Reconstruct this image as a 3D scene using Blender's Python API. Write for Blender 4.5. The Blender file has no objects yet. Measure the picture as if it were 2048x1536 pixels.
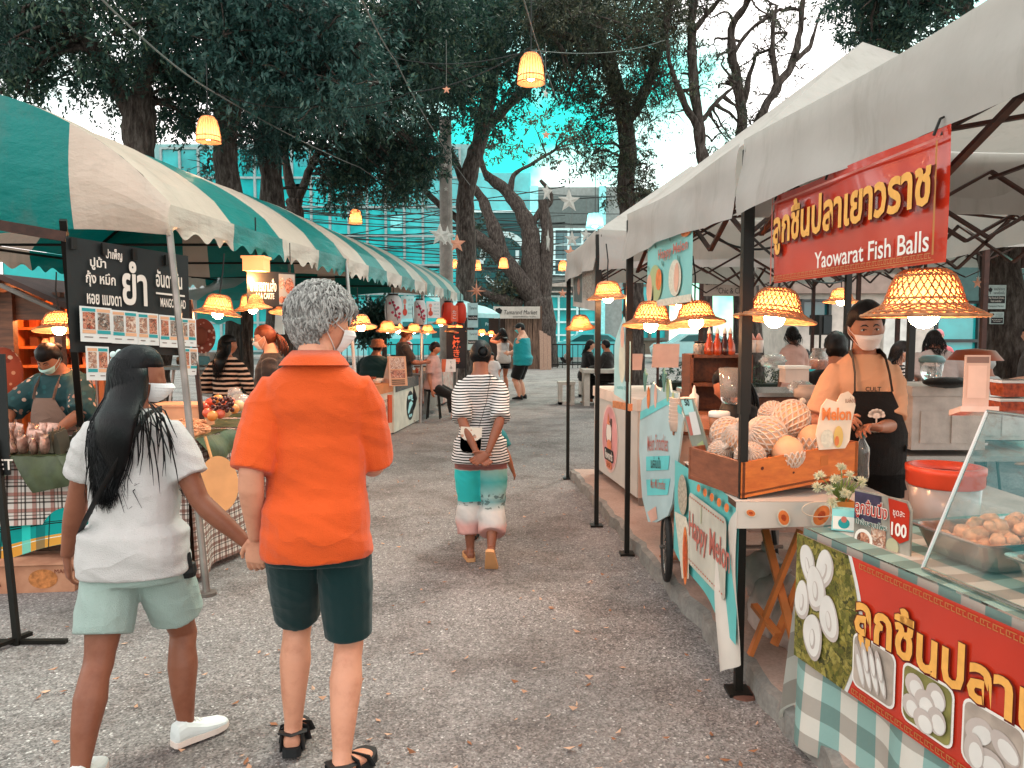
import bpy,math,random
import numpy as np
from mathutils import Vector as V,Matrix,noise
R=math.radians;PI=math.pi
rnd=random.Random(7)
sc=bpy.context.scene;COL=sc.collection
# camera, sky, sun, exposure
E=1.6;F=1538.0
cd=bpy.data.cameras.new('camera');cam=bpy.data.objects.new('camera',cd);COL.objects.link(cam)
cam.location=(0,0,E);cam.rotation_euler=(R(90-4.0),0,0)
cd.sensor_width=36;cd.lens=F/2048*36;cd.clip_start=0.05;cd.clip_end=400
sc.camera=cam
w=bpy.data.worlds.new('World');sc.world=w;w.use_nodes=True
nt=w.node_tree;nt.nodes.clear()
wo=nt.nodes.new('ShaderNodeOutputWorld');bg=nt.nodes.new('ShaderNodeBackground')
sky=nt.nodes.new('ShaderNodeTexSky');sky.sky_type='NISHITA';sky.sun_disc=False
sky.sun_elevation=R(54);sky.sun_rotation=R(33);sky.dust_density=2.0
tint=nt.nodes.new('ShaderNodeMix');tint.data_type='RGBA';tint.blend_type='MULTIPLY';tint.inputs[0].default_value=1
tint.inputs[7].default_value=(0.10,1.6,1.05,1)
tc=nt.nodes.new('ShaderNodeTexCoord');cn=nt.nodes.new('ShaderNodeTexNoise')
cn.inputs['Scale'].default_value=2.6;cn.inputs['Detail'].default_value=6;cn.inputs['Roughness'].default_value=.55
rp=nt.nodes.new('ShaderNodeValToRGB');rp.color_ramp.elements[0].position=.40;rp.color_ramp.elements[1].position=.53
cl=nt.nodes.new('ShaderNodeMix');cl.data_type='RGBA';cl.inputs[7].default_value=(16.5,15.6,15.2,1)
nt.links.new(sky.outputs[0],tint.inputs[6]);nt.links.new(tc.outputs['Generated'],cn.inputs['Vector'])
nt.links.new(cn.outputs['Fac'],rp.inputs[0]);nt.links.new(rp.outputs[0],cl.inputs[0]);nt.links.new(tint.outputs[2],cl.inputs[6])
nt.links.new(cl.outputs[2],bg.inputs['Color']);bg.inputs['Strength'].default_value=0.13
nt.links.new(bg.outputs[0],wo.inputs['Surface'])
sl=bpy.data.lights.new('sun','SUN');sl.energy=1.5;sl.angle=R(11);sl.color=(1,.90,.80)
sun=bpy.data.objects.new('sun',sl);COL.objects.link(sun);sun.rotation_euler=(R(-36),0,R(-33));sun.location=(0,-4,12)
vs=sc.view_settings;vs.view_transform='Standard';vs.look='None';vs.gamma=1;vs.exposure=0.42
sc.cycles.use_denoising=True;sc.cycles.max_bounces=6;sc.cycles.transparent_max_bounces=12;sc.cycles.sample_clamp_indirect=4
def at(px,py,d):
 """photo direction (2048 wide) at forward distance d"""
 u=(px-1024)/F;v=(768-py)/F;p=R(4.0)
 x,y,z=u,math.cos(p)+v*math.sin(p),-math.sin(p)+v*math.cos(p)
 return V((x*d/y,d,E+z*d/y))
def gp(px,py,z=0):
 a=at(px,py,1);k=(E-z)/(E-a.z);return V((a.x*k,k,z))
# scene helpers
WO={}
def thing(name,label,cat,loc=(0,0,0),group=None,rz=0):
 o=bpy.data.objects.new(name,None);COL.objects.link(o);o.empty_display_size=.1
 o.location=loc;o.rotation_euler=(0,0,rz);tag(o,label,cat,group);WO[o]=V(loc);return o
def tag(o,label,cat,group=None):
 o['label']=label;o['category']=cat
 if group:o['group']=group
 return o
def struct(o,kind='structure'):
 o['kind']=kind;return o
def kids(o):return[c for c in bpy.data.objects if c.parent==o]
def dup(o,loc=None,rz=None,label=None,group=None,scale=None,parent=None):
 c=o.copy();COL.objects.link(c)
 if parent is not None:c.parent=parent
 if loc is not None:c.location=loc
 if rz is not None:c.rotation_euler=(0,0,rz)if not isinstance(rz,tuple)else rz
 if label:c['label']=label
 if group:c['group']=group
 if scale:c.scale=(scale,)*3 if not isinstance(scale,tuple)else scale
 for k in o.children:dup(k,parent=c)
 return c
class MB:
 def __init__(s):s.v=[];s.f=[];s.m=[];s.uv=[]
 def add(s,vs,fs,mi=0,uvs=None):
  b=len(s.v);s.v.extend([tuple(p)for p in vs])
  for i,f in enumerate(fs):
   s.f.append(tuple(b+k for k in f));s.m.append(mi);s.uv.append([uvs[k]for k in f]if uvs else None)
 def quad(s,a,b,c,d,mi=0,uv=None):
  s.add([a,b,c,d],[(0,1,2,3)],mi,uv)
 def box(s,c,sz,rz=0,mi=0,M=None):
  hx,hy,hz=sz[0]/2,sz[1]/2,sz[2]/2
  M=M or Matrix.Rotation(rz,3,'Z');c=V(c)
  p=[c+M@V((x,y,z))for x in(-hx,hx)for y in(-hy,hy)for z in(-hz,hz)]
  s.add(p,[(0,1,3,2),(4,6,7,5),(0,4,5,1),(2,3,7,6),(0,2,6,4),(1,5,7,3)],mi)
 def bar(s,a,b,w,h=None,mi=0):
  a,b=V(a),V(b);h=h or w;d=(b-a);L=d.length;z=d.normalized()
  up=V((0,0,1))if abs(z.z)<.95 else V((0,1,0));x=up.cross(z).normalized();y=z.cross(x)
  s.box((a+b)/2,(w,h,L),M=Matrix((x,y,z)).transposed(),mi=mi)
 def tube(s,pts,r,n=8,mi=0,cap=True,ry=None,up=None):
  pts=[V(p)for p in pts];k=len(pts);rs=r if isinstance(r,(list,tuple))else[r]*k
  vs=[];x=None
  for i,p in enumerate(pts):
   t=(pts[min(i+1,k-1)]-pts[max(i-1,0)])
   t=t.normalized()if t.length>1e-9 else V((0,0,1))
   if x is None:
    a=V(up)if up else(V((1,0,0))if abs(t.x)<.8 else V((0,1,0)));x=(a-t*a.dot(t)).normalized()
   else:
    x=x-t*x.dot(t);x=x.normalized()if x.length>1e-6 else t.orthogonal().normalized()
   y=t.cross(x);ri=rs[i];rx,rr=(ri if isinstance(ri,tuple)else(ri,ri*(ry or 1)))
   for j in range(n):
    an=2*PI*j/n;vs.append(p+x*(rx*math.cos(an))+y*(rr*math.sin(an)))
  fs=[(i*n+j,i*n+(j+1)%n,(i+1)*n+(j+1)%n,(i+1)*n+j)for i in range(k-1)for j in range(n)]
  if cap:fs+=[tuple(range(n))[::-1],tuple((k-1)*n+j for j in range(n))]
  s.add(vs,fs,mi)
 def loft(s,rings,mi=0,cap=True):
  n=len(rings[0]);vs=[p for r in rings for p in r];k=len(rings)
  fs=[(i*n+j,i*n+(j+1)%n,(i+1)*n+(j+1)%n,(i+1)*n+j)for i in range(k-1)for j in range(n)]
  if cap:fs+=[tuple(range(n))[::-1],tuple((k-1)*n+j for j in range(n))]
  s.add(vs,fs,mi)
 def lathe(s,prof,c=(0,0,0),n=20,mi=0,M=None,cap=True,a0=0,wob=0):
  c=V(c);M=M or Matrix.Identity(3);rings=[]
  for r,z in prof:
   rings.append([c+M@V((max(r,1e-4)*math.cos(2*PI*j/n+a0)*(1+wob*math.sin(7*j)),max(r,1e-4)*math.sin(2*PI*j/n+a0)*(1+wob*math.sin(7*j)),z))for j in range(n)])
  s.loft(rings,mi,cap)
 def ball(s,c,r,n=12,m=8,mi=0,M=None,fn=None):
  c=V(c);r=r if isinstance(r,(tuple,list))else(r,r,r);M=M or Matrix.Identity(3);rings=[]
  for i in range(m+1):
   th=PI*i/m;th=min(max(th,.02),PI-.02);ring=[]
   for j in range(n):
    a=2*PI*j/n;d=V((math.sin(th)*math.cos(a),math.sin(th)*math.sin(a),-math.cos(th)))
    k=fn(d)if fn else 1
    ring.append(c+M@V((d.x*r[0]*k,d.y*r[1]*k,d.z*r[2]*k)))
   rings.append(ring)
  s.loft(rings,mi)
 def prism(s,pts,a,b,mi=0,side=None):
  """closed outline pts (3D), offset vectors a..b"""
  n=len(pts);a,b=V(a),V(b)
  vs=[V(p)+a for p in pts]+[V(p)+b for p in pts]
  s.add(vs,[tuple(range(n))[::-1],tuple(range(n,2*n))],mi)
  s.add(vs,[(j,(j+1)%n,n+(j+1)%n,n+j)for j in range(n)],mi if side is None else side)
 def sheet(s,p00,p10,p11,p01,nu,nv,fn=None,mi=0,uvs=None,mf=None):
  p00,p10,p11,p01=map(V,(p00,p10,p11,p01));W=(p10-p00).length;H=(p01-p00).length
  nrm=(p10-p00).cross(p01-p00).normalized();vs=[];uv=[]
  for j in range(nv+1):
   for i in range(nu+1):
    u,v=i/nu,j/nv
    p=(p00*(1-u)+p10*u)*(1-v)+(p01*(1-u)+p11*u)*v
    if fn:
     o=fn(u,v);p=p+(nrm*o if not isinstance(o,V)else o)
    vs.append(p);uv.append((u*W,v*H))
  b=len(s.v);s.v.extend([tuple(p)for p in vs])
  for j in range(nv):
   for i in range(nu):
    f=(j*(nu+1)+i,j*(nu+1)+i+1,(j+1)*(nu+1)+i+1,(j+1)*(nu+1)+i)
    s.f.append(tuple(b+k for k in f));s.m.append(mf(i,j)if mf else mi);s.uv.append([uv[k]for k in f])
 def build(s,name,mats,parent=None,smooth=False,local=False,base=None,uvscale=1):
  me=bpy.data.meshes.new(name);off=WO.get(parent,V((0,0,0)))if(parent is not None and not local)else V((0,0,0))
  if base is not None:off=V(base)
  arr=np.array(s.v,dtype=np.float64).reshape(-1,3)-np.array(off)
  me.from_pydata([tuple(p)for p in arr],[],s.f)
  mats=mats if isinstance(mats,(list,tuple))else[mats]
  for m in mats:me.materials.append(m)
  me.polygons.foreach_set('material_index',np.array(s.m,dtype=np.int32))
  if smooth:me.polygons.foreach_set('use_smooth',np.ones(len(s.f),dtype=bool))
  if any(u is not None for u in s.uv):
   ul=me.uv_layers.new(name='UVMap');flat=[]
   for f,u in zip(s.f,s.uv):
    for k in range(len(f)):flat.extend(u[k]if u else(0,0))
   ul.data.foreach_set('uv',np.array(flat,dtype=np.float32))
  me.update()
  return link(name,me,parent,base=base,local=local)
def link(name,me,parent=None,base=None,local=False):
 o=bpy.data.objects.new(name,me);COL.objects.link(o)
 if parent is not None:
  o.parent=parent;WO[o]=WO.get(parent,V((0,0,0)))if not local else V((0,0,0))
 elif base is not None:o.location=base;WO[o]=V(base)
 return o
def solo(name,mb,mats,label,cat,group=None,smooth=False):
 a=np.array(mb.v);b=V(((a[:,0].min()+a[:,0].max())/2,(a[:,1].min()+a[:,1].max())/2,a[:,2].min()))
 return tag(mb.build(name,mats,smooth=smooth,base=b),label,cat,group)
def remesh(mb,voxel,it=4,fac=.5,disp=None):
 me=bpy.data.meshes.new('tmp');me.from_pydata([tuple(p)for p in mb.v],[],mb.f);me.update()
 o=bpy.data.objects.new('tmp',me);COL.objects.link(o)
 m=o.modifiers.new('r','REMESH');m.mode='VOXEL';m.voxel_size=voxel
 m=o.modifiers.new('s','SMOOTH');m.factor=fac;m.iterations=it
 dg=bpy.context.evaluated_depsgraph_get()
 out=bpy.data.meshes.new_from_object(o.evaluated_get(dg));bpy.data.objects.remove(o);bpy.data.meshes.remove(me)
 if disp:
  n=len(out.vertices);co=np.empty(n*3,np.float32);no=np.empty(n*3,np.float32)
  out.vertices.foreach_get('co',co);out.vertices.foreach_get('normal',no);co=co.reshape(-1,3);no=no.reshape(-1,3)
  dd=np.array([disp(p,q)for p,q in zip(co.tolist(),no.tolist())],np.float32)
  co+=no*dd[:,None];out.vertices.foreach_set('co',co.ravel())
 out.polygons.foreach_set('use_smooth',np.ones(len(out.polygons),dtype=bool));out.update()
 return out
def mesh_arrays(me):
 n=len(me.vertices);co=np.empty(n*3,np.float32);me.vertices.foreach_get('co',co)
 return co.reshape(-1,3).tolist(),[tuple(p.vertices)for p in me.polygons]
# materials
def S(r,g=None,b=None,k=1.0):
 if isinstance(r,str):h=r.lstrip('#');r,g,b=(int(h[i:i+2],16)for i in(0,2,4))
 f=lambda c:(c/255/12.92 if c/255<=.04045 else((c/255+.055)/1.055)**2.4)*k
 return(f(r),f(g),f(b),1)
class NT:
 def __init__(s,name):
  s.m=bpy.data.materials.new(name);s.m.use_nodes=True;s.t=s.m.node_tree;s.b=s.t.nodes['Principled BSDF'];s.o=s.t.nodes['Material Output']
 def n(s,typ,**kw):
  n=s.t.nodes.new('ShaderNode'+typ)
  for k,v in kw.items():
   if k.startswith('i_'):s.put(n.inputs[k[2:].replace('_',' ')],v)
   else:setattr(n,k,v)
  return n
 def put(s,inp,v):
  if isinstance(v,bpy.types.NodeSocket):s.t.links.new(v,inp)
  else:inp.default_value=v
 def math(s,op,a,b=0,c=0):
  n=s.t.nodes.new('ShaderNodeMath');n.operation=op
  s.put(n.inputs[0],a);s.put(n.inputs[1],b);s.put(n.inputs[2],c);return n.outputs[0]
 def mix(s,f,a,b,bt='MIX'):
  n=s.t.nodes.new('ShaderNodeMix');n.data_type='RGBA';n.blend_type=bt
  s.put(n.inputs[0],f);s.put(n.inputs[6],a);s.put(n.inputs[7],b);return n.outputs[2]
 def coord(s,k='Object'):return s.n('TexCoord').outputs[k]
 def xyz(s,v):n=s.n('SeparateXYZ');s.put(n.inputs[0],v);return n.outputs
 def noise(s,scale,v=None,detail=4,rough=.5):
  n=s.n('TexNoise',i_Scale=scale,i_Detail=detail,i_Roughness=rough);s.put(n.inputs['Vector'],v if v is not None else s.coord());return n.outputs['Fac']
 def ramp(s,f,stops,interp='LINEAR'):
  n=s.n('ValToRGB');s.put(n.inputs[0],f);cr=n.color_ramp;cr.interpolation=interp
  while len(cr.elements)<len(stops):cr.elements.new(.5)
  for e,(p,c)in zip(cr.elements,stops):e.position=p;e.color=c
  return n.outputs[0]
 def bump(s,h,st=.3,dist=.01):
  n=s.n('Bump',i_Strength=st,i_Distance=dist,i_Height=h);s.put(s.b.inputs['Normal'],n.outputs[0])
 def band(s,c,period,frac,off=0):
  return s.math('LESS_THAN',s.math('FRACT',s.math('ADD',s.math('DIVIDE',c,period),off+50)),frac)
 def set(s,col=None,rough=None,metal=None,spec=None):
  if col is not None:s.put(s.b.inputs['Base Color'],col)
  if rough is not None:s.put(s.b.inputs['Roughness'],rough)
  if metal is not None:s.b.inputs['Metallic'].default_value=metal
  if spec is not None:s.b.inputs['Specular IOR Level'].default_value=spec
  return s
 def translucent(s,col,f):
  t=s.n('BsdfTranslucent');s.put(t.inputs[0],col);m=s.n('MixShader');m.inputs[0].default_value=f
  s.t.links.new(s.b.outputs[0],m.inputs[1]);s.t.links.new(t.outputs[0],m.inputs[2]);s.t.links.new(m.outputs[0],s.o.inputs[0])
MC={}
def mat(name,col,rough=.6,metal=0,var=.15,vs=6,bump=0,bs=40,spec=.4,tl=0,emit=None,es=0,trans=0,ior=1.45,coat=0,alpha=1):
 if name in MC:return MC[name]
 t=NT(name);col=S(col)if isinstance(col,str)else col
 if var>0:
  f=t.noise(vs,detail=5);dk=tuple(c*(1-var)for c in col[:3])+(1,);lt=tuple(min(1,c*(1+var))for c in col[:3])+(1,)
  t.set(t.ramp(f,[(.3,dk),(.7,lt)]))
 else:t.set(col)
 t.set(None,rough,metal,spec)
 if bump:t.bump(t.noise(bs,detail=6),bump,.01)
 if emit:t.b.inputs['Emission Color'].default_value=S(emit)if isinstance(emit,str)else emit;t.b.inputs['Emission Strength'].default_value=es
 if trans:t.b.inputs['Transmission Weight'].default_value=trans;t.b.inputs['IOR'].default_value=ior
 if coat:t.b.inputs['Coat Weight'].default_value=coat
 if alpha<1:t.b.inputs['Alpha'].default_value=alpha
 if tl:t.translucent(col,tl)
 MC[name]=t.m;return t.m
def wood(name,c1,c2,scale=3,stretch=(12,1.2,12),rough=.55):
 if name in MC:return MC[name]
 t=NT(name);mp=t.n('Mapping');t.put(mp.inputs[0],t.coord());mp.inputs['Scale'].default_value=stretch
 f=t.noise(scale,mp.outputs[0],6,.65);t.set(t.ramp(f,[(.3,S(c1)),(.7,S(c2))]),rough);t.bump(f,.25,.004);MC[name]=t.m;return t.m
class Fr:
 def __init__(s,o,ux,uy):s.o=V(o);s.x=V(ux).normalized();s.y=V(uy).normalized();s.n=s.x.cross(s.y).normalized()
 def p(s,u,v,h=0):return s.o+s.x*u+s.y*v+s.n*h
 def uv(s,px,py):
  d=at(px,py,1)-V((0,0,E));k=(s.o-V((0,0,E))).dot(s.n)/d.dot(s.n);p=V((0,0,E))+d*k-s.o;return p.dot(s.x),p.dot(s.y)
 def rect(s,mb,u0,v0,u1,v1,h,mi=0):
  mb.quad(s.p(u0,v0,h),s.p(u1,v0,h),s.p(u1,v1,h),s.p(u0,v1,h),mi,[(u0,v0),(u1,v0),(u1,v1),(u0,v1)])
 def slab(s,mb,u0,v0,u1,v1,h0,h1,mi=0):
  mb.prism([s.p(u0,v0),s.p(u1,v0),s.p(u1,v1),s.p(u0,v1)],s.n*h0,s.n*h1,mi)
 def ell(s,mb,cu,cv,ru,rv,h,mi=0,n=24,rot=0,fn=None):
  pts=[]
  for j in range(n):
   a=2*PI*j/n;k=fn(a)if fn else 1;x,y=ru*k*math.cos(a),rv*k*math.sin(a)
   pts.append((cu+x*math.cos(rot)-y*math.sin(rot),cv+x*math.sin(rot)+y*math.cos(rot)))
  mb.add([s.p(a,b,h)for a,b in pts],[tuple(range(n))],mi,pts)
 def rrect(s,mb,u0,v0,u1,v1,r,h,mi=0):
  pts=[]
  for cx,cy,a0 in((u1-r,v1-r,0),(u0+r,v1-r,90),(u0+r,v0+r,180),(u1-r,v0+r,270)):
   for k in range(5):a=R(a0+22.5*k);pts.append((cx+r*math.cos(a),cy+r*math.sin(a)))
  mb.add([s.p(a,b,h)for a,b in pts],[tuple(range(len(pts)))],mi,pts)
 def poly(s,mb,pts,h,mi=0):mb.add([s.p(a,b,h)for a,b in pts],[tuple(range(len(pts)))],mi,pts)
TXT={}
def text(fr,s,cu,cv,hgt,m,parent,width=None,h=.004,bold=0,name='lettering',angular=False,shear=0,vert=False,fn=None):
 key=(s,bold,angular,shear,vert)
 if key not in TXT:
  c=bpy.data.curves.new('t','FONT');c.body='\n'.join(s)if vert else s;c.align_x='CENTER';c.offset=bold;c.extrude=0;c.shear=shear
  c.resolution_u=1 if angular else 3;c.fill_mode='FRONT'
  o=bpy.data.objects.new('t',c);COL.objects.link(o);dg=bpy.context.evaluated_depsgraph_get()
  me=bpy.data.meshes.new_from_object(o.evaluated_get(dg));vv,ff=mesh_arrays(me)
  bpy.data.objects.remove(o);bpy.data.curves.remove(c);bpy.data.meshes.remove(me);TXT[key]=(np.array(vv).reshape(-1,3),ff)
 vv,ff=TXT[key]
 if not len(vv):return None
 mn,mx=vv.min(0),vv.max(0);k=hgt/max(mx[1]-mn[1],1e-6);kx=k if width is None else width/(mx[0]-mn[0])
 mb=MB();out=[]
 for p in vv:
  x,y=(p[0]-(mn[0]+mx[0])/2)*kx,(p[1]-(mn[1]+mx[1])/2)*k
  if fn:x,y=fn(x,y)
  out.append(fr.p(cu+x,cv+y,h))
 mb.add(out,ff);return mb.build(name,m,parent)
# ground, kerb, platform
def asphalt():
 t=NT('asphalt');o=t.coord()
 v=t.n('TexVoronoi',i_Scale=120);t.put(v.inputs['Vector'],o)
 sp=t.ramp(v.outputs['Color'],[(.0,(.06,.055,.054,1)),(.5,(.215,.196,.19,1)),(.86,(.36,.335,.325,1)),(1,(.80,.77,.76,1))])
 big=t.noise(.5,o,6,.6);fine=t.noise(24,o,4,.6)
 c=t.mix(t.ramp(big,[(.36,(0,0,0,1)),(.66,(1,1,1,1))]),sp,(.285,.255,.242,1),'MIX')
 n=t.n('Mix');n.data_type='RGBA';n.inputs[0].default_value=.38
 t.put(n.inputs[6],sp);t.put(n.inputs[7],c)
 c2=t.mix(.55,n.outputs[2],t.ramp(fine,[(.3,(.55,.53,.52,1)),(.7,(1.2,1.15,1.12,1))]),'MULTIPLY')
 st=t.noise(1.3,o,7,.7);c2=t.mix(t.ramp(st,[(.46,(0,0,0,1)),(.62,(.85,.85,.85,1))]),c2,t.mix(1.0,c2,(.58,.54,.53,1),'MULTIPLY'));s2=t.noise(.33,o,6,.65);c2=t.mix(t.ramp(s2,[(.52,(0,0,0,1)),(.66,(.6,.6,.6,1))]),c2,t.mix(1.0,c2,(1.35,1.28,1.22,1),'MULTIPLY'));t.set(c2,.85,0,.2);t.bump(v.outputs['Distance'],.6,.006);return t.m
g=MB();g.sheet((-60,-12,0),(60,-12,0),(60,90,0),(-60,90,0),12,12)
struct(g.build('ground',asphalt()))
def concrete(name,a,b,sc=1.4):
 t=NT(name);o=t.coord();f=t.noise(sc,o,8,.65);c=t.ramp(f,[(.3,S(a)),(.7,S(b))])
 v=t.noise(60,o,3);t.set(t.mix(.4,c,t.ramp(v,[(.35,(.6,.6,.6,1)),(.6,(1.05,1.05,1.05,1))]),'MULTIPLY'),.85);t.bump(v,.4,.004);return t.m
KX=lambda d:.645+(8.2-d)*.086
mb=MB();a,b=(KX(1),1),(KX(8.25),8.25);a2,b2=(4.6,1),(4.0,8.6)
n=60;top=[]
for i in range(n+1):
 d=1+7.25*i/n;j=.012*math.sin(i*2.3)+.01*math.sin(i*5.1)
 top.append((KX(d)+j,d))
for i in range(n):
 (x0,y0),(x1,y1)=top[i],top[i+1]
 mb.quad((x0+.04,y0,.10),(4.6,y0,.10),(4.6,y1,.10),(x1+.04,y1,.10),0)
 mb.quad((x0,y0,.085),(x0+.04,y0,.10),(x1+.04,y1,.10),(x1,y1,.085),1)
 mb.quad((x0-.012,y0,-.02),(x0,y0,.085),(x1,y1,.085),(x1-.012,y1,-.02),1)
mb.quad((KX(8.25),8.25,-.02),(KX(8.25),8.25,.10),(4.6,8.25,.10),(4.6,8.25,-.02),1)
struct(mb.build('platform_floor',[concrete('platform_concrete','#8f7468','#c2a698'),concrete('kerb_concrete','#6b6560','#8f8a84',9)]))
mb=MB();mb.quad((-60,36,.004),(60,36,.004),(60,43,.004),(-60,43,.004));struct(mb.build('street_road',mat('road','#5a5856',.85)))
mb=MB();mb.box((0,45,.06),(120,4,.12));struct(mb.build('far_pavement',mat('pave','#9a9691',.85)))
mb=MB();r2=random.Random(3)
for i in range(520):
 d=2.2+15*r2 .random()**2.0;x=-2.4+r2 .random()*3.4-(0 if d<8 else .6*r2 .random())
 if x>KX(d)-.05 and r2 .random()<.9:x=KX(d)-.06-.2*r2 .random()
 an=r2 .random()*6.28;L=r2 .uniform(.010,.024);W=L*r2 .uniform(.3,.6);c,s=math.cos(an),math.sin(an);z=.006;k=r2 .uniform(.0,.018)
 P=[(-L,0,k),(-L*.2,-W,0),(L,0,k*.4),(-L*.1,W,k*.5)]
 mb.add([(x+c*p[0]-s*p[1],d+s*p[0]+c*p[1],z+p[2])for p in P],[(0,1,2,3)],i%3)
o=mb.build('fallen_leaves',[mat('leaf_a','#b98a6e',.8),mat('leaf_b','#c49a80',.8),mat('leaf_c','#8d5a3c',.8)]);struct(o,'stuff')
# trees
def bark():
 t=NT('bark');mp=t.n('Mapping');t.put(mp.inputs[0],t.coord());mp.inputs['Scale'].default_value=(9,9,2.2)
 f=t.noise(2.2,mp.outputs[0],8,.7);t.set(t.ramp(f,[(.32,(.018,.014,.012,1)),(.5,(.07,.055,.048,1)),(.72,(.17,.145,.13,1))]),.95,0,.1);t.bump(f,1,.05);return t.m
BARK=bark()
def leafmat(name,dark,mid,light,tl):
 t=NT(name);o=t.coord();a=t.noise(.9,o,3,.6);g_=t.n('NewGeometry');b=g_.outputs['Random Per Island']
 f=t.math('ADD',t.math('MULTIPLY',a,.65),t.math('MULTIPLY',b,.35));c=t.ramp(f,[(.32,dark),(.55,mid),(.74,light)])
 t.set(c,.5,0,.35);tr=t.n('BsdfTranslucent');t.put(tr.inputs[0],c);m=t.n('MixShader');m.inputs[0].default_value=tl
 t.t.links.new(t.b.outputs[0],m.inputs[1]);t.t.links.new(tr.outputs[0],m.inputs[2]);t.t.links.new(m.outputs[0],t.o.inputs[0]);return t.m
LEAF_A=leafmat('leaf_dark',(.012,.036,.032,1),(.030,.072,.054,1),(.11,.155,.09,1),.4)
LEAF_B=leafmat('leaf_olive',(.022,.036,.028,1),(.060,.068,.042,1),(.14,.13,.075,1),.4)
LEAF_C=leafmat('leaf_teal',(.018,.055,.05,1),(.035,.09,.078,1),(.085,.14,.11,1),.3)
def leaves(name,clumps,m,parent,size=.085,aspect=.36,seed=1,droop=.35,dens=1.0):
 g=np.random.default_rng(seed);C=[];Dd=[];Sz=[]
 for(c,r,cnt)in clumps:
  r=np.array(r if isinstance(r,(tuple,list))else(r,r,r));cnt=int(cnt*dens);tw=max(6,cnt//14)
  d=g.normal(size=(tw,3));d/=np.linalg.norm(d,axis=1,keepdims=True)
  st=np.array(c)+d*r*(g.random((tw,1))**.6)
  dr=d+g.normal(size=(tw,3))*.5;dr[:,2]-=droop;dr/=np.linalg.norm(dr,axis=1,keepdims=True)
  L=g.uniform(.15,.5,(tw,1))*r.mean()*.9
  k=np.repeat(np.arange(tw),14);t=np.tile(np.linspace(0,1,14),tw)[:,None]
  pos=st[k]+dr[k]*L[k]*t+np.array([0,0,-1])*(t**2)*L[k]*.35+g.normal(size=(len(k),3))*.025*(size/.085)
  od=dr[k]*.6+g.normal(size=(len(k),3))*.6;od[:,2]-=.15
  C.append(pos);Dd.append(od);Sz.append(g.uniform(.6,1.25,len(k))*size)
 P=np.concatenate(C);D=np.concatenate(Dd);D/=np.linalg.norm(D,axis=1,keepdims=True);s=np.concatenate(Sz)[:,None]
 N=g.normal(size=P.shape)*.55+np.array([0,0,1.0]);W=np.cross(D,N);W/=np.linalg.norm(W,axis=1,keepdims=True)+1e-9
 off=np.array(WO.get(parent,V((0,0,0))));P=P-off
 q=np.stack([P,P+D*s*.42+W*s*aspect*.5,P+D*s,P+D*s*.42-W*s*aspect*.5],1).reshape(-1,3).astype(np.float32)
 n=len(P);me=bpy.data.meshes.new(name);me.vertices.add(4*n);me.loops.add(4*n);me.polygons.add(n)
 me.vertices.foreach_set('co',q.ravel());me.loops.foreach_set('vertex_index',np.arange(4*n,dtype=np.int32))
 me.polygons.foreach_set('loop_start',np.arange(0,4*n,4,dtype=np.int32));me.polygons.foreach_set('loop_total',np.full(n,4,np.int32))
 me.materials.append(m);me.update(calc_edges=True);return link(name,me,parent)
def limb(mb,pts,r0,r1,n=9,wob=.03,seed=0):
 pts=[V(p)for p in pts];out=[];rr=[];q=random.Random(seed);K=5
 for i in range(len(pts)-1):
  p0=pts[max(i-1,0)];p1=pts[i];p2=pts[i+1];p3=pts[min(i+2,len(pts)-1)]
  for k in range(K):
   t=k/K;out.append(.5*((2*p1)+(p2-p0)*t+(2*p0-5*p1+4*p2-p3)*t*t+(3*p1-p0-3*p2+p3)*t**3))
 out.append(pts[-1]);m=len(out)
 for i in range(m):
  f=i/(m-1);r=r0*(1-f)+r1*f;rr.append(r*(1+q.uniform(-.09,.12)))
  if 0<i<m-1:out[i]=out[i]+V((q.uniform(-1,1),q.uniform(-1,1),0))*wob*r0
 mb.tube(out,rr,n+4 if r0>.1 else n)
 return out
def tree(label,limbs,clumps,leafm,size,seed,twigs=True,droop=.35,dens=1.0,aspect=.36,group='trees of the market'):
 b=limbs[0][0][0];root=thing('tree',label,'tree',(b[0],b[1],0),group)
 mb=MB();ends=[]
 for i,(pts,r0,r1)in enumerate(limbs):ends+=limb(mb,pts,r0,r1,seed=seed+i)[3:]
 if twigs:
  q=random.Random(seed)
  for c,r,k in clumps:
   c=V(c);e=min(ends,key=lambda p:(p-c).length);L=(e-c).length
   if L<3.2:
    mid=(e+c)/2+V((q.uniform(-.2,.2),q.uniform(-.2,.2),.12*L));limb(mb,[e,mid,c],.028+.007*L,.010,5,.3,seed)
    for t in range(3):
     dd=V((q.uniform(-1,1),q.uniform(-1,1),q.uniform(-.6,.8))).normalized()*(r if not isinstance(r,tuple)else r[0])*.9;limb(mb,[c,c+dd*.5+V((0,0,.05)),c+dd],.012,.004,4,.3,seed+t)
 mb.v=[tuple(V(p)+noise.noise_vector(V(p)*2.5)*.04+noise.noise_vector(V(p)*8)*.02)for p in mb.v];mb.build('trunk',BARK,root,smooth=True)
 if clumps:leaves('crown',clumps,leafm,root,size,aspect,seed,droop,dens)
 return root
def cl(regs,seed):
 """clumps: (px0,px1,py0,py1,d0,d1,count,radius,leaves)"""
 q=random.Random(seed);out=[]
 for px0,px1,py0,py1,d0,d1,n,r,k in regs:
  for i in range(n):
   d=q.uniform(d0,d1);rr=r*q.uniform(.7,1.25)
   out.append((at(q.uniform(px0,px1),q.uniform(py0,py1),d),(rr,rr,rr*.7),k*q.uniform(.7,1.2)))
 return out
A=at
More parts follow.
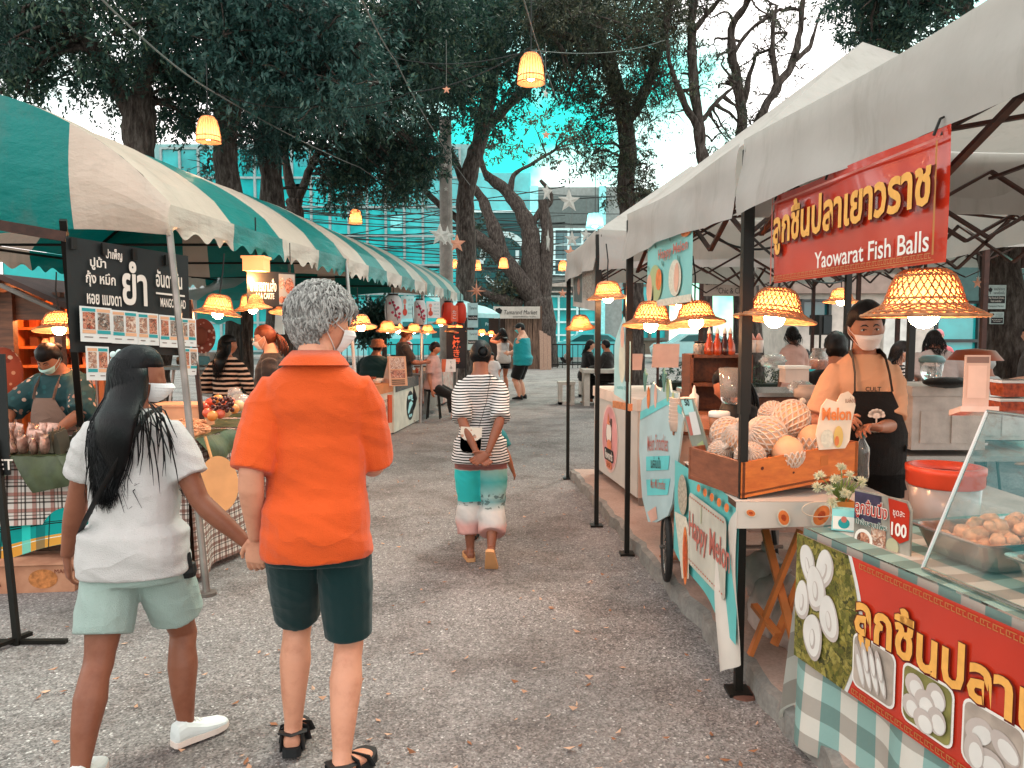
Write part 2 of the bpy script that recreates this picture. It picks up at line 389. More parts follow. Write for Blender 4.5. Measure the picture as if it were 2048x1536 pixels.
tree('tall dark tree with a forked trunk behind the near end of the striped canopy',[([V((-5.0,10.5,-.1)),A(310,700,10.5),A(290,420,10.5),A(278,300,10.5),A(282,200,10.5)],.24,.17),([A(282,200,10.5),A(300,90,10.3),A(330,-60,10)],.13,.08),([A(272,240,10.5),A(225,150,10.4),A(170,60,10.2),A(140,-80,10)],.12,.07),([A(300,110,10.4),A(380,70,10),A(480,60,9.5)],.06,.03)],cl([(-60,430,-60,150,9.2,11.5,38,.58,800),(0,240,120,230,9.8,11.5,16,.42,420),(330,460,130,250,11,13,12,.45,600),(-80,420,-260,-60,8,12,20,.9,500)],1),LEAF_A,.085,11)
tree('straight dark trunk with long bright hanging sprays, behind the gap between the left canopies',[([V((-4.6,12.8,-.1)),A(478,640,12.8),A(462,420,12.8),A(450,300,12.8),A(455,150,12.6),A(470,-40,12)],.26,.14),([A(452,280,12.7),A(500,150,12),A(560,30,11)],.1,.05)],cl([(400,700,-40,120,8.6,11.5,34,.52,850),(440,760,90,220,8.8,11,20,.38,520),(560,760,60,210,9,10.5,12,.32,420),(380,560,180,340,13,14.5,14,.42,520),(380,760,-260,-40,8,12,16,.9,500)],2),LEAF_C,.09,21)
tree('dark tree with a thick trunk right of the hanging basket lamp over the left canopies',[([V((-4.55,14.5,-.1)),A(560,640,14.5),A(545,420,14.5),A(540,260,14.5),A(552,120,14.5),A(580,-50,14)],.27,.15),([A(545,330,14.5),A(600,240,14.3),A(650,150,14)],.1,.05)],cl([(560,900,-40,160,12.5,15.5,44,.75,900),(560,860,150,280,13.5,15.5,20,.6,600),(640,860,270,390,14.5,16,20,.45,480)],3),LEAF_A,.10,31)
tree('slim Y forked tree trunk standing behind the second striped canopy',[([V((-4.3,16,-.1)),A(600,600,16),A(592,440,16),A(588,400,16)],.2,.16),([A(590,405,16),A(572,330,16),A(568,200,16)],.11,.06),([A(588,410,16),A(612,360,16),A(640,290,15.8),A(690,200,15.5)],.1,.05)],cl([(620,820,230,400,15.5,17,22,.5,480)],4),LEAF_B,.09,41,dens=.8)
tree('grey leaning trunk beside the concrete pole with a heavy dark crown over the lane',[([V((-1.36,22,-.1)),A(926,640,22),A(932,520,22),A(930,430,22),A(938,350,22),A(962,270,22),A(985,150,21.5),A(1010,0,21)],.30,.18),([A(932,450,22),A(890,420,22),A(850,380,21.5)],.14,.06),([A(935,380,22),A(900,300,22),A(860,200,21)],.12,.06),([A(965,260,22),A(1060,170,21),A(1160,60,20)],.14,.06)],cl([(820,1180,-60,120,15,21,50,1.0,1000),(760,1040,100,260,17,22,26,.8,700),(700,900,250,400,18,22,18,.6,480),(980,1130,110,210,18,21,5,.6,400)],5),LEAF_A,.125,51)
tree('old many limbed tree with slanting dark branches behind the twig fence',[([V((1.3,34,-.1)),A(1082,650,34),A(1075,600,34)],.75,.6),([A(1078,610,34),A(1040,560,33.7),A(1000,510,33.5),A(960,480,33.2),A(930,455,33)],.46,.22),([A(1068,600,34),A(1062,520,34),A(1060,465,34),A(1040,420,34),A(1010,380,34),A(975,352,33.5)],.5,.2),([A(1006,515,33.5),A(985,450,33.5),A(965,400,33.5),A(945,370,33)],.34,.14),([A(1086,600,34),A(1092,520,34),A(1094,460,34),A(1085,400,34)],.36,.2),([A(1062,455,34),A(1082,420,34),A(1100,405,34),A(1098,380,34),A(1080,360,34)],.16,.08),([A(1020,385,34),A(1028,350,34),A(1060,330,34),A(1110,300,34)],.14,.05),([A(975,352,33.5),A(962,320,33),A(970,270,33)],.16,.06),([A(1040,610,34),A(990,595,33.5),A(940,570,33)],.3,.1)],cl([(960,1200,240,330,30,34,12,.9,320),(930,1080,560,600,33.5,35,8,.9,300),(940,1010,440,560,34,35,6,.8,240),(1000,1060,540,590,34.5,35,6,.8,300)],6),LEAF_B,.20,61,dens=.8)
tree('dark trunk with feathery olive foliage behind the white tents, left of the bare trees',[([V((2.5,16,-.1)),A(1268,620,16),A(1262,480,16),A(1252,380,16),A(1256,300,16),A(1240,200,15.8),A(1205,90,15.5),A(1150,-40,15)],.24,.12),([A(1246,260,16),A(1290,180,15.5),A(1330,60,15),A(1340,-60,14.5)],.12,.06),([A(1215,120,15.5),A(1130,70,15),A(1060,60,14)],.08,.04)],cl([(1080,1340,-60,80,13,16.5,40,.65,700),(1130,1330,70,200,14,17,28,.5,480),(1170,1330,190,330,14.5,17,20,.4,380),(1210,1320,320,410,15,17,12,.34,360)],7),LEAF_B,.085,71,aspect=.26)
tree('nearly bare dark tree with rough bark over the second white tent',[([V((3.55,14,-.1)),A(1412,480,14),A(1410,350,14),A(1398,260,14),A(1388,150,14),A(1384,40,13.8),A(1400,-60,13.5)],.125,.06),([A(1400,270,14),A(1372,210,13.8),A(1345,140,13.6),A(1330,60,13.4)],.07,.03),([A(1404,240,14),A(1440,200,14),A(1470,170,14)],.05,.02),([A(1386,60,13.8),A(1430,10,13.5),A(1470,-40,13)],.05,.03)],cl([(1330,1420,-40,60,13,14.5,12,.45,340),(1340,1480,60,260,13.2,14.6,12,.36,80),(1400,1560,250,330,14,15,6,.35,90)],8),LEAF_B,.075,81,droop=.6,aspect=.28)
tree('tall crooked almost leafless tree against the white sky over the white tents',[([V((4.75,16,-.1)),A(1478,480,16),A(1480,320,16),A(1484,230,16),A(1470,140,16),A(1462,60,15.8),A(1490,10,15.5),A(1510,-40,15)],.125,.055),([A(1482,220,16),A(1500,150,16),A(1512,108,16)],.07,.03),([A(1466,110,16),A(1500,60,16),A(1560,20,15.6)],.05,.025)],cl([(1420,1560,20,200,15,17,12,.36,80),(1500,1600,-30,60,15,17,6,.4,110)],9),LEAF_B,.075,91,droop=.6,aspect=.28)
tree('dark crooked tree leaning right behind the peak of the second white tent',[([V((4.9,15,-.1)),A(1500,480,15),A(1508,280,15),A(1530,215,15),A(1560,165,15),A(1585,130,15),A(1598,60,15),A(1612,-40,14.6)],.125,.045),([A(1556,170,15),A(1545,100,15),A(1548,20,15)],.07,.03),([A(1585,125,15),A(1620,90,15),A(1640,20,15)],.06,.02)],cl([(1530,1660,10,160,14.3,15.6,10,.34,80),(1480,1600,180,280,14.3,15.6,6,.34,80)],10),LEAF_B,.075,101,droop=.6,aspect=.28)
T10=tree('thick grey trunk behind the red sign stall carrying two notice boards and dark overhanging foliage',[([V((6.1,9.5,-.1)),A(2012,700,9.5),A(2004,560,9.5),A(2000,420,9.5),V((6.0,9.5,4.6)),V((5.8,9.3,6.2))],.27,.17),([V((6.0,9.5,4.4)),V((5.2,9.2,5.4)),V((4.4,9,5.9))],.12,.05)],cl([(1690,1900,-80,40,8.4,10,26,.40,700),(1700,1840,50,85,8.6,9.6,8,.24,280),(1850,2150,-200,-60,8,10,18,.5,500)],12),LEAF_A,.075,121)
# buildings across the street
WHITE=mat('white_paint','#d9d6d0',.6);GLASS_C=mat('cyan_glass',(.018,.40,.42,1),.10,var=.55,vs=.5,spec=.8);GLASS_D=mat('dark_glass',(.012,.10,.11,1),.1,var=.4,vs=.5,spec=.8)
def facade(root,x0,x1,z0,z1,y,nx,nz,fr,glassm,framem,sash='window_frame'):
 mb=MB();mb.quad((x0,y,z0),(x1,y,z0),(x1,y,z1),(x0,y,z1));mb.build('window',glassm,root)
 mb=MB()
 for i in range(nx+1):x=x0+(x1-x0)*i/nx;mb.box((x,y-.06,(z0+z1)/2),(fr,.12,z1-z0+fr))
 for k in range(nz+1):z=z0+(z1-z0)*k/nz;mb.box(((x0+x1)/2,y-.062,z),(x1-x0+fr,.12,fr*.9))
 return mb.build(sash,framem,root)
Y=48
r=thing('glass_building','long cyan glass office block behind the trees at the left','building',(-11,Y,0))
mb=MB();mb.box((-12,Y+5.1,6.5),(20,10,13));mb.build('wall',mat('far_wall','#7fa8a8',.8),r)
facade(r,-21.5,-3.2,.3,12.7,Y,16,7,.14,GLASS_C,mat('alu','#8d9c9c',.4))
q=random.Random(5);bl=[mat('blind_a',(.02,.30,.33,1),.4),mat('blind_b',(.2,.7,.72,1),.4),mat('blind_c',(.01,.16,.18,1),.3)]
for i in range(40):
 mb=MB();cx,cz=-21.5+1.144*(q.randrange(3,16)+.5),.3+1.771*(q.randrange(7)+.5);mb.box((cx+q.uniform(-.2,.2),Y-.02,cz+q.uniform(-.3,.3)),(q.uniform(.4,.9),.03,q.uniform(.3,1.2)));mb.build('window_blind',bl[i%3],r)
r=thing('teal_office','dark teal office front with a big round white emblem and the number 21','building',(-.9,Y,0))
TEAL=mat('teal_panel',(.004,.072,.075,1),.4,var=.2,vs=.4)
mb=MB();mb.box((-1.0,Y+3.9,4.4),(4.3,8,8.8));mb.build('wall',TEAL,r)
mb=MB();mb.box((-1.0,Y+3.8,10),(4.3,8,2.4));mb.build('roof_storey',GLASS_C,r)
mb=MB();mb.box((-1.0,Y-.15,8.86),(4.4,.3,.12));mb.box((1.06,Y-.08,4.4),(.10,.18,8.8));mb.box((-2.95,Y-.08,4.4),(.10,.18,8.8));mb.build('trim',mat('trim_white','#cfe3e3',.5),r)
fr=Fr((-.45,Y-.12,5.9),(1,0,0),(0,0,1));mb=MB();n=40
for i in range(n):
 a0,a1=2*PI*i/n,2*PI*(i+1)/n
 if 20<i<24 or 33<i<38:continue
 w0=.34 if i<20 else .24
 pts=[fr.p(1.55*math.cos(a0),1.75*math.sin(a0)),fr.p(1.55*math.cos(a1),1.75*math.sin(a1)),fr.p((1.55-w0)*math.cos(a1),(1.75-w0)*math.sin(a1)),fr.p((1.55-w0)*math.cos(a0),(1.75-w0)*math.sin(a0))]
 mb.prism(pts,fr.n*0,fr.n*.08)
SIGNW=mat('sign_white','#b9cfcf',.5);mb.build('emblem',SIGNW,r)
text(fr,'21',.25,.05,1.15,SIGNW,r,h=.05,bold=.02);text(fr,'CENTURY 21',-.3,-2.35,.36,SIGNW,r,h=.05,bold=.012);text(fr,'Property',-.2,-2.95,.26,SIGNW,r,h=.05);text(fr,'Property your way',-.2,-3.95,.24,SIGNW,r,h=.05)
r=thing('grey_shophouse','grey shophouse with white gridded windows beside the dark teal office','building',(3.6,Y,0))
mb=MB();mb.box((4.05,Y+4.1,5.2),(5.6,8,10.4));mb.build('wall',mat('grey_wall','#8a8f8c',.85,bump=.2),r)
mb=MB();mb.box((1.35,Y-.1,5.2),(.5,.36,10.4));mb.box((5.55,Y-.1,5.2),(.4,.36,10.4));mb.build('pilaster',mat('cyan_pilaster',(.30,.78,.80,1),.6),r)
mb=MB();mb.box((3.45,Y-.05,9.0),(3.7,.2,1.7));mb.build('shade_panel',mat('shade_panel','#5c6765',.7),r)
WF=mat('white_frame','#c7eaea',.5);facade(r,1.75,5.2,5.0,7.8,Y-.02,4,3,.13,GLASS_D,WF);facade(r,1.75,5.2,.5,3.7,Y-.02,3,4,.12,GLASS_C,WF)
mb=MB();mb.box((3.5,Y-.3,4.4),(4,.6,.25));mb.box((3.5,Y-.35,3.95),(4,.7,.08));mb.build('balcony_ledge',mat('ledge','#a59a90',.8),r)
r=thing('brown_building','brown gridded apartment building behind the bare trees','building',(9,52,0))
mb=MB();mb.box((8.6,56,5.4),(4.0,8,10.8));mb.build('wall',mat('brown_wall','#6f6558',.85),r);facade(r,7.0,10.4,1,10.0,51.95,3,5,.2,GLASS_C,mat('br_frame','#5f665f',.7))
r=thing('white_building','low white building behind the loudspeaker, its top band coloured as lamplit canvas','building',(7.6,17,0))
mb=MB();mb.box((7.75,18.5,1.2),(3.1,3,2.4));mb.build('wall',mat('white_wall','#cfc4ba',.8,bump=.1),r)
mb=MB();mb.box((7.75,18.45,3.1),(3.3,3.3,1.4));mb.build('lamplit_band',mat('lamplit_pink','#a08a80',.8),r)  # band stands for tent canvas; its lamplight is put into the pinkish colour
facade(r,6.35,6.95,1.8,2.25,16.98,1,1,.06,GLASS_D,mat('dk_frame','#3a3f3f',.5));mb=MB();mb.box((8.4,16.94,1.5),(.5,.1,1.5));mb.build('notice_board',WHITE,r)
r=thing('glass_shopfront','cyan glass shopfront under a dark green fascia at the far right','building',(13,22,0))
mb=MB();mb.box((14.5,24,1.7),(10,3.9,3.4));mb.build('wall',mat('far_wall','#7fa8a8',.8),r)
facade(r,9.6,19.4,.2,2.4,22,8,2,.1,GLASS_C,mat('dk_frame','#3a3f3f',.5));mb=MB();mb.box((14.5,21.9,3.0),(10.2,.5,1.15));mb.build('fascia',mat('green_fascia',(.035,.085,.08,1),.6),r)
# striped canopies on the left
def vinyl(name,col,tl=.12):
 t=NT(name);o=t.coord();mp=t.n('Mapping');t.put(mp.inputs[0],o);mp.inputs['Scale'].default_value=(3,1.2,5)
 f=t.noise(1.6,mp.outputs[0],6,.6);t.set(t.mix(.35,col,t.ramp(t.noise(2.2,o),[(.35,(.7,.7,.7,1)),(.65,(1.05,1.05,1.05,1))]),'MULTIPLY'),.35,0,.28);mq=t.n('Mapping');t.put(mq.inputs[0],o);mq.inputs['Scale'].default_value=(2,6,.7);dk=t.noise(1.4,mq.outputs[0],7,.7);t.set(t.mix(t.ramp(dk,[(.54,(0,0,0,1)),(.8,(.5,.5,.5,1))]),t.b.inputs['Base Color'].links[0].from_socket,(.12,.11,.09,1)));t.bump(f,.4,.05);t.translucent(col,tl);return t.m
TEALV=vinyl('teal_vinyl',(.002,.18,.165,1),.15);CREAM=vinyl('cream_vinyl',(.58,.46,.38,1),.2)
ORANGEV=vinyl('orange_vinyl',(.55,.17,.05,1),.15)
STEEL=mat('galvanised_steel','#9c948f',.35,.8,var=.2);BLACK=mat('black_metal','#17130f',.45,.3,var=.2);RUST=mat('rusty_brown_steel','#3a2018',.5,.3,var=.4,vs=20)
LX=lambda d:-2.23+.0858*(d-5.0)
W=2.9
def canopy(label,d0,d1,first,nst):
 root=thing('striped_canopy',label,'canopy',(LX((d0+d1)/2)-1.4,(d0+d1)/2,0),'striped canopies over the left stalls')
 nu,nv=nst*8,22;L=d1-d0
 def P(u,t):
  d=d0+L*u;x=LX(d)-W*t;k=abs(2*u-1)
  arch=(math.sin(PI*min(max(t,0),1)))**.72
  z=2.41+.74*arch*(1-.10*(1-k**2)*.5)+.012*math.sin(u*nst*6.28*1.5)*arch
  return V((x,d-.0858*W*t*0+.0,z))
 mb=MB()
 for i in range(nu):
  for j in range(nv):
   u0,u1,t0,t1=i/nu,(i+1)/nu,j/nv,(j+1)/nv
   mb.quad(P(u0,t0),P(u1,t0),P(u1,t1),P(u0,t1),((i//8)+first)%2)
 mb.build('roof',[CREAM,TEALV],root,smooth=True)
 for t,nm in((0,'valance'),(1,'valance')):
  mb=MB();K=nst*40;sgn=1 if t==0 else-1
  for i in range(K):
   for j in range(3):
    def Q(a,b):
     p=P(a,t);sc_=.055*(.5-.5*math.cos(a*nst*4*2*PI))if b>=3 else 0
     h=.205*b/3-(sc_ if b>=3 else 0)
     return p+V((0,-.035 if a==0 else 0,0))+V((sgn*(.02+.018*math.sin(a*nst*9.0+b)*b/3),0,-h))
    mb.quad(Q(i/K,j+1),Q((i+1)/K,j+1),Q((i+1)/K,j),Q(i/K,j),((i//40)+first)%2)
  mb.build(nm,[CREAM,TEALV],root,smooth=True)
 mb=MB();n=30
 for j in range(n):
  t0,t1=j/n,(j+1)/n;m=0 if(t0<.17 or .5<t0<.62)else 1
  a,b=P(0,t0)+V((.045 if j==0 else 0,-.01,0)),P(0,t1)+V((0,-.01,0))
  za,zb=(2.21+.03*math.sin(t0*9)+.04*t0,2.21+.03*math.sin(t1*9)+.04*t1)
  K=6
  for k in range(K):
   f=lambda p,z,q:V((p.x,p.y-.05*math.sin(PI*q)*(1+.4*math.sin(p.x*7)),p.z*(1-q)+z*q))
   mb.quad(f(a,za,(k+1)/K),f(b,zb,(k+1)/K),f(b,zb,k/K),f(a,za,k/K),m)
 mb.build('end_panel',[CREAM,TEALV],root,smooth=True)
 mb=MB()
 for u in(.01,.5,.99):
  mb.tube([P(u,t)-V((0,0,.03))for t in[i/16 for i in range(17)]],.016,6)
 for t in(.0,.25,.5,.75,1):mb.tube([P(.01,t)-V((0,0,.04)),P(.5,t)-V((0,0,.04)),P(.99,t)-V((0,0,.04))],.014,6)
 for u in(.01,.5,.99):mb.tube([P(u,0)-V((0,0,.05)),P(u,.0)*.5+P(u,1)*.5-V((0,0,.05)),P(u,1)-V((0,0,.05))],.013,6)
 mb.build('roof_frame',BLACK,root)
 return root,P
c1,P1=canopy('near striped canopy with a big dark teal end panel at the left edge',5.0,8.85,0,4)
c2,P2=canopy('middle striped canopy between the near and the far one of its row',8.85,13.4,0,5)
c3,P3=canopy('far striped canopy ending above the red lanterns',13.4,17.7,1,5)
def pole(root,p0,p1,r=.02,m=STEEL,name='pole'):
 mb=MB();mb.tube([p0,p1],r,10);p0=V(p0);mb.tube([p0,p0+V((0,0,.02))],r*2.6,10);mb.build(name,m,root)
pole(c1,gp(414,1190),A(339,462,5.03),.022,mat('pole_grey','#857a74',.4,.6,var=.3));pole(c1,V((-5.0,5.1,0)),V((-5.1,5.0,2.4)))
pole(c2,gp(703,1000)+V((0,.6,0)),A(692,520,8.84),.02);pole(c2,V((-4.8,8.9,0)),V((-4.8,8.85,2.4)))
pole(c3,gp(841,846),A(845,590,13.42),.026);pole(c3,V((-1.3,17.6,0)),V((-1.14,17.66,2.4)));pole(c3,V((-4.1,17.6,0)),V((-4.04,17.6,2.4)))
def awning(label,p0,p1,back,z0,z1,drop,mats,stripes,scal=True):
 root=thing('awning',label,'awning',((p0[0]+p1[0])/2,(p0[1]+p1[1])/2,0));p0,p1,back=V((*p0,z0)),V((*p1,z0)),V((*back,z1-z0));mb=MB()
 mb.sheet(p0,p1,p1+back,p0+back,stripes*4,8,lambda u,v:.04*math.sin(v*9),mf=lambda i,j:(i//4)%len(mats));mb.build('roof',mats,root,smooth=True)
 K=stripes*24;mb=MB();d=(p1-p0)
 for i in range(K):
  h=lambda a:drop-(.05*(.5-.5*math.cos(a*stripes*2*2*PI))if scal else 0)
  a,b=i/K,(i+1)/K;o=V((0,0,1));f=V((-d.y,d.x,0)).normalized()*-.02
  mb.quad(p0+d*a-o*h(a)+f,p0+d*b-o*h(b)+f,p0+d*b+f,p0+d*a+f,(i//24)%len(mats))
 mb.build('valance',mats,root);
 for q in(p0,p1):pole(root,V((q.x,q.y,0)),q,.02,BLACK)
 return root
CYANC=vinyl('cyan_canvas',(.06,.62,.62,1),.3);PALEC=vinyl('pale_canvas',(.60,.66,.66,1),.25)
awning('cyan awning with a wavy edge behind the small wooden hut at the far left',(-7.4,11.3),(-5.7,11.3),(0,2),2.66,3.0,.62,[CYANC],2)
awning('pale cyan tent roof behind the glowing lamps and the girl in the striped top',(-5.4,10.4),(-3.65,10.4),(.2,2.2),2.0,2.55,.32,[CYANC,PALEC],3)
awning('small pale blue tent beside the twig fence sign',(-1.2,20),(-.35,21.2),(-1.6,1.0),2.05,2.75,.12,[mat('pale_blue_canvas',(.42,.72,.74,1),.6,tl=.2)],2,False)
# white tents on the right
def canvas(name,col,tl):
 t=NT(name);o=t.coord();f=t.noise(2.5,o,7,.6);t.set(t.mix(.5,col,t.ramp(f,[(.3,(.72,.71,.70,1)),(.7,(1.08,1.08,1.08,1))]),'MULTIPLY'),.8,0,.2);mp=t.n('Mapping');t.put(mp.inputs[0],o);mp.inputs['Scale'].default_value=(5,5,.8);dk=t.noise(1.5,mp.outputs[0],7,.7);t.set(t.mix(t.ramp(dk,[(.52,(0,0,0,1)),(.75,(.7,.7,.7,1))]),t.b.inputs['Base Color'].links[0].from_socket,(.27,.24,.21,1)))
 w_=t.noise(5,o,4,.5);t.bump(w_,.35,.03);t.translucent(col,tl);return t.m
CANVAS=canvas('white_canvas',(.48,.445,.415,1),.28)
def tent(label,p0,p1,p2,p3,peak,zt=2.4,zb=2.08,group='white market tents',posts=(1,1,1,1),rust=False):
 """p0..p3 ground corners: near front, far front, far back, near back"""
 cs=[V((*p,zt))for p in(p0,p1,p2,p3)];pk=V(peak);root=thing('market_tent',label,'tent',((p0[0]+p2[0])/2,(p0[1]+p2[1])/2,0),group)
 mb=MB();q=random.Random(int(p0[0]*100))
 for i in range(4):
  a,b=cs[i],cs[(i+1)%4];K=10
  for j in range(K):
   for k in range(K):
    def f(u,v):
     p=a*(1-u)+b*u;p=p*(1-v)+pk*v;s=4*u*(1-u)*(1-v)*v*4
     return p-V((0,0,.05*s))-V((0,0,.03*math.sin(PI*u)*(1-v)))
    mb.quad(f(j/K,k/K),f((j+1)/K,k/K),f((j+1)/K,(k+1)/K),f(j/K,(k+1)/K))
 mb.build('roof',CANVAS,root,smooth=True)
 mb=MB();ce=(cs[0]+cs[1]+cs[2]+cs[3])/4
 for i in range(4):
  a,b=cs[i],cs[(i+1)%4];o=((a+b)/2-ce).normalized()*.022;o.z=0;ph=q.uniform(0,6)
  def fn(u,v):
   w_=.018*math.sin(u*11+ph+v*1.5)*v+.007*math.sin(u*27+v*4+ph)*v+.006*math.sin(v*7+u*9);return o*(1+v)+o.normalized()*w_+V((0,0,.03*math.sin(PI*u)*v-.03*math.sin(PI*u)*(1-v)))
  mb.sheet(a,b,b-V((0,0,zt-zb)),a-V((0,0,zt-zb)),36,6,fn)
 mb.build('valance',CANVAS,root,smooth=True)
 mb=MB();zf=zt-.10;cs0=cs;ctr=(cs[0]+cs[1]+cs[2]+cs[3])/4;cs=[c+(ctr-c).normalized()*.06 for c in cs]
 for i in range(4):
  a,b=cs[i].copy(),cs[(i+1)%4].copy();N=4
  for k in range(N):
   p,s=a+(b-a)*(k/N),a+(b-a)*((k+1)/N)
   mb.bar((p.x,p.y,zf-.02),(s.x,s.y,zf-.30),.022,.012);mb.bar((p.x,p.y,zf-.30),(s.x,s.y,zf-.02),.022,.012)
 hub=V((pk.x,pk.y,zf+.02))
 for i in range(4):
  c=cs[i];mb.bar((c.x,c.y,zf),hub,.024,.014);mb.bar((c.x,c.y,zf-.28),(c*.45+hub*.55)+V((0,0,.02)),.02,.012)
 for i in range(4):
  m1=(cs[i]+cs[(i+1)%4])/2;mb.bar((m1 .x,m1 .y,zf-.05),hub,.02,.012)
 mb.bar(hub-V((0,0,.3)),pk-V((0,0,.03)),.03);mb.build('truss',RUST,root)
 cs=cs0
 for i in range(4):
  if posts[i]:
   c=cs[i];mb=MB();zz=0 if i<2 else .1
   mb.box((c.x,c.y,(zz+1.25)/2),(.034,.034,1.25-zz));mb.box((c.x,c.y,1.25+.55),(.045,.045,1.12));mb.box((c.x,c.y,zz+.008),(.10,.10,.016));mb.build('post',BLACK if not rust else RUST,root)
   if i==1 and rust is False and p1[1]<3.4:
    mb=MB();mb.lathe([(.07,.0),(.064,.008),(.035,.013)],(c.x,c.y,.0),13,wob=.3);mb.build('foot_plate',mat('rusty_plate','#5d3a2e',.9,bump=.5),root)
 return root
t1=tent('nearest white tent with the red Thai sign under its front edge',(1.22,.9),(1.0,3.3),(3.1,3.5),(3.3,1.1),(2.15,2.2,2.78),posts=(0,1,1,0))
t2=tent('second white tent with a tall peak and the melon banner under its edge',(1.0,3.36),(.82,5.4),(2.9,5.6),(3.1,3.56),(1.95,4.4,3.2),posts=(0,1,1,0))
t3=tent('third white tent, far end of the right row of stalls',(.69,6.2),(.60,8.2),(2.6,8.4),(2.78,6.4),(1.66,7.25,3.12))
t4=tent('white tent behind the row with a wide pale roof at the right edge',(4.4,7.2),(4.3,9.6),(7.0,9.8),(7.1,7.4),(5.6,8.5,3.3),zt=2.66,zb=2.36,rust=True)
t5=tent('white tent behind the melon stall whose valance shows between the posts',(2.3,9.4),(2.2,11.6),(4.6,11.8),(4.8,9.6),(3.5,10.6,3.1),zt=2.62,zb=2.3,rust=True)
# lamps
def weave():
 t=NT('woven_straw');o=t.coord();f=t.noise(40,o,3);t.set(t.ramp(f,[(.3,(.26,.11,.045,1)),(.7,(.60,.34,.17,1))]),.7);t.bump(f,.4,.004);t.translucent((.80,.38,.14,1),.3);return t.m
STRAW=weave()
def liner():
 t=NT('straw_liner');o=t.coord();f=t.noise(70,o,2);t.set(t.ramp(f,[(.35,(.32,.13,.06,1)),(.65,(.62,.32,.17,1))]),.8);t.translucent((1,.40,.17,1),.5);return t.m
LINER=liner();BULB=mat('lit_bulb',(1,.85,.65,1),.3,var=0,emit=(1,.49,.23,1),es=170);CORD=mat('cord','#100d0c',.6,var=0)
PROF=[(.020,.128),(.058,.126),(.084,.112),(.101,.078),(.114,.034),(.124,.012),(.142,.002),(.166,-.010),(.186,-.022)]
def prof(t):
 t=min(max(t,0),.9999)*(len(PROF)-1);i=int(t);f=t-i;return(PROF[i][0]*(1-f)+PROF[i+1][0]*f,PROF[i][1]*(1-f)+PROF[i+1][1]*f)
def hat_lamp(name,label,loc,scale,power,cord=.3,group='straw hat lamps',tilt=0):
 root=thing(name,label,'lamp',loc,group);mb=MB();K=30;S_=15
 for sgn in(1,-1):
  for i in range(K):
   pts=[]
   for k in range(S_+1):
    r,z=prof(k/S_);a=2*PI*(i/K+sgn*.26*k/S_);pts.append(V((r*math.cos(a),r*math.sin(a),z+.0012*sgn))*scale)
   mb.tube(pts,(.0028*scale),3,cap=False)
 for t in(.27,.5,.62,.86,1):
  r,z=prof(t);w_=.0034 if t<1 else .006
  mb.tube([V((r*math.cos(a),r*math.sin(a),z))*scale for a in[2*PI*i/36 for i in range(37)]],w_*scale,5,cap=False)
 mb.build('lamp_shade',STRAW,root,local=True)
 mb=MB();mb.lathe([(prof(k/10)[0]*.985*scale,(prof(k/10)[1]-.002)*scale)for k in range(11)],n=32,cap=False);mb.build('shade_lining',LINER,root,smooth=True,local=True)
 mb=MB();b=.047*scale;mb.ball((0,0,-.014),b,12,8);mb.build('bulb',BULB,root,smooth=True,local=True)
 mb=MB();mb.lathe([(.016*scale,.03*scale),(.018*scale,.09*scale),(.012*scale,.10*scale)],n=10);mb.build('bulb_socket',CORD,root,local=True)
 mb=MB();mb.tube([V((0,0,.09))*scale,V((0,0,.16*scale)),V((.01,0,.16*scale+cord*.5)),V((0,0,.16*scale+cord))],.005,6);mb.build('cord',CORD,root,local=True)
 if power:
  l=bpy.data.lights.new('lamp_light','POINT');l.energy=power;l.color=(1,.56,.27);l.shadow_soft_size=.03*scale
  lo=bpy.data.objects.new('lamp_light',l);COL.objects.link(lo);lo.parent=root;lo.location=(0,0,-.068*scale)
 return root
LP=0
base_lamp=hat_lamp('straw_lamp','biggest straw hat lamp in front of the apron woman, nearest the camera',A(1848,618,2.15),.86,LP,.25)
HL=[(1550,630,3.3,.92,'straw hat lamp left of the apron woman, under the red sign'),(1392,640,4.3,.88,'straw hat lamp with its bulb showing through, right of a pair under the melon banner'),(1302,645,4.7,.92,'straw hat lamp left of a pair under the melon banner'),(1216,592,5.9,.92,'small straw hat lamp behind the post of the third tent'),(1161,652,7.7,.85,'straw hat lamp at the far end of the right tents, beside the twig fence'),(1682,600,7.5,.95,'tilted straw lamp glowing by the lamplight coloured band over the white building'),(1362,606,5.3,.7,'straw lamp half hidden behind the melon banner'),(436,622,5.6,.88,'straw hat lamp in front of the pale cyan tent, left end of the left row'),(505,614,6.5,.88,'straw hat lamp below the left end of the A LA CARTE board'),(578,620,6.8,.9,'straw hat lamp seen flat below the A LA CARTE board, partly behind grey hair'),(118,655,5.6,.92,'straw hat lamp by the orange hut, partly behind the black board'),(722,652,8.2,.9,'straw hat lamp just right of the grey haired man'),(775,658,10.6,.88,'straw hat lamp under the left white blossom lantern'),(796,660,12,.8,'small straw hat lamp overlapping the one under the left white lantern'),(828,660,12.2,.85,'straw hat lamp under the right white blossom lantern'),(855,662,12.8,.85,'straw hat lamp just right of the third silver pole'),(882,647,14.6,.9,'straw hat lamp left of the red lanterns, highest of its cluster'),(904,661,15,.85,'straw hat lamp at the top left of the Japanese banner'),(917,660,15.6,.85,'straw hat lamp at the top right of the Japanese banner'),(964,667,19,.8,'far straw hat lamp beside the twig fence, left of two'),(982,669,19.5,.8,'far straw hat lamp beside the twig fence, right of two')]
for px,py,d,s,lab in HL:
 o=dup(base_lamp,A(px,py,d),rz=(R(rnd.uniform(-10,10)),R(rnd.uniform(-10,10)),rnd.uniform(0,6)),label=lab,scale=(s/.86*rnd.uniform(.93,1.05),s/.86*rnd.uniform(.93,1.05),s/.86*rnd.uniform(.9,1.08)))
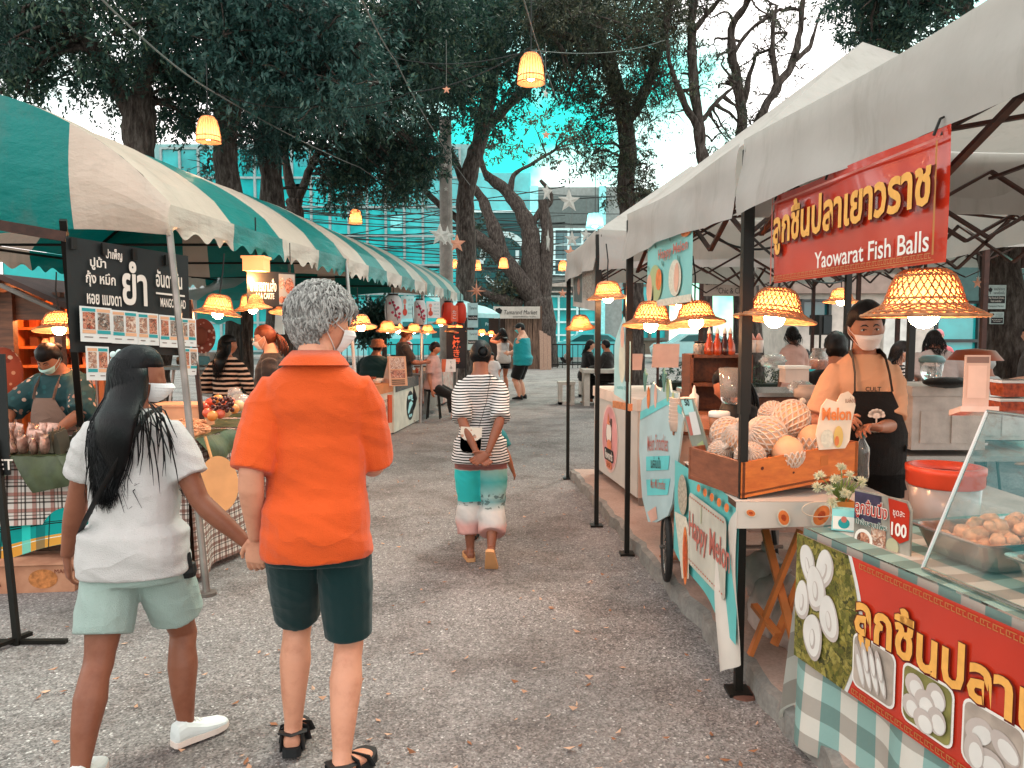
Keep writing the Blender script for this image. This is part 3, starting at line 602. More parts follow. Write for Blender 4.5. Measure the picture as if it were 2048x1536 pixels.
def bell_lamp(label,loc,s,power,shade,glow,cord=.6):
 root=thing('bell_lamp',label,'lamp',loc,'bell lamps strung over the lane');mb=MB();pr=[(.02,.30),(.075,.295),(.105,.255),(.125,.18),(.138,.08),(.145,0)]
 mb.lathe([(r*s,z*s)for r,z in pr],n=28,cap=False);mb.build('lamp_shade',shade,root,smooth=True,local=True)
 mb=MB()
 for i in range(26):a=2*PI*i/26;mb.tube([V((r*1.01*math.cos(a),r*1.01*math.sin(a),z))*s for r,z in pr],.0035*s,4)
 for z_,r_ in((.0,.147),(.06,.142),(.297,.07)):mb.tube([V((r_*math.cos(a),r_*math.sin(a),z_))*s for a in[2*PI*i/28 for i in range(29)]],.006*s,4)
 mb.build('shade_ribs',STRAW,root,local=True)
 mb=MB();mb.ball((0,0,.07*s),.05*s,14,8);mb.build('bulb',glow,root,smooth=True,local=True)
 mb=MB();mb.tube([V((0,0,.29*s)),V((0,0,.29*s+cord))],.006,5);mb.tube([V((.02*s*math.cos(a),0,.30*s+.02*s*math.sin(a)))for a in[i*PI/4 for i in range(9)]],.003,4);mb.build('cord',CORD,root,local=True)
 if power:
  l=bpy.data.lights.new('lamp_light','POINT');l.energy=power;l.color=(1,.52,.22);l.shadow_soft_size=.03;lo=bpy.data.objects.new('lamp_light',l);COL.objects.link(lo);lo.parent=root;lo.location=(0,0,.05)
 return root
t=NT('rattan_shade');t.set((.6,.3,.12,1),.7);t.translucent((1,.42,.2,1),.7);RATTAN=t.m
BULB2=mat('bright_bulb',(1,.85,.65,1),.3,var=0,emit=(1,.60,.34,1),es=60)
for px,py,d,s,pw,cord,lab in[(1062,166,7.2,.86,16,.9,'largest rattan bell lamp hanging high over the middle of the lane'),(417,284,8.2,.86,16,.55,'rattan bell lamp hanging over the striped canopy at the left'),(711,447,16,.95,14,.8,'small rattan bell lamp before the cyan glass building'),(1007,536,23,1.0,12,.6,'small bell lamp in front of the slanting dark branch'),(953,540,23.5,1.0,12,.8,'small bell lamp right of the grey leaning trunk'),(1126,541,20,.85,10,.7,'small bell lamp beside the corner of the third white tent'),(908,536,24,.9,8,.7,'small bell lamp half hidden by the concrete pole')]:
 bell_lamp(lab,A(px,py,d),s,pw,RATTAN,BULB2,cord)
cy=NT('cyan_shade');cy.set((.1,.65,.7,1),.6);cy.translucent((.35,.95,.95,1),.5)
r=thing('drum_lamp','white and cyan drum lamp hanging above the third white tent','lamp',A(1190,455,11));mb=MB();mb.lathe([(.10,.19),(.13,.0)],n=24,cap=False);mb.build('lamp_shade',cy.m,r,local=True)
mb=MB();mb.ball((0,0,.05),.055,12,8);mb.build('bulb',mat('white_bulb',(1,1,1,1),.3,var=0,emit=(.9,1,1,1),es=22),r,local=True);mb=MB();mb.tube([(0,0,.08),(0,0,.9)],.005,5);mb.build('cord',CORD,r,local=True)
r=thing('lantern_lamp','boxy warm lamp hanging from the near striped canopy above the A LA CARTE board','lamp',A(513,545,6.4));mb=MB();mb.box((0,0,.06),(.17,.17,.10));mb.box((0,0,.12),(.19,.19,.02));mb.build('lamp_shade',mat('warm_box',(.9,.5,.25,1),.5,tl=.5,emit=(1,.55,.22,1),es=.9),r,local=True);l=bpy.data.lights.new('lamp_light','POINT');l.energy=20;l.color=(1,.5,.2);l.shadow_soft_size=.06;lo=bpy.data.objects.new('lamp_light',l);COL.objects.link(lo);lo.parent=r;lo.location=(0,0,-.06);mb=MB();mb.tube([(0,0,.12),(0,0,.45)],.006,5);mb.build('cord',CORD,r,local=True)
# cables, strings and paper stars
def cable(label,pts,r=.006,sag=.0,m=CORD,name='overhead_cable',group='cables over the lane'):
 mb=MB();out=[]
 for a,b in zip(pts[:-1],pts[1:]):
  for k in range(12):t=k/12;p=V(a)*(1-t)+V(b)*t;out.append(p-V((0,0,sag*4*t*(1-t))))
 out.append(V(pts[-1]));mb.tube(out,r,5);return solo(name,mb,m,label,'cable',group)
GREY=mat('grey_rope','#6a6864',.7)
cable('grey rope running from the top left edge over the canopies to the rattan bell lamp',[A(195,-10,5.5),A(420,180,8.2),A(720,335,14),A(880,430,20)],.008,.05,GREY)
cable('grey rope crossing the lane from the top edge to the concrete pole',[A(720,-10,7),A(790,120,9),A(870,265,13),A(940,370,20)],.009,.04,GREY)
cable('rope that carries the largest bell lamp from the top edge',[A(1045,-10,6.2),A(1068,70,7.2),A(1110,190,9)],.006,.0,GREY)
cable('thin cable sagging from the left trunks to the largest bell lamp',[A(430,185,8.2),A(640,210,9),A(820,185,8.6),A(1060,95,7.2)],.006,.08)
cable('thin cable from the top of the lane towards the bare trees',[A(790,116,9),A(1060,100,8),A(1330,80,12)],.005,.1)
cable('cable from the dark trunks down to the middle canopy',[A(455,300,12.5),A(560,250,12),A(700,150,10)],.006,.05)
q=random.Random(9);mb=MB()
for i in range(44):
 y0=q.uniform(385,560);d=q.uniform(36.2,38);x0,x1=q.choice([(540,1130),(560,900),(900,1480),(600,1480)]);a,b=A(x0,y0+q.uniform(-30,30),d),A(x1,y0+q.uniform(-40,40),d)
 out=[a*(1-k/14)+b*(k/14)-V((0,0,q.uniform(.3,1.0)*0+4*.35*(k/14)*(1-k/14)))for k in range(15)];mb.tube(out,q.uniform(.014,.03),4)
o=solo('power_lines',mb,mat('wire_black','#191f1f',.7,var=0),'tangle of black power lines strung along the street behind the trees','power lines');o['kind']='stuff'
for i,(a,b,lab)in enumerate([((1360,440,13),(1620,130,12),'thin wire rising to the right through the bare trees'),((1330,400,13),(1560,170,12),'thin wire below another one crossing the bare trees'),((1300,470,12),(1480,300,12),'lowest thin wire in front of the bare trees')]):cable(lab,[A(*a),A(*b)],.005,.15)
def star(label,px,py,d,r,m,points=5,inner=.42,rot=0,string=.5):
 c=A(px,py,d);fr=Fr(c,(math.cos(rot),math.sin(rot),0),(0,0,1));pts=[]
 for k in range(points*2):a=PI/2+PI*k/points;rr=r if k%2==0 else r*inner;pts.append(fr.p(rr*math.cos(a),rr*math.sin(a)))
 if points==8:pts=[fr.p((r*(1 if k%8==0 else .85 if k%8==4 else .62 if k%2==0 else .22))*math.cos(PI/2+PI*k/8),(r*(1 if k%8==0 else .85 if k%8==4 else .62 if k%2==0 else .22))*math.sin(PI/2+PI*k/8))for k in range(16)]
 root=thing('paper_star',label,'star',c,'paper stars hung over the lane');mb=MB();n=len(pts)
 for s_ in(1,-1):
  f0=c+fr.n*(s_*r*.14);mb.add([f0]+pts,[(0,1+k,1+(k+1)%n)if s_>0 else(0,1+(k+1)%n,1+k)for k in range(n)])
 mb.build('star_body',m,root);mb=MB();mb.tube([c+V((0,0,r*.98)),c+V((0,0,r+string))],.003,4);mb.build('string',GREY,root)
SW=mat('star_white','#c9c6bf',.7,tl=.3);SP=mat('star_pink','#e0a488',.7,tl=.3)
for px,py,d,r,m,rot,lab in[(893,179,9,.05,SP,0,'tiny pink star on a string high beside the dark crown'),(1091,187,9,.06,SW,.9,'small white star below the largest bell lamp'),(1092,270,12,.075,SP,.2,'pink star in front of the bright leaves over the lane'),(875,313,18,.07,SW,0,'small white star high on the concrete pole'),(891,330,18,.07,SW,.5,'thin white star just under the small one on the concrete pole'),(892,378,18,.06,SW,0,'smallest white star at the middle of the concrete pole'),(880,470,13,.20,SW,.4,'big white star at the left side of the concrete pole'),(895,473,13.4,.19,SW,.9,'white star overlapping the right side of the concrete pole'),(914,487,14,.17,SP,.3,'pinkish star between the concrete pole and the grey trunk'),(1094,384,13,.17,SW,.9,'white star seen edgewise beside the upper window of the grey shophouse'),(1138,402,13,.20,SW,.2,'largest white star before the grey shophouse'),(1096,482,14,.22,SW,1.35,'very thin white star at the lower window of the grey shophouse'),(1144,478,14,.15,SW,.2,'white star above the corner of the third tent'),(1172,470,14,.14,SW,.6,'grey white star touching the slope of the third tent'),(1141,505,14,.13,SP,.3,'star half hidden by the roof of the third tent'),(1125,587,24,.16,SP,.3,'small pink star low beside the third tent'),(1955,566,9,.07,SP,.1,'pink star under the dark green fascia at the right'),(1957,557,9.2,.035,SW,.1,'tiny white star above the pink one at the right')]:
 star(lab,px,py,d,r,m,rot=rot)
star('eight pointed glowing pink star left of the twig fence',953,582,17,.26,SP,points=8)
# people
def skinmat(name,col):
 t=NT(name);f=t.noise(9,None,8,.7);dk=(col[0]*.80,col[1]*.70,col[2]*.66,1);lt=tuple(min(1,c*1.08)for c in col[:3])+(1,);t.set(t.ramp(f,[(.3,dk),(.5,col),(.72,lt)]),t.ramp(t.noise(30,None,4),[(.3,(.42,.42,.42,1)),(.7,(.62,.62,.62,1))]),0,.35)
 t.b.inputs['Subsurface Weight'].default_value=.08;t.b.inputs['Subsurface Radius'].default_value=(.02,.008,.004);t.bump(t.noise(160,None,3),.12,.002);return t.m
SK_TAN=skinmat('tan_skin',S('#a4664a'));SK_BROWN=skinmat('brown_skin',S('#824f3a'));SK_PALE=skinmat('pale_skin',S('#c98d72'));SK_FAIR=skinmat('fair_skin',S('#d39b80'))
EYEW=mat('eye_white','#cfc4bc',.25,var=0);EYED=mat('eye_dark','#120a08',.15,var=0);LIP=mat('lip','#8d4a3e',.5,var=0)
def cloth(name,col,tl=0,weave=260,rough=.85,wr=.5):
 t=NT(name);col=S(col)if isinstance(col,str)else col;o=t.coord();f=t.noise(5,o,5)
 c=t.ramp(f,[(.3,tuple(x*.90 for x in col[:3])+(1,)),(.7,tuple(min(1,x*1.06)for x in col[:3])+(1,))]);t.set(c,rough,0,.15)
 mp=t.n('Mapping');t.put(mp.inputs[0],o);mp.inputs['Scale'].default_value=(4,4,7);mp.inputs['Rotation'].default_value=(0,.75,.3);rd=t.math('POWER',t.math('SUBTRACT',1,t.math('ABSOLUTE',t.math('MULTIPLY',t.math('SUBTRACT',t.noise(1.1,mp.outputs[0],2,.4),.5),5))),2)
 h=t.math('ADD',t.math('MULTIPLY',rd,.38),t.math('MULTIPLY',t.noise(weave,o,2),.25),t.math('MULTIPLY',t.noise(13,o,5,.6),1.0));t.bump(h,wr,.03)
 t.b.inputs['Sheen Weight'].default_value=.15;return t.m
def stripes(name,a,b,period,frac=.42):
 t=NT(name);o=t.coord();z=t.xyz(o)[2];n=t.noise(5,o,2);z2=t.math('ADD',z,t.math('MULTIPLY',n,.03));t.set(t.mix(t.band(z2,period,frac),S(a),S(b)),.85,0,.15);t.bump(t.noise(14,o,5),.5,.01);return t.m
def ik(a,c,l1,l2,pole):
 a,c,pole=V(a),V(c),V(pole);d=c-a;L=d.length
 if L>(l1+l2)*.999:d=d*((l1+l2)*.999/L);c=a+d;L=d.length
 x=(l1*l1-l2*l2+L*L)/(2*L);h=math.sqrt(max(l1*l1-x*x,0));n=d.normalized();p=pole-n*pole.dot(n)
 p=p.normalized()if p.length>1e-6 else V((0,1,0));return a+n*x+p*h,c
def lerp(a,b,t):return a*(1-t)+b*t
def rings(c,ax,ay,rx,ry,n=20,sq=2.3):
 out=[]
 for j in range(n):
  a=2*PI*j/n;ca,sa=math.cos(a),math.sin(a);k=(abs(ca)**sq+abs(sa)**sq)**(-1/sq);out.append(c+ax*(rx*k*ca)+ay*(ry*k*sa))
 return out
TORSO=[(.445,.070,.055,.0),(.47,.092,.070,-.006),(.51,.101,.077,-.010),(.55,.097,.073,-.006),(.60,.088,.064,.002),(.64,.086,.061,.004),(.69,.094,.064,.004),(.74,.106,.068,.002),(.775,.108,.064,-.002),(.80,.100,.057,-.004),(.818,.082,.050,-.006),(.835,.058,.043,-.007),(.852,.039,.037,-.005),(.875,.033,.035,.004)]
HIN={}
def headpt(d,hw=.072,hd=.094,hh=.112,feat=True):
 x,y,z=d;low=max(0,-z);up=max(0,z)
 kx=1-.30*low**1.4-.05*up;ky=1-(.10*low if y>0 else .42*low**1.1)
 p=V((x*hw*kx,y*hd*ky,z*hh))
 if y>0 and low>.1:p.y+=.010*low;p.z+=.004*low
 if y<0:p.y-=.008*(1-low)
 if feat and y>0:
  g=lambda cx,cz,s,a:a*math.exp(-(((x-cx)/s)**2+((z-cz)/s)**2))
  p.y+=g(0,-.26,.10,.020)+g(0,-.10,.09,.009)-g(.40,.02,.17,.010)-g(-.40,.02,.17,.010)+g(0,-.58,.16,.006)+g(0,-.92,.2,.004)+g(0,.20,.5,.003)+g(.5,-.25,.22,.003)+g(-.5,-.25,.22,.003)
 return p
def mk_head(mb,M,c,s,n=40,m=30):
 rs=[]
 for i in range(m+1):
  th=min(max(PI*i/m,.03),PI-.03);ring=[]
  for j in range(n):a=2*PI*j/n;ring.append(c+M@(headpt((math.sin(th)*math.cos(a),math.sin(th)*math.sin(a),-math.cos(th)))*s))
  rs.append(ring)
 mb.loft(rs)
 for sx in(-1,1):
  e=[V((sx*.071,-.012,-.012)),V((sx*.080,-.020,.002)),V((sx*.083,-.022,.016))]
  rr=[];ax=M@V((sx*.45,-.9,0)).normalized();az=M@V((0,-.15,1)).normalized();nn=ax.cross(az).normalized();cc=c+M@(V((sx*.076,-.014,-.004))*s)
  for k,q in((-.011,.6),(-.004,1.0),(.004,1.0),(.010,.75)):rr.append([cc+nn*(k*.55*s)+ax*(.017*q*s*math.cos(2*PI*j/14))+az*(.032*q*s*math.sin(2*PI*j/14)*(1.1 if math.sin(2*PI*j/14)>0 else .9))for j in range(14)])
  mb.loft(rr)
def eyes(mbl,M,c,s,close=0):
 for sx in(-1,1):
  p=headpt((.40*sx,.91,.04));p.y-=.001
  mbl[0].ball(c+M@((p+V((0,-.004,0)))*s),tuple(v*s for v in(.0140,.010,.0080*(1-close))),12,8,M=M)
  mbl[1].ball(c+M@((p+V((0,.0035,0)))*s),tuple(v*s for v in(.0062,.004,.0064*(1-close))),10,6,M=M)
  pts=[c+M@((headpt((sx*a,math.sqrt(1-a*a-z*z),z))+V((0,.002,0)))*s)for a,z in((.16,.20),(.30,.27),(.45,.26),(.60,.19))]
  mbl[1].tube(pts,[.002*s,.0038*s,.0036*s,.0015*s],6)
  pts=[c+M@((headpt((sx*a,math.sqrt(1-a*a-z*z),z))+V((0,.0015,0)))*s)for a,z in((.24,.06),(.34,.095),(.46,.09),(.58,.045))]
  mbl[1].tube(pts,.0016*s,5)
def hand(mb,w,d,pn,side,s,curl=.45,spread=.12):
 """wrist, pointing direction, palm normal, +1 thumb towards d x pn"""
 w,d=V(w),V(d).normalized();pn=V(pn);pn=(pn-d*pn.dot(d)).normalized();t=d.cross(pn)*side
 rr=[]
 for k,(a,rx,ry)in enumerate([(-.012,.024,.018),(.012,.028,.0165),(.045,.038,.0150),(.080,.041,.0135),(.094,.036,.011)]):rr.append(rings(w+d*(a*s),t,pn,rx*s,ry*s,12,2.4))
 mb.loft(rr)
 for i,(off,ln)in enumerate([(.029,.070),(.010,.078),(-.0095,.072),(-.028,.056)]):
  p=w+d*(.088*s)+t*(off*s);a=curl*(.8+.12*i);dd=(d+t*(off*spread*6)).normalized();pts=[p-dd*(.014*s),p]
  for k,f in enumerate((.45,.30,.25)):
   an=a*(k+1)*.85;dv=dd*math.cos(an)+pn*math.sin(an);p=p+dv*(ln*f*s);pts.append(p)
  mb.tube(pts,[.0088*s,.0088*s,.0082*s,.0075*s,.0055*s],8)
 b=w+d*(.022*s)+t*(.026*s);td=(d*.72+t*.62+pn*.3).normalized();p1=b+td*(.036*s);p2=p1+(td*.8+d*.5).normalized()*(.030*s);p3=p2+(d*.9+pn*.35).normalized()*(.022*s)
 mb.tube([b-td*(.012*s),b,p1,p2,p3],[.014*s,.0135*s,.0105*s,.0092*s,.006*s],8)
def person(label,loc,yaw=0,H=1.65,build=1.0,sex='f',skin=None,pelvis=None,lean=0,twist=0,side=0,head=(0,0,0),hL=None,hR=None,fL=None,fR=None,pL=None,pR=None,eL=None,eR=None,top=None,bottom=None,hair=None,mask=None,shoes=None,swk=1.0,det=.010,curl=(.45,.45),palm=(None,None),gaze=False,hdir=(None,None),handvox=None,headscale=1.0,group=None,name='person'):
 root=thing(name,label,'person',loc,group,yaw);ss=H/1.7
 sw=swk*(.104 if sex=='m' else .091)*H*(1+(build-1)*.5);P=V(pelvis)if pelvis else V((0,0,.505*H))
 ML=Matrix.Rotation(side,3,'Y')@Matrix.Rotation(-lean,3,'X');up0=V((0,0,.505*H))
 def T(zf,x=0,y=0):
  t=min(max((zf-.5)/.3,0),1);return P+ML@(Matrix.Rotation(twist*t,3,'Z')@V((x,y,(zf-.505)*H)))
 def AX(zf):
  t=min(max((zf-.5)/.3,0),1);m=ML@Matrix.Rotation(twist*t,3,'Z');return m@V((1,0,0)),m@V((0,1,0))
 bw=lambda zf,hw:hw*H*(1+(build-1)*(1.15 if .5<zf<.72 else .7))*((1.03 if zf<.56 else .93 if zf>.7 else .95)if sex=='f' else(.97 if zf<.56 else 1.04))
 bd=lambda zf,hd:hd*H*(1+(build-1)*(1.4 if .52<zf<.75 else .8))
 def torso(mb,e=0,z0=.44,z1=.88,flare=0,drop=None):
  lv=[z0+(z1-z0)*i/16 for i in range(17)];rr=[]
  for z in lv:
   zc=min(max(z,TORSO[0][0]),TORSO[-1][0]);k=max(i for i in range(len(TORSO)-1)if TORSO[i][0]<=zc+1e-9);a,b=TORSO[k],TORSO[k+1];f=(zc-a[0])/(b[0]-a[0])
   hw,hd,yo=(a[i]*(1-f)+b[i]*f for i in(1,2,3))
   if e and z<.70:
    hw=max(hw,.098 if z>.57 else .111);hd=max(hd,.072 if z>.57 else .085)
   ex=(.006*min(max((.60-z)/.08,0),1))if e>.009 else 0;ax,ay=AX(z);rr.append(rings(T(z,0,yo*H),ax,ay,bw(z,hw)+e+ex+flare*max(0,.7-z),bd(z,hd)+e+ex+flare*max(0,.7-z),24,2.35))
  mb.loft(rr)
 shL,shR=T(.780,-sw,-.004*H),T(.780,sw,-.004*H);ua,fa=.172*H,.155*H;tl_,ll=.240*H,.232*H
 hL=V(hL)if hL else shL+V((-.04*H,.02*H,-.32*H));hR=V(hR)if hR else shR+V((.04*H,.02*H,-.32*H))
 elL,hL=ik(shL,hL,ua,fa,eL or(-.5,-1,-.2));elR,hR=ik(shR,hR,ua,fa,eR or(.5,-1,-.2))
 hpL,hpR=P+V((-.052*H,0,-.015*H)),P+V((.052*H,0,-.015*H))
 fL=fL or((-.07*H,.0,.045*H),0,0);fR=fR or((.07*H,.0,.045*H),0,0)
 knL,anL=ik(hpL,fL[0],tl_,ll,pL or(-.05,1,0));knR,anR=ik(hpR,fR[0],tl_,ll,pR or(.05,1,0));b2=1+(build-1)*.8
 def arm(mb,sh,el,ha,e=0,L=2.0,flare=0):
  ab=.95 if sex=='f' else 1.05
  prof_=[(0,.032),(.15,.0335),(.5,.031),(.95,.0255),(1.15,.0265),(1.4,.025),(1.8,.0185),(2.0,.0165)]
  pts,rs=[],[]
  for t,r in prof_+([(L,None)]if L<2 else[]):
   if t>L or(r is None and any(abs(L-q[0])<1e-3 for q in prof_)):continue
   if r is None:k=max(i for i in range(len(prof_)-1)if prof_[i][0]<=L);f=(L-prof_[k][0])/(prof_[k+1][0]-prof_[k][0]);r=prof_[k][1]*(1-f)+prof_[k+1][1]*f
   pts.append(lerp(sh,el,t)if t<=1 else lerp(el,ha,t-1));rs.append(r*H*b2*ab+e+flare*t)
  if e or True:pts.insert(0,sh+(T(.775)-sh)*.5);rs.insert(0,.030*H*b2+e*.5)
  mb.tube(pts,rs,14)
 def leg(mb,hp,kn,an,e=0,L=2.0,flare=0,seat=True):
  prof_=[(-.04,.048),(.1,.0525),(.45,.048),(.9,.0345),(1.0,.034),(1.12,.033),(1.32,.0375),(1.6,.030),(1.88,.0215),(2.0,.021)];pts,rs=[],[]
  for t,r in prof_+([(L,None)]if L<2 else[]):
   if t>L:continue
   if r is None:k=max(i for i in range(len(prof_)-1)if prof_[i][0]<=L);f=(L-prof_[k][0])/(prof_[k+1][0]-prof_[k][0]);r=prof_[k][1]*(1-f)+prof_[k+1][1]*f
   p=lerp(hp,kn,t)if t<=1 else lerp(kn,an,t-1)
   if 1.1<t<1.7 and not e:dv=(an-kn).normalized();bk=V((0,-1,0));bk=bk-dv*bk.dot(dv);p=p+bk*(.010*H)
   pts.append(p);rs.append(r*H*(1+(build-1)*.9)*(1.02 if sex=='f' and t<.6 else 1)+e+flare*max(t,0))
  mb.tube(pts,rs,16)
 def foot(mb,an,fy,fp,s=1.0,sole=0,e=0):
  f=Matrix.Rotation(fy,3,'Z')@Matrix.Rotation(fp,3,'X');rr=[]
  for y,z,rx,rz in[(-.046,-.022,.020,.022),(-.036,-.014,.031,.032),(0,-.004,.032,.038),(.05,-.014,.036,.030),(.10,-.024,.043,.021),(.14,-.029,.040,.015),(.162,-.031,.028,.010)]:
   rr.append(rings(V(an)+f@(V((0,y,z))*s*ss),f@V((1,0,0)),f@V((0,0,1)),(rx*s)*ss+e,(rz*s)*ss+e,14,2.4))
  mb.loft(rr);return f
 mb=MB();torso(mb);arm(mb,shL,elL,hL);arm(mb,shR,elR,hR);leg(mb,hpL,knL,anL);leg(mb,hpR,knR,anR);FL=foot(mb,anL,fL[1],fL[2]);FR=foot(mb,anR,fR[1],fR[2])
 hs=ss*headscale*(.98 if sex=='f' else 1.0);hy,hpitch,hroll=head;MH=Matrix.Rotation(hy,3,'Z')@Matrix.Rotation(hpitch,3,'X')@Matrix.Rotation(hroll,3,'Y')
 nk=T(.872,0,.004*H);hc=nk+ML@V((0,.014*H,0))+MH@V((0,.010*hs,.085*hs));mk_head(mb,MH,hc,hs)
 mb.tube([T(.82,0,-.012*H),T(.855,0,-.006*H),hc+MH@V((0,-.022*hs,-.045*hs))],[.046*H*(1+(build-1)*.6),.035*H,.034*H],14)
 hm=MB();hv=handvox
 for w_,el,sd,cu,pa,hd_ in((hL,elL,-1,curl[0],palm[0],hdir[0]),(hR,elR,1,curl[1],palm[1],hdir[1])):
  d=V(hd_)if hd_ else(w_-el);hand(hm if hv else mb,w_,d,pa or V((-sd,.25,0)),sd if True else 1,ss*.98,cu)
 me=remesh(mb,det,4,.5);mats=[skin or SK_TAN]
 if hv:
  m2=remesh(hm,hv,3,.45);v1,f1=mesh_arrays(me);v2,f2=mesh_arrays(m2);bb=MB();bb.add(v1,f1,0);bb.add(v2,f2,0);bpy.data.meshes.remove(m2)
 else:
  v1,f1=mesh_arrays(me);bb=MB();bb.add(v1,f1,0)
 bpy.data.meshes.remove(me)
 if gaze:
  e0,e1=MB(),MB();eyes((e0,e1),MH,hc,hs,gaze if isinstance(gaze,float)else 0);bb.add(e0 .v,e0 .f,1);bb.add(e1 .v,e1 .f,2);mats+=[EYEW,EYED]
 bb.build('body',mats,root,smooth=True,local=True)
 info=dict(root=root,T=T,AX=AX,MH=MH,hc=hc,hs=hs,hL=hL,hR=hR,elL=elL,elR=elR,shL=shL,shR=shR,anL=anL,anR=anR,knL=knL,knR=knR,FL=FL,FR=FR,ss=ss,bw=bw,bd=bd,H=H,hpL=hpL,hpR=hpR,P=P)
 sd=hash(label)%97*.37 if False else len(label)*.37
 def fold(amp,sx=4,sz=10):
  def f(p,n):q=(p[0]*sx+p[2]*5+sd,p[1]*sx,p[2]*sz+p[0]*4);n1=noise.noise(q);n2=noise.noise((q[0]*2.1,q[1]*2.1,q[2]*1.7));return amp*(1.5*(.35-abs(n1))+.7*(.3-abs(n2)))
  return f
 if bottom:
  mb=MB();e=bottom.get('ease',.014);torso(mb,e*.2,.44,bottom.get('waist',.60));L=bottom.get('leg',.6);fl=bottom.get('flare',.01)
  if bottom.get('skirt'):
   rr=[]
   for i in range(10):f=i/9;c=lerp(P+V((0,0,.03*H)),(knL+knR)/2+V((0,0,bottom['skirt'])),f);rr.append(rings(c,V((1,0,0)),V((0,1,0)),.105*H+fl*f,.085*H+fl*f,24))
   mb.loft(rr)
  else:leg(mb,hpL,knL,anL,e,L,fl);leg(mb,hpR,knR,anR,e,L,fl)
  me=remesh(mb,det,5,.5,fold(bottom.get('fold',.006),6,7));me.materials.append(bottom['mat']);info['bottom']=link(bottom.get('name','shorts'),me,root,local=True)
 if top:
  mb=MB();e=top.get('ease',.012);torso(mb,e,top.get('hem',.47),top.get('neck',.842),top.get('flare',0));L=top.get('sleeve',.55)
  if L:arm(mb,shL,elL,hL,e+.003,L,top.get('sflare',.010));arm(mb,shR,elR,hR,e+.003,L,top.get('sflare',.010))
  me=remesh(mb,det,5,.5,fold(top.get('fold',.007)));me.materials.append(top['mat']);info['top']=link(top.get('name','shirt'),me,root,local=True)
  if top.get('collar'):
   mb=MB();rr=[];ax,ay=AX(.85)
   for z,k,yo in((.836,.056,-.010),(.862,.044,-.008),(.868,.045,-.008),(.852,.060,-.012),(.838,.070,-.014)):rr.append(rings(T(z,0,yo*H+(.01 if z<.85 else 0)*0),ax,ay,k*H,k*.92*H,24,2.1))
   mb.loft(rr,cap=False);mb.build('collar',top['mat'],root,smooth=True,local=True)
 if hair:do_hair(info,**hair)
 if mask:do_mask(info,mask)
 if shoes:do_shoes(info,shoes)
 return info
def hairmat(name,a,b,rough=.45):
 t=NT(name);o=t.coord();mp=t.n('Mapping');t.put(mp.inputs[0],o);mp.inputs['Scale'].default_value=(60,60,8);g_=t.n('NewGeometry');f_=t.math('ADD',t.math('MULTIPLY',t.noise(4,mp.outputs[0],4),.5),t.math('MULTIPLY',g_.outputs['Random Per Island'],.5));t.set(t.ramp(f_,[(.2,S(a)),(.75,S(b))]),rough,0,.18);t.bump(t.noise(5,mp.outputs[0],4),.5,.004);return t.m
H_BLACK=hairmat('black_hair','#030304','#0c0d10',.40);H_GREY=hairmat('grey_hair','#5c5957','#a5a19d',.6);H_BROWN=hairmat('auburn_hair','#241009','#5a2a16',.4);H_DARK=hairmat('dark_hair','#080605','#1c1310',.4)
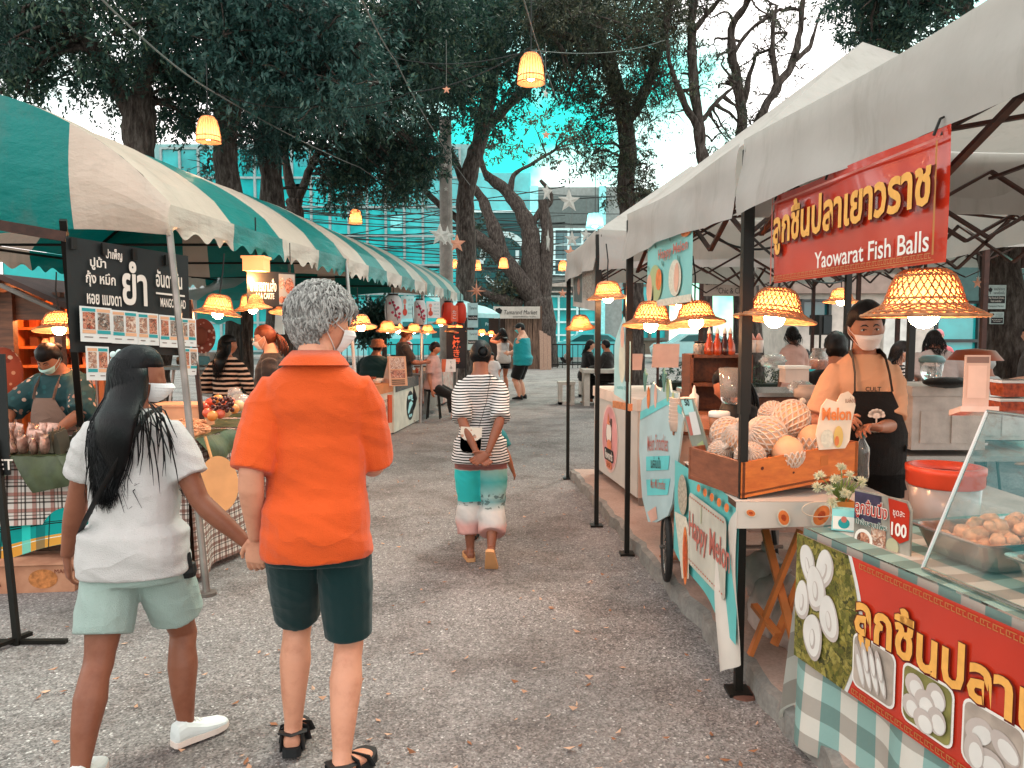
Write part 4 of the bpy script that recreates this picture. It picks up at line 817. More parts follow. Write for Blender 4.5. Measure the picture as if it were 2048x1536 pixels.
def do_hair(I,kind='short',mat=None,length=.4,seed=1,strands=0,line=.30,thick=.016,back=-.75,name='hair',part=0):
 root,M,c,s=I['root'],I['MH'],I['hc'],I['hs'];q=random.Random(seed);mb=MB();n,m=44,34;rs=[]
 def cover(x,y,z):
  lim=line+(.25*max(0,-y))*0
  f=z-(line if y>.35 else line-(0.35-y)*1.05 if y>-.35 else back)
  if kind in('long','pony','bun')and abs(x)>.75 and y>-.2:f-=.0
  cover.f=f;return min(max(f/.10+.5,0),1)
 for i in range(m+1):
  th=min(max(PI*i/m,.03),PI-.03);ring=[]
  for j in range(n):
   a=2*PI*j/n;d=(math.sin(th)*math.cos(a),math.sin(th)*math.sin(a),-math.cos(th));k=cover(*d);p=headpt(d,feat=False);pn=V(d)
   bump_=.006*noise.noise(V(d)*5+V((seed,0,0)))if kind=='short' else .003*noise.noise(V(d)*4)
   vol=thick*(1+.35*max(d[2],0))*(.25+.75*min(max(cover.f/.5,0),1))
   ring.append(c+M@((p+pn*((vol+bump_)*k-.010*(1-k)))*s))
  rs.append(ring)
 mb.loft(rs)
 def surf(d,h):return c+M@((headpt(d,feat=False)+V(d)*h)*s)
 if kind=='curly':
  for i in range(strands):
   while True:
    d=V((q.gauss(0,1),q.gauss(0,1),q.gauss(0,1))).normalized()
    if cover(*d)>.8:break
   flow=V((0,-.5,-1))-d*d.dot(V((0,-.5,-1)));flow=(flow.normalized()+V((q.gauss(0,.5),q.gauss(0,.5),q.gauss(0,.3)))).normalized();side=d.cross(flow);h0=thick*.8;L=q.uniform(.030,.060)*(1.2 if d.z>.4 else .8);pts=[];ph=q.uniform(0,6)
   for k in range(7):
    t=k/6;dd=(d+flow*(t*L/.1)+side*(.006/.1*math.sin(ph+t*5.5))).normalized();pts.append(surf(dd,h0+(.012*math.sin(t*PI)+.004*math.cos(ph+t*6))*(1.3 if d.z>.5 else .7)))
   w_=q.uniform(.0016,.0036)*s;mb.tube(pts,[w_*.8,w_*1.2,w_*1.3,w_*1.2,w_,w_*.6,w_*.15],5)
 T,P,H=I['T'],I['P'],I['H'];b0=T(.5);ut=(T(.8)-T(.5)).normalized()
 def push(p,m):
  zf=.5+(p-b0).dot(ut)/H
  if zf>.845 or zf<.45:return p
  k=max(i for i in range(len(TORSO)-1)if TORSO[i][0]<=max(zf,.4451));a,b=TORSO[k],TORSO[k+1];f=(zf-a[0])/(b[0]-a[0]);ax,ay=I['AX'](zf);c0=T(zf,0,(a[3]*(1-f)+b[3]*f)*H);e=p-c0
  rx,ry=I['bw'](zf,max(a[1]*(1-f)+b[1]*f,.098 if zf<.7 else .09 if zf<.8 else 0))+.03+m,I['bd'](zf,max(a[2]*(1-f)+b[2]*f,.066 if zf<.8 else .05))+.026+m;x,y=e.dot(ax),e.dot(ay);r_=math.sqrt((x/rx)**2+(y/ry)**2)
  if r_<1:
   if y<0:y=-ry*math.sqrt(max(0,1-min((x/rx)**2,.98)));return p+ay*(y-e.dot(ay))
   return p+(ax*x+ay*y)*(1/max(r_,.2)-1)
  return p
 if kind in('long',):
  rr=[];cs_=[];bx=M@V((1,0,0));bx=V((bx.x,bx.y,0));bx=(V((1,0,0))*.75+bx*.25).normalized();by=V((-bx.y,bx.x,0));h0=c+M@(V((0,-.020,.0))*s)+V((0,-.03,0))
  for k in range(12):t=k/11;cs_.append(push(h0+V((0,-.03*t,.04*s-length*.9*t)),.012))
  for z_ in range(3):cs_=[cs_[0]]+[V((cs_[k].x,min(cs_[k].y,(cs_[k-1].y+cs_[k+1].y)/2),cs_[k].z))for k in range(1,11)]+[cs_[11]]
  for k in range(12):
   t=k/11;g_=cs_[k];wd=(.076+.014*math.sin(PI*min(t*1.15,1))**1.2)*s*(1-max(0,(t-.6)/.4)**2*.9);rr.append(rings(g_,bx,by,wd,(.055 if t<.3 else .055-.068*(t-.3))*s,18,2.0))
  mb.loft(rr)
  for i in range(strands):
   a=q.uniform(PI*1.0-.35,PI*2.0-.12);d=V((math.cos(a)*.93,math.sin(a)*.93,q.uniform(-.25,.25))).normalized();top_=V((d.x*.45,d.y*.45-.1,.85)).normalized()
   pts=[surf(top_,thick*.9),surf((top_*.5+d*.6).normalized(),thick*1.15),surf(d,thick*1.1)]
   e=pts[-1];L=length*q.uniform(.8,1.06);out=M@V((d.x,d.y,0));sw=V((q.gauss(0,.010),q.gauss(0,.008),0))
   bk=V((0,-1,0))
   for k in range(1,8):
    t=k/7;g_=e+V((0,0,-L*t))+out*(-.025*t*s)+bk*(.050*math.sin(min(t*1.6,1.3))*(1 if d.y<.2 else .4))+sw*t*(1+t*1.3)+(bx*(d.x*.06*math.sin(PI*min(t*1.1,1))-d.x*.05*t));pts.append(push(g_,.006+.010*q.random()))
   w_=q.uniform(.0012,.0034)*s;mb.tube(pts,[w_*.5,w_,w_*1.2,w_*1.2,w_*1.2,w_*1.2,w_*1.1,w_,w_*.8,w_*.25],5)
 if kind=='bun':
  b=surf(V((part,-.86,.10)).normalized(),.03);mb.ball(b,(.036*s,.032*s,.038*s),14,10,M=M)
  for i in range(20):
   a=2*PI*i/20;pts=[b+M@(V((.037*math.cos(a+k*.25),-.012+.03*math.sin(k*.5)-.02,.039*math.sin(a+k*.25)))*s)for k in range(5)];mb.tube(pts,.004*s,4)
 if kind=='pony':
  b=surf(V((part,-.9,.12)).normalized(),.02)
  for i in range(strands or 40):
   sw=V((q.gauss(0,.012),q.gauss(0,.012),0));L=length*q.uniform(.8,1.05);pts=[b+sw*.5]
   for k in range(1,7):t=k/6;pts.append(b+M@V((0,-.05*math.sin(t*2.2),0))+sw*(1+t)+V((0,0,-L*t)))
   mb.tube(pts,[.005,.007,.007,.006,.006,.004,.0015],5)
  mb.tube([b+M@V((.016*math.cos(a),-.004,.016*math.sin(a)))for a in[i*PI/5 for i in range(11)]],.005,5)
 return mb.build(name,mat or H_BLACK,root,smooth=True,local=True)
MASKW=cloth('mask_white','#dcdedd',wr=.2);MASKC=cloth('mask_cyan','#5fc8c8',wr=.2);MASKP=cloth('mask_pinkish','#e3cfc6',wr=.2)
def do_mask(I,m,bulge=.010):
 if isinstance(m,tuple):m,bulge=m
 root,M,c,s=I['root'],I['MH'],I['hc'],I['hs'];mb=MB();nu,nv=22,14
 def q(u,v):
  a=R(90+(u-.5)*2*62);z=-.16-.70*v;rr=math.sqrt(max(1-z*z,.05));d=(rr*math.cos(a),rr*math.sin(a),z);p=headpt(d,feat=False);k=1-(2*u-1)**2
  return c+M@((p+V((d[0],abs(d[1])+.2,d[2]*.3)).normalized()*(.007+bulge*k*math.sin(PI*(.18+.66*v))+.016*k**3*math.exp(-((v-.18)/.22)**2)+.0012*math.sin(v*38)*k))*s)
 for h in(0,1):
  for j in range(nv):
   for i in range(nu):
    P4=[q(i/nu,j/nv),q((i+1)/nu,j/nv),q((i+1)/nu,(j+1)/nv),q(i/nu,(j+1)/nv)];mb.quad(*(P4 if h else P4[::-1]))
 o=mb.build('face_mask',m,root,smooth=True,local=True);mb=MB()
 for u in(0,1):
  sx=1 if u==0 else-1;ear=c+M@(V((sx*.084,-.026,.018))*s);e2=c+M@(V((sx*.083,-.030,-.02))*s);mb.tube([q(u,.06),lerp(q(u,.06),ear,.5)+M@V((sx*.006,0,0)),ear,e2,lerp(q(u,.92),e2,.5)+M@V((sx*.004,0,0)),q(u,.92)],.0016*s,5)
 mb.build('ear_loop',m,root,local=True)
def do_shoes(I,sh):
 root=I['root'];ss=I['ss']
 for an,f,nm in((I['anL'],I['FL'],sh['kind']),(I['anR'],I['FR'],sh['kind'])):
  mb=MB();an=V(an);k=sh.get('s',1.0)*ss;fx,fy,fz=f@V((1,0,0)),f@V((0,1,0)),f@V((0,0,1));base=an-fz*(.052*ss)
  out=[(-.060,.018),(-.052,.032),(0,.036),(.06,.044),(.12,.050),(.165,.042),(.188,.022)]
  th=sh.get('sole',.022);pl=[base+fx*(-w_*k)+fy*(y*k)for y,w_ in out]+[base+fx*(w_*k)+fy*(y*k)for y,w_ in out[::-1]]
  mb.prism(pl,-fz*(th*.2),fz*th*.8,1)
  if sh['kind']=='sneaker':
   rr=[rings(an+f@(V((0,y,z))*k),fx,fz,rx*k,rz*k,16,2.6)for y,z,rx,rz in[(-.056,-.018,.024,.024),(-.046,-.004,.036,.044),(-.01,.004,.037,.048),(.03,-.008,.040,.040),(.07,-.018,.046,.030),(.12,-.026,.049,.024),(.165,-.030,.042,.018),(.184,-.034,.026,.012)]]
   mb.loft(rr,0)
   for i in range(4):y=.035+.018*i;mb.tube([an+f@(V((-.022,y,.030-.010*i))*k),an+f@(V((0,y+.004,.036-.011*i))*k),an+f@(V((.022,y,.030-.010*i))*k)],.0032*k,5,2)
  elif sh['kind']=='sandal':
   def strap(pts,w_=.024):mb.tube([an+f@(V(p)*k)for p in pts],[(w_*k*.25,w_*k)]*len(pts),8,0,up=tuple(fz))
   strap([(-.048,.10,-.045),(-.040,.09,-.012),(0,.085,-.002),(.040,.10,-.012),(.048,.11,-.045)]);strap([(-.042,.045,-.045),(-.034,.04,.004),(0,.04,.020),(.034,.04,.004),(.042,.045,-.045)]);strap([(-.030,.03,.0),(-.036,-.02,.016),(0,-.050,.020),(.036,-.02,.016),(.030,.03,.0)],.018);strap([(-.036,-.02,.016),(-.04,-.02,-.045)]);strap([(.036,-.02,.016),(.04,-.02,-.045)])
  else:
   mb.tube([an+f@(V(p)*k)for p in((-.040,.05,-.040),(-.022,.085,-.015),(0,.125,-.030))],.006*k,6,0);mb.tube([an+f@(V(p)*k)for p in((.040,.05,-.040),(.022,.085,-.015),(0,.125,-.030))],.006*k,6,0)
  mb.build('shoe' if sh['kind']=='sneaker' else 'sandal' if sh['kind']=='sandal' else 'flip_flop',[sh['mat'],sh.get('solemat',sh['mat']),sh.get('lace',sh['mat'])],root,smooth=False,local=True)
def strap(I,pts,w_,m,name='bag_strap'):
 mb=MB();mb.tube(pts,[(w_*.18,w_)]*len(pts),8);return mb.build(name,m,I['root'],local=True)
# the cast
ORANGE=cloth('orange_polo_cloth',(.62,.080,.013,1),wr=.45);TEALBLK=cloth('dark_teal_cloth','#0c2a2b',wr=.3);WHITEC=cloth('white_knit','#b9b4b2');PALEG=cloth('pale_mint_cotton','#93a39c');BLKC=cloth('black_cloth','#151313');DARKGREY=cloth('charcoal_cloth','#2b2625');PEACH=cloth('peach_tshirt','#d59a7a')
BLKM=mat('black_strap','#0d0f10',.6,var=.1);GREYC=cloth('grey_trousers_cloth','#6f625c')
m=person('grey haired man in an orange polo shirt and dark shorts walking away down the lane',(-.70,2.72,0),R(3),1.76,.89,'m',SK_PALE,head=(R(-50),R(-4),0),lean=R(3),det=.0065,handvox=.0032,swk=.93,hL=(-.225,.03,.85),eL=(-.1,-1,0),hR=(.12,.36,1.13),eR=(.4,-1,-.8),hdir=((-.08,.12,-1),(-.3,.9,.3)),palm=((.2,.9,.2),(-.6,.1,-.7)),curl=(.55,.6),fL=((-.125,.10,.075),R(6),0),fR=((.095,-.13,.075),R(-24),0),headscale=1.06,top=dict(mat=ORANGE,hem=.452,sleeve=.92,ease=.016,sflare=.014,neck=.850,collar=True,fold=.007,name='polo_shirt'),bottom=dict(mat=TEALBLK,leg=.90,ease=.012,flare=.022,waist=.50,fold=.004),hair=dict(kind='curly',mat=H_GREY,strands=2300,thick=.018,line=.52,back=-.62,seed=4),mask=(MASKW,.016),shoes=dict(kind='sandal',mat=mat('sandal_black','#17181a',.7,bump=.3),sole=.034))
wo=person('woman with long black hair, white polo shirt and pale shorts beside the man in orange',(-1.395,2.80,0),R(2),1.55,.97,'f',SK_BROWN,head=(R(-72),R(-4),0),lean=R(2),det=.0065,handvox=.0032,hR=(.42,.0,.80),eR=(-.3,-.4,-1),hL=(-.31,.10,.72),eL=(-.6,-1,0),hdir=((0,.1,-1),(.85,.1,-.5)),palm=((.7,.5,0),(.2,.9,.3)),curl=(.5,.75),fL=((-.085,-.30,.065),R(4),0),fR=((.135,.07,.062),R(-40),0),top=dict(mat=WHITEC,hem=.458,sleeve=.60,ease=.014,sflare=.016,neck=.845,fold=.008,name='polo_shirt'),bottom=dict(mat=PALEG,leg=.72,ease=.014,flare=.034,waist=.52,fold=.005),hair=dict(kind='long',mat=H_BLACK,strands=1500,length=.43,thick=.018,line=.40,back=-.8,seed=2),mask=(MASKW,.030),shoes=dict(kind='sneaker',mat=mat('sneaker_white','#d5d8d6',.6),solemat=mat('sneaker_sole','#dcc9be',.6),lace=mat('lace_white','#e8e6e2',.8)))
q=random.Random(3);mb=MB();I=wo;b0=I['T'](.83,.06,-.07)
for i in range(20):
 p=b0+V((q.uniform(-.03,.08),q.uniform(-.02,.0),q.uniform(-.02,.06)));e=p+V((q.uniform(.0,.10),q.uniform(-.05,-.03),q.uniform(-.26,-.12)));mb.tube([p,lerp(p,e,.35)+V((.025,-.03,.02)),lerp(p,e,.7)+V((.02,-.025,.0)),e],[.0022,.0030,.0022,.0005],4)
mb.build('loose_hair',H_BLACK,wo['root'],local=True)
fr_c=wo['hc']+wo['MH']@(V((-.045,-.085,.075))*wo['hs']);mb=MB()
for k in range(5):a=2*PI*k/5;mb.ball(fr_c+V((.020*math.cos(a),-.012,.020*math.sin(a))),(.013,.005,.013),8,6)
mb.build('hair_clip',mat('clip_white','#cfe0dc',.5),wo['root'],smooth=True,local=True)
T=wo['T'];strap(wo,[T(.845,.10,.01),T(.835,.085,-.08),T(.78,.055,-.142),T(.72,.0,-.152),T(.66,-.055,-.152),T(.60,-.11,-.135),T(.56,-.165,-.07),T(.55,-.17,.02)],.014,BLKM)
mb=MB();mb.lathe([(.030,0),(.036,.02),(.03,.05),(.01,.06)],wo['T'](.44,.18,.02),12);mb.tube([wo['T'](.50,.19,.0),wo['T'](.47,.195,.0),wo['T'](.44,.185,.01)],.012,6);mb.build('shoulder_bag',BLKM,wo['root'],local=True)
STR=stripes('black_white_stripe','#cfc8c4','#101213',.0175,.45)
def pants():
 t=NT('patchwork_print');o=t.coord();x,y,z=t.xyz(o);n=t.noise(7,o,5);zz=t.math('ADD',z,t.math('MULTIPLY',n,.05))
 c=t.ramp(t.math('DIVIDE',zz,.85),[(0,S('#b0807a')),(.33,S('#bd8d86')),(.39,S('#b9b1ad')),(.47,S('#c4bdb8')),(.53,S('#6d9596')),(.57,S('#9fb8b4')),(.70,S('#4fa5a3')),(.80,S('#8fb5ae')),(.81,S('#8d5a55')),(1,S('#7d4f4b'))],'LINEAR')
 v=t.n('TexVoronoi',i_Scale=14);t.put(v.inputs['Vector'],o);sp=t.math('MULTIPLY',t.math('GREATER_THAN',t.noise(30,o,5),.56),t.math('LESS_THAN',t.math('ABSOLUTE',t.math('SUBTRACT',zz,.46)),.05))
 c=t.mix(t.math('MULTIPLY',sp,.7),c,S('#3c4a4a'));c=t.mix(t.math('MULTIPLY',t.math('LESS_THAN',t.math('ADD',x,t.math('MULTIPLY',n,.02)),.01),t.math('MULTIPLY',t.math('GREATER_THAN',zz,.44),t.math('LESS_THAN',zz,.68))),c,S('#2fb3b2'))
 t.set(c,.8,0,.2);t.bump(t.noise(14,o,5),.6,.012);return t.m
sw_=person('woman in a striped top and patchwork wide trousers walking away, hands behind her back',(-.215,5.2,0),R(0),1.545,.86,'f',SK_BROWN,head=(R(-8),R(-12),0),lean=R(4),det=.0085,handvox=.004,hL=(-.015,-.215,.80),eL=(-.7,-1,.1),hR=(.055,-.22,.795),eR=(.7,-1,.1),hdir=((.6,-.1,-.6),(-.75,-.1,-.45)),palm=((.1,-1,.3),(.1,-1,.3)),curl=(.7,.6),fL=((-.075,.06,.055),R(10),0),fR=((.075,-.15,.125),R(-6),R(-58)),top=dict(mat=STR,hem=.455,sleeve=.98,ease=.015,sflare=.016,neck=.838,flare=.07,fold=.007,name='striped_top'),bottom=dict(mat=pants(),leg=1.64,ease=.024,flare=.016,waist=.56,fold=.010,name='wide_trousers'),hair=dict(kind='bun',mat=H_BLACK,thick=.016,line=.35,back=-.6,part=.35),shoes=dict(kind='flip',mat=mat('flip_tan','#c08a5c',.7),sole=.024))
T=sw_['T'];strap(sw_,[T(.84,.06,.03),T(.845,.065,-.02),T(.825,.07,-.10),T(.78,.06,-.148),T(.72,.045,-.165),T(.62,.0,-.175),T(.60,-.01,-.18)],.010,BLKM)
def floral(name,base,cols,scale=20):
 t=NT(name);o=t.coord();v=t.n('TexVoronoi',i_Scale=scale);t.put(v.inputs['Vector'],o);f=t.math('LESS_THAN',v.outputs['Distance'],.36);c=t.ramp(t.xyz(v.outputs['Color'])[0],[(i/len(cols),S(k))for i,k in enumerate(cols)],'CONSTANT')
 t.set(t.mix(f,S(base),c),.8);return t.m
mb=MB();bc=T(.565,-.055,-.185);fr=Fr(bc,(1,0,-.06),(.06,0,1));fr.rrect(mb,-.068,-.082,.068,.078,.02,.018,0);pl=[(-.068,-.06),(-.05,-.082),(.05,-.082),(.068,-.06),(.068,.078),(-.068,.078)]
mb.prism([fr.p(*p)for p in pl],fr.n*-.02,fr.n*.018,0);mb.build('crossbody_bag',floral('bag_print','#b9b3a8',['#2a2422','#c0bdb2','#a85a4a','#c9c2b5','#33302d'],26),sw_['root'],local=True)
mb=MB();fr.o=fr.o+fr.n*.02;pl=[(-.07,.082),(-.07,.02),(-.04,-.004),(.0,-.01),(.04,-.004),(.07,.02),(.07,.082)];mb.prism([fr.p(*p)for p in pl],fr.n*0,fr.n*.005,0);mb.build('bag_flap',floral('flap_print','#cbbfb0',['#b58672','#d8cfc4','#c9c2b5','#8d7a6c'],34),sw_['root'],local=True)
person('small child in a teal top half hidden in front of the striped woman',(-.215,5.8,0),R(-5),1.05,1.0,'f',SK_TAN,hR=(.22,.05,.52),det=.010,top=dict(mat=cloth('teal_kid','#1f6f72'),hem=.42,sleeve=.7,ease=.03,name='dress'),bottom=dict(mat=cloth('teal_kid2','#3d8f90'),leg=.9,ease=.02),hair=dict(kind='short',mat=H_BLACK),shoes=dict(kind='flip',mat=BLKM))
person('small child in a white top further down the lane beside the striped woman',(-.42,16,0),R(170),1.15,1.0,'f',SK_PALE,det=.016,top=dict(mat=WHITEC,hem=.40,sleeve=.6,ease=.03),bottom=dict(mat=PALEG,leg=.7),hair=dict(kind='short',mat=H_DARK),shoes=dict(kind='flip',mat=BLKM))
TANKT=cloth('teal_tank','#1f8f96')
cm=person('burly man in a teal tank top, black shorts and cap standing by the twig fence',(.235,17.6,0),R(68),1.78,1.22,'m',SK_FAIR,head=(R(12),R(-8),0),det=.016,hL=(.04,.34,1.06),hR=(.12,.36,1.08),eL=(-.6,-1,-.6),eR=(.6,-1,-.6),top=dict(mat=TANKT,hem=.45,sleeve=0,neck=.80,ease=.02,name='tank_top'),bottom=dict(mat=BLKC,leg=.92,ease=.02,flare=.03,waist=.56),hair=dict(kind='short',mat=H_DARK,thick=.006),mask=MASKC,shoes=dict(kind='sneaker',mat=BLKM))
mb=MB();mb.ball(cm['hc']+cm['MH']@V((0,-.004,.045)),(.086,.108,.085),18,12,M=cm['MH']);brim=[cm['hc']+cm['MH']@V((.075*math.cos(a),.08+.095*math.sin(a),.055))for a in[i*PI/8 for i in range(9)]];mb.prism(brim,(0,0,0),(0,0,.008));mb.build('cap',BLKM,cm['root'],smooth=True,local=True)
cw=person('slim woman with a white tote bag raising a hand to her face near the fence',(-.22,19.2,0),R(25),1.66,.9,'f',SK_TAN,head=(R(10),R(-6),0),det=.016,hL=(-.04,.24,1.50),eL=(-.8,.6,-.5),hR=(.28,.1,.95),top=dict(mat=WHITEC,hem=.52,sleeve=0,neck=.78,ease=.012,name='white_top'),bottom=dict(mat=BLKC,leg=.38,ease=.02,flare=.05,waist=.6),hair=dict(kind='long',mat=H_DARK,strands=80,length=.26,thick=.016,line=.3),shoes=dict(kind='flip',mat=BLKM))
mb=MB();rr=[rings(cw['T'](z,-.04,-.16),V((1,0,0)),V((0,1,0)),wx,wy,14)for z,wx,wy in((.47,.14,.05),(.50,.19,.07),(.56,.18,.06),(.62,.15,.03),(.66,.13,.02))];mb.loft(rr);mb.tube([cw['T'](.66,-.13,-.16),cw['T'](.82,-.08,-.05)],.012,6);mb.tube([cw['T'](.66,.08,-.16),cw['T'](.82,.02,-.06)],.012,6);mb.build('tote_bag',cloth('tote_cloth','#b9aea6'),cw['root'],smooth=True,local=True)
def tee():
 t=NT('peach_tee');t.set(S('#cf9573'),.85,0,.15);t.bump(t.noise(14,None,5),.5,.012);return t.m
av=person('woman in a black apron, peach T-shirt and pale face mask standing behind the melon crate',(1.81,3.95,.1),R(172),1.63,.86,'f',SK_TAN,head=(R(-6),R(-7),R(3)),det=.0065,handvox=.0032,gaze=.25,headscale=1.09,hL=(.03,.34,1.04),eL=(-.5,-.6,-.9),hR=(.20,.31,1.07),eR=(.5,-.7,-.9),hdir=((.8,.5,.1),(-.2,.9,.1)),curl=(.8,.9),palm=((-.3,.2,-.9),(-.6,.1,-.7)),top=dict(mat=tee(),hem=.42,sleeve=.85,ease=.014,sflare=.022,neck=.846,fold=.008,name='tshirt'),bottom=dict(mat=GREYC,leg=1.9,ease=.016,name='trousers'),hair=dict(kind='pony',mat=H_DARK,thick=.026,line=.44,back=-.75,length=.22),mask=(MASKP,.012),shoes=dict(kind='sneaker',mat=BLKM))
T=av['T'];H=av['H'];mb=MB();NU,NV=14,18
def apr(u,v):
 z=.735-.33*v;hw=(.055+.055*min(1,v*2.6))*H;x=(u-.5)*2*hw;dpt=(.088+.018*math.sin(PI*min(v*1.3,1)))*H+.020;y=dpt*math.sqrt(max(0,1-(x/(.150*H))**2));return T(z,x,y)
for h in(0,1):
 for j in range(NV):
  for i in range(NU):
   a4=[apr(i/NU,j/NV),apr((i+1)/NU,j/NV),apr((i+1)/NU,(j+1)/NV),apr(i/NU,(j+1)/NV)];mb.quad(*(a4 if h else a4[::-1]))
apo=mb.build('apron',cloth('apron_black','#17110f',wr=.4),av['root'],smooth=True,local=True)
for sx in(-1,1):strap(av,[T(.735,sx*.054*H,.086*H+.022),T(.79,sx*.050*H,.080*H),T(.838,sx*.048*H,.045*H),T(.855,sx*.046*H,.0),T(.85,sx*.03*H,-.055*H)],.015,BLKM,'apron_strap')
strap(av,[T(.56,-.10*H,.085*H+.02),T(.565,-.128*H,.02),T(.56,-.115*H,-.05*H)],.018,BLKM,'apron_tie');strap(av,[T(.56,.10*H,.085*H+.02),T(.565,.128*H,.02),T(.56,.115*H,-.05*H)],.018,BLKM,'apron_tie')
fr=Fr(T(.655,.0,.1195*H+.020),av['AX'](.6)[0]*-1,(0,0,1));PW=mat('print_white','#d8c4b6',.6,var=0);mb=MB()
for k in range(7):a=PI*k/6;fr.ell(mb,.028*math.cos(a),.018+.022*math.sin(a),.013,.011,.003,0,10)
fr.ell(mb,0,.022,.026,.02,.003);fr.rect(mb,-.004,-.022,.004,.012,.003);fr.rect(mb,-.02,-.026,.02,-.021,.003);o=mb.build('tree_emblem',PW,av['root'],local=True)
PB=mat('print_black','#15100e',.7,var=0)
def ptext(I,s,zf,x,y,h,m,yawo=0,bold=0):
 ax=Matrix.Rotation(yawo,3,'Z')@(I['AX'](zf)[0]*-1);f=Fr(I['T'](zf,x,y),ax,(0,0,1));r0=WO[I['root']];WO[I['root']]=V((0,0,0));o=text(f,s,0,0,h,m,I['root'],h=.004,bold=bold);WO[I['root']]=r0;return o
ptext(av,'TAMARIND',.628,0,.119*H+.021,.008,PW);ptext(av,'MARKET',.617,0,.1195*H+.021,.008,PW);ptext(av,'CULT',.742,.0,.078*H+.026,.022,PB,bold=.02);ptext(av,'2L',.70,-.070*H,.058*H,.07,PB,R(38),.03);ptext(av,'TION',.655,-.068*H,.060*H,.022,PB,R(36),.02)
fl_t=floral('floral_teal_blouse','#123a3d',['#123a3d','#c7a08c','#123a3d','#174a4c','#9a6f5e','#10383a'],22)
lv=person('seller in a teal floral blouse and brown apron bowing over the banana leaf table',(-3.30,5.75,0),R(172),1.56,1.2,'f',SK_TAN,lean=R(16),head=(R(8),R(-34),0),det=.009,handvox=.004,gaze=.8,hL=(-.16,.42,.88),hR=(.24,.40,.86),eL=(-1,-.2,0),eR=(1,-.2,0),top=dict(mat=fl_t,hem=.45,sleeve=1.1,ease=.03,sflare=.02,name='blouse'),bottom=dict(mat=GREYC,leg=1.8),hair=dict(kind='bun',mat=H_DARK,thick=.022,line=.34,part=0),mask=(cloth('mask_mint','#b9d6cc',wr=.2),.01))
T2=lv['T'];H2=lv['H'];mb=MB()
def apr2(u,v):z=.76-.33*v;hw=(.05+.07*min(1,v*2.2))*H2;x=(u-.5)*2*hw;y=((.094+.02*math.sin(PI*min(v*1.3,1)))*H2+.045)*math.sqrt(max(0,1-(x/(.17*H2))**2));return T2(z,x,y)
for j in range(10):
 for i in range(10):mb.quad(apr2(i/10,j/10),apr2((i+1)/10,j/10),apr2((i+1)/10,(j+1)/10),apr2(i/10,(j+1)/10))
mb.build('apron',cloth('apron_brown','#8a6a5c'),lv['root'],smooth=True,local=True)
for sx in(-1,1):strap(lv,[T2(.755,sx*.05*H2,.092*H2+.05),T2(.80,sx*.052*H2,.09*H2),T2(.845,sx*.05*H2,.03*H2)],.014,cloth('apron_brown2','#8a6a5c'),'apron_strap')
TS2=stripes('black_tan_stripe','#120d0c','#cfa892',.052,.42)
person('girl with long dark hair and a black and tan striped top behind the fruit table',(-3.08,8.3,0),R(-6),1.56,.95,'f',SK_TAN,head=(R(-62),0,0),det=.011,hL=(-.2,.2,.95),hR=(.2,.2,.95),top=dict(mat=TS2,hem=.50,sleeve=1.9,ease=.014,name='striped_top'),bottom=dict(mat=cloth('jeans_grey','#8d857f'),leg=1.9,waist=.6,ease=.01,name='jeans'),hair=dict(kind='long',mat=H_DARK,strands=140,length=.36,thick=.016,line=.35),shoes=dict(kind='sneaker',mat=BLKM))
gl=person('auburn haired woman with glasses and mask in profile left of the grey haired man',(-2.16,6.9,0),R(100),1.66,1.05,'f',SK_PALE,head=(R(-10),R(-10),0),det=.009,top=dict(mat=DARKGREY,hem=.46,sleeve=.9,ease=.016),bottom=dict(mat=BLKC,leg=1.9),hair=dict(kind='pony',mat=H_BROWN,thick=.014,line=.38,length=.2),mask=(MASKP,.014),gaze=.2)
mb=MB();
for sx in(-1,1):c_=gl['hc']+gl['MH']@(V((sx*.031,.105,.006))*gl['hs']);mb.tube([c_+gl['MH']@V((.022*math.cos(a),0,.019*math.sin(a)))for a in[i*PI/8 for i in range(17)]],.0018,5);mb.tube([c_+gl['MH']@V((sx*.022,0,.006)),gl['hc']+gl['MH']@(V((sx*.078,-.01,.012))*gl['hs'])],.0018,5)
mb.build('glasses',mat('glasses_metal','#b9a08f',.3,.8),gl['root'],local=True)
bh=person('heavy man in a brown bucket hat and dark teal shirt seated in the left stalls',(-2.16,12.0,0),R(-20),1.72,1.25,'m',SK_BROWN,pelvis=(0,0,.62),lean=R(8),det=.014,hL=(-.2,.3,.9),hR=(.25,.3,.9),fL=((-.15,.4,.06),0,0),fR=((.15,.4,.06),0,0),top=dict(mat=TEALBLK,hem=.47,sleeve=.9,ease=.025),bottom=dict(mat=BLKC,leg=1.9),hair=dict(kind='short',mat=H_DARK,thick=.006))
mb=MB();mb.lathe([(.005,.125),(.075,.12),(.098,.09),(.105,.03),(.15,-.005),(.152,-.012)],bh['hc']+V((0,0,.02)),22,M=bh['MH'],cap=False);mb.build('bucket_hat',cloth('brown_felt','#7a4a34'),bh['root'],smooth=True,local=True)
person('young man in a charcoal T-shirt and mask cooking at the counter under the white lanterns',(-1.86,13.2,0),R(-70),1.66,.95,'m',SK_BROWN,head=(R(6),R(-16),0),det=.013,hL=(-.08,.36,1.05),hR=(.12,.36,1.05),top=dict(mat=DARKGREY,hem=.47,sleeve=.85,ease=.02,sflare=.015),bottom=dict(mat=BLKC,leg=1.9),hair=dict(kind='short',mat=H_BROWN,thick=.026,line=.25),mask=(cloth('mask_peach','#caa08c',wr=.2),.01))
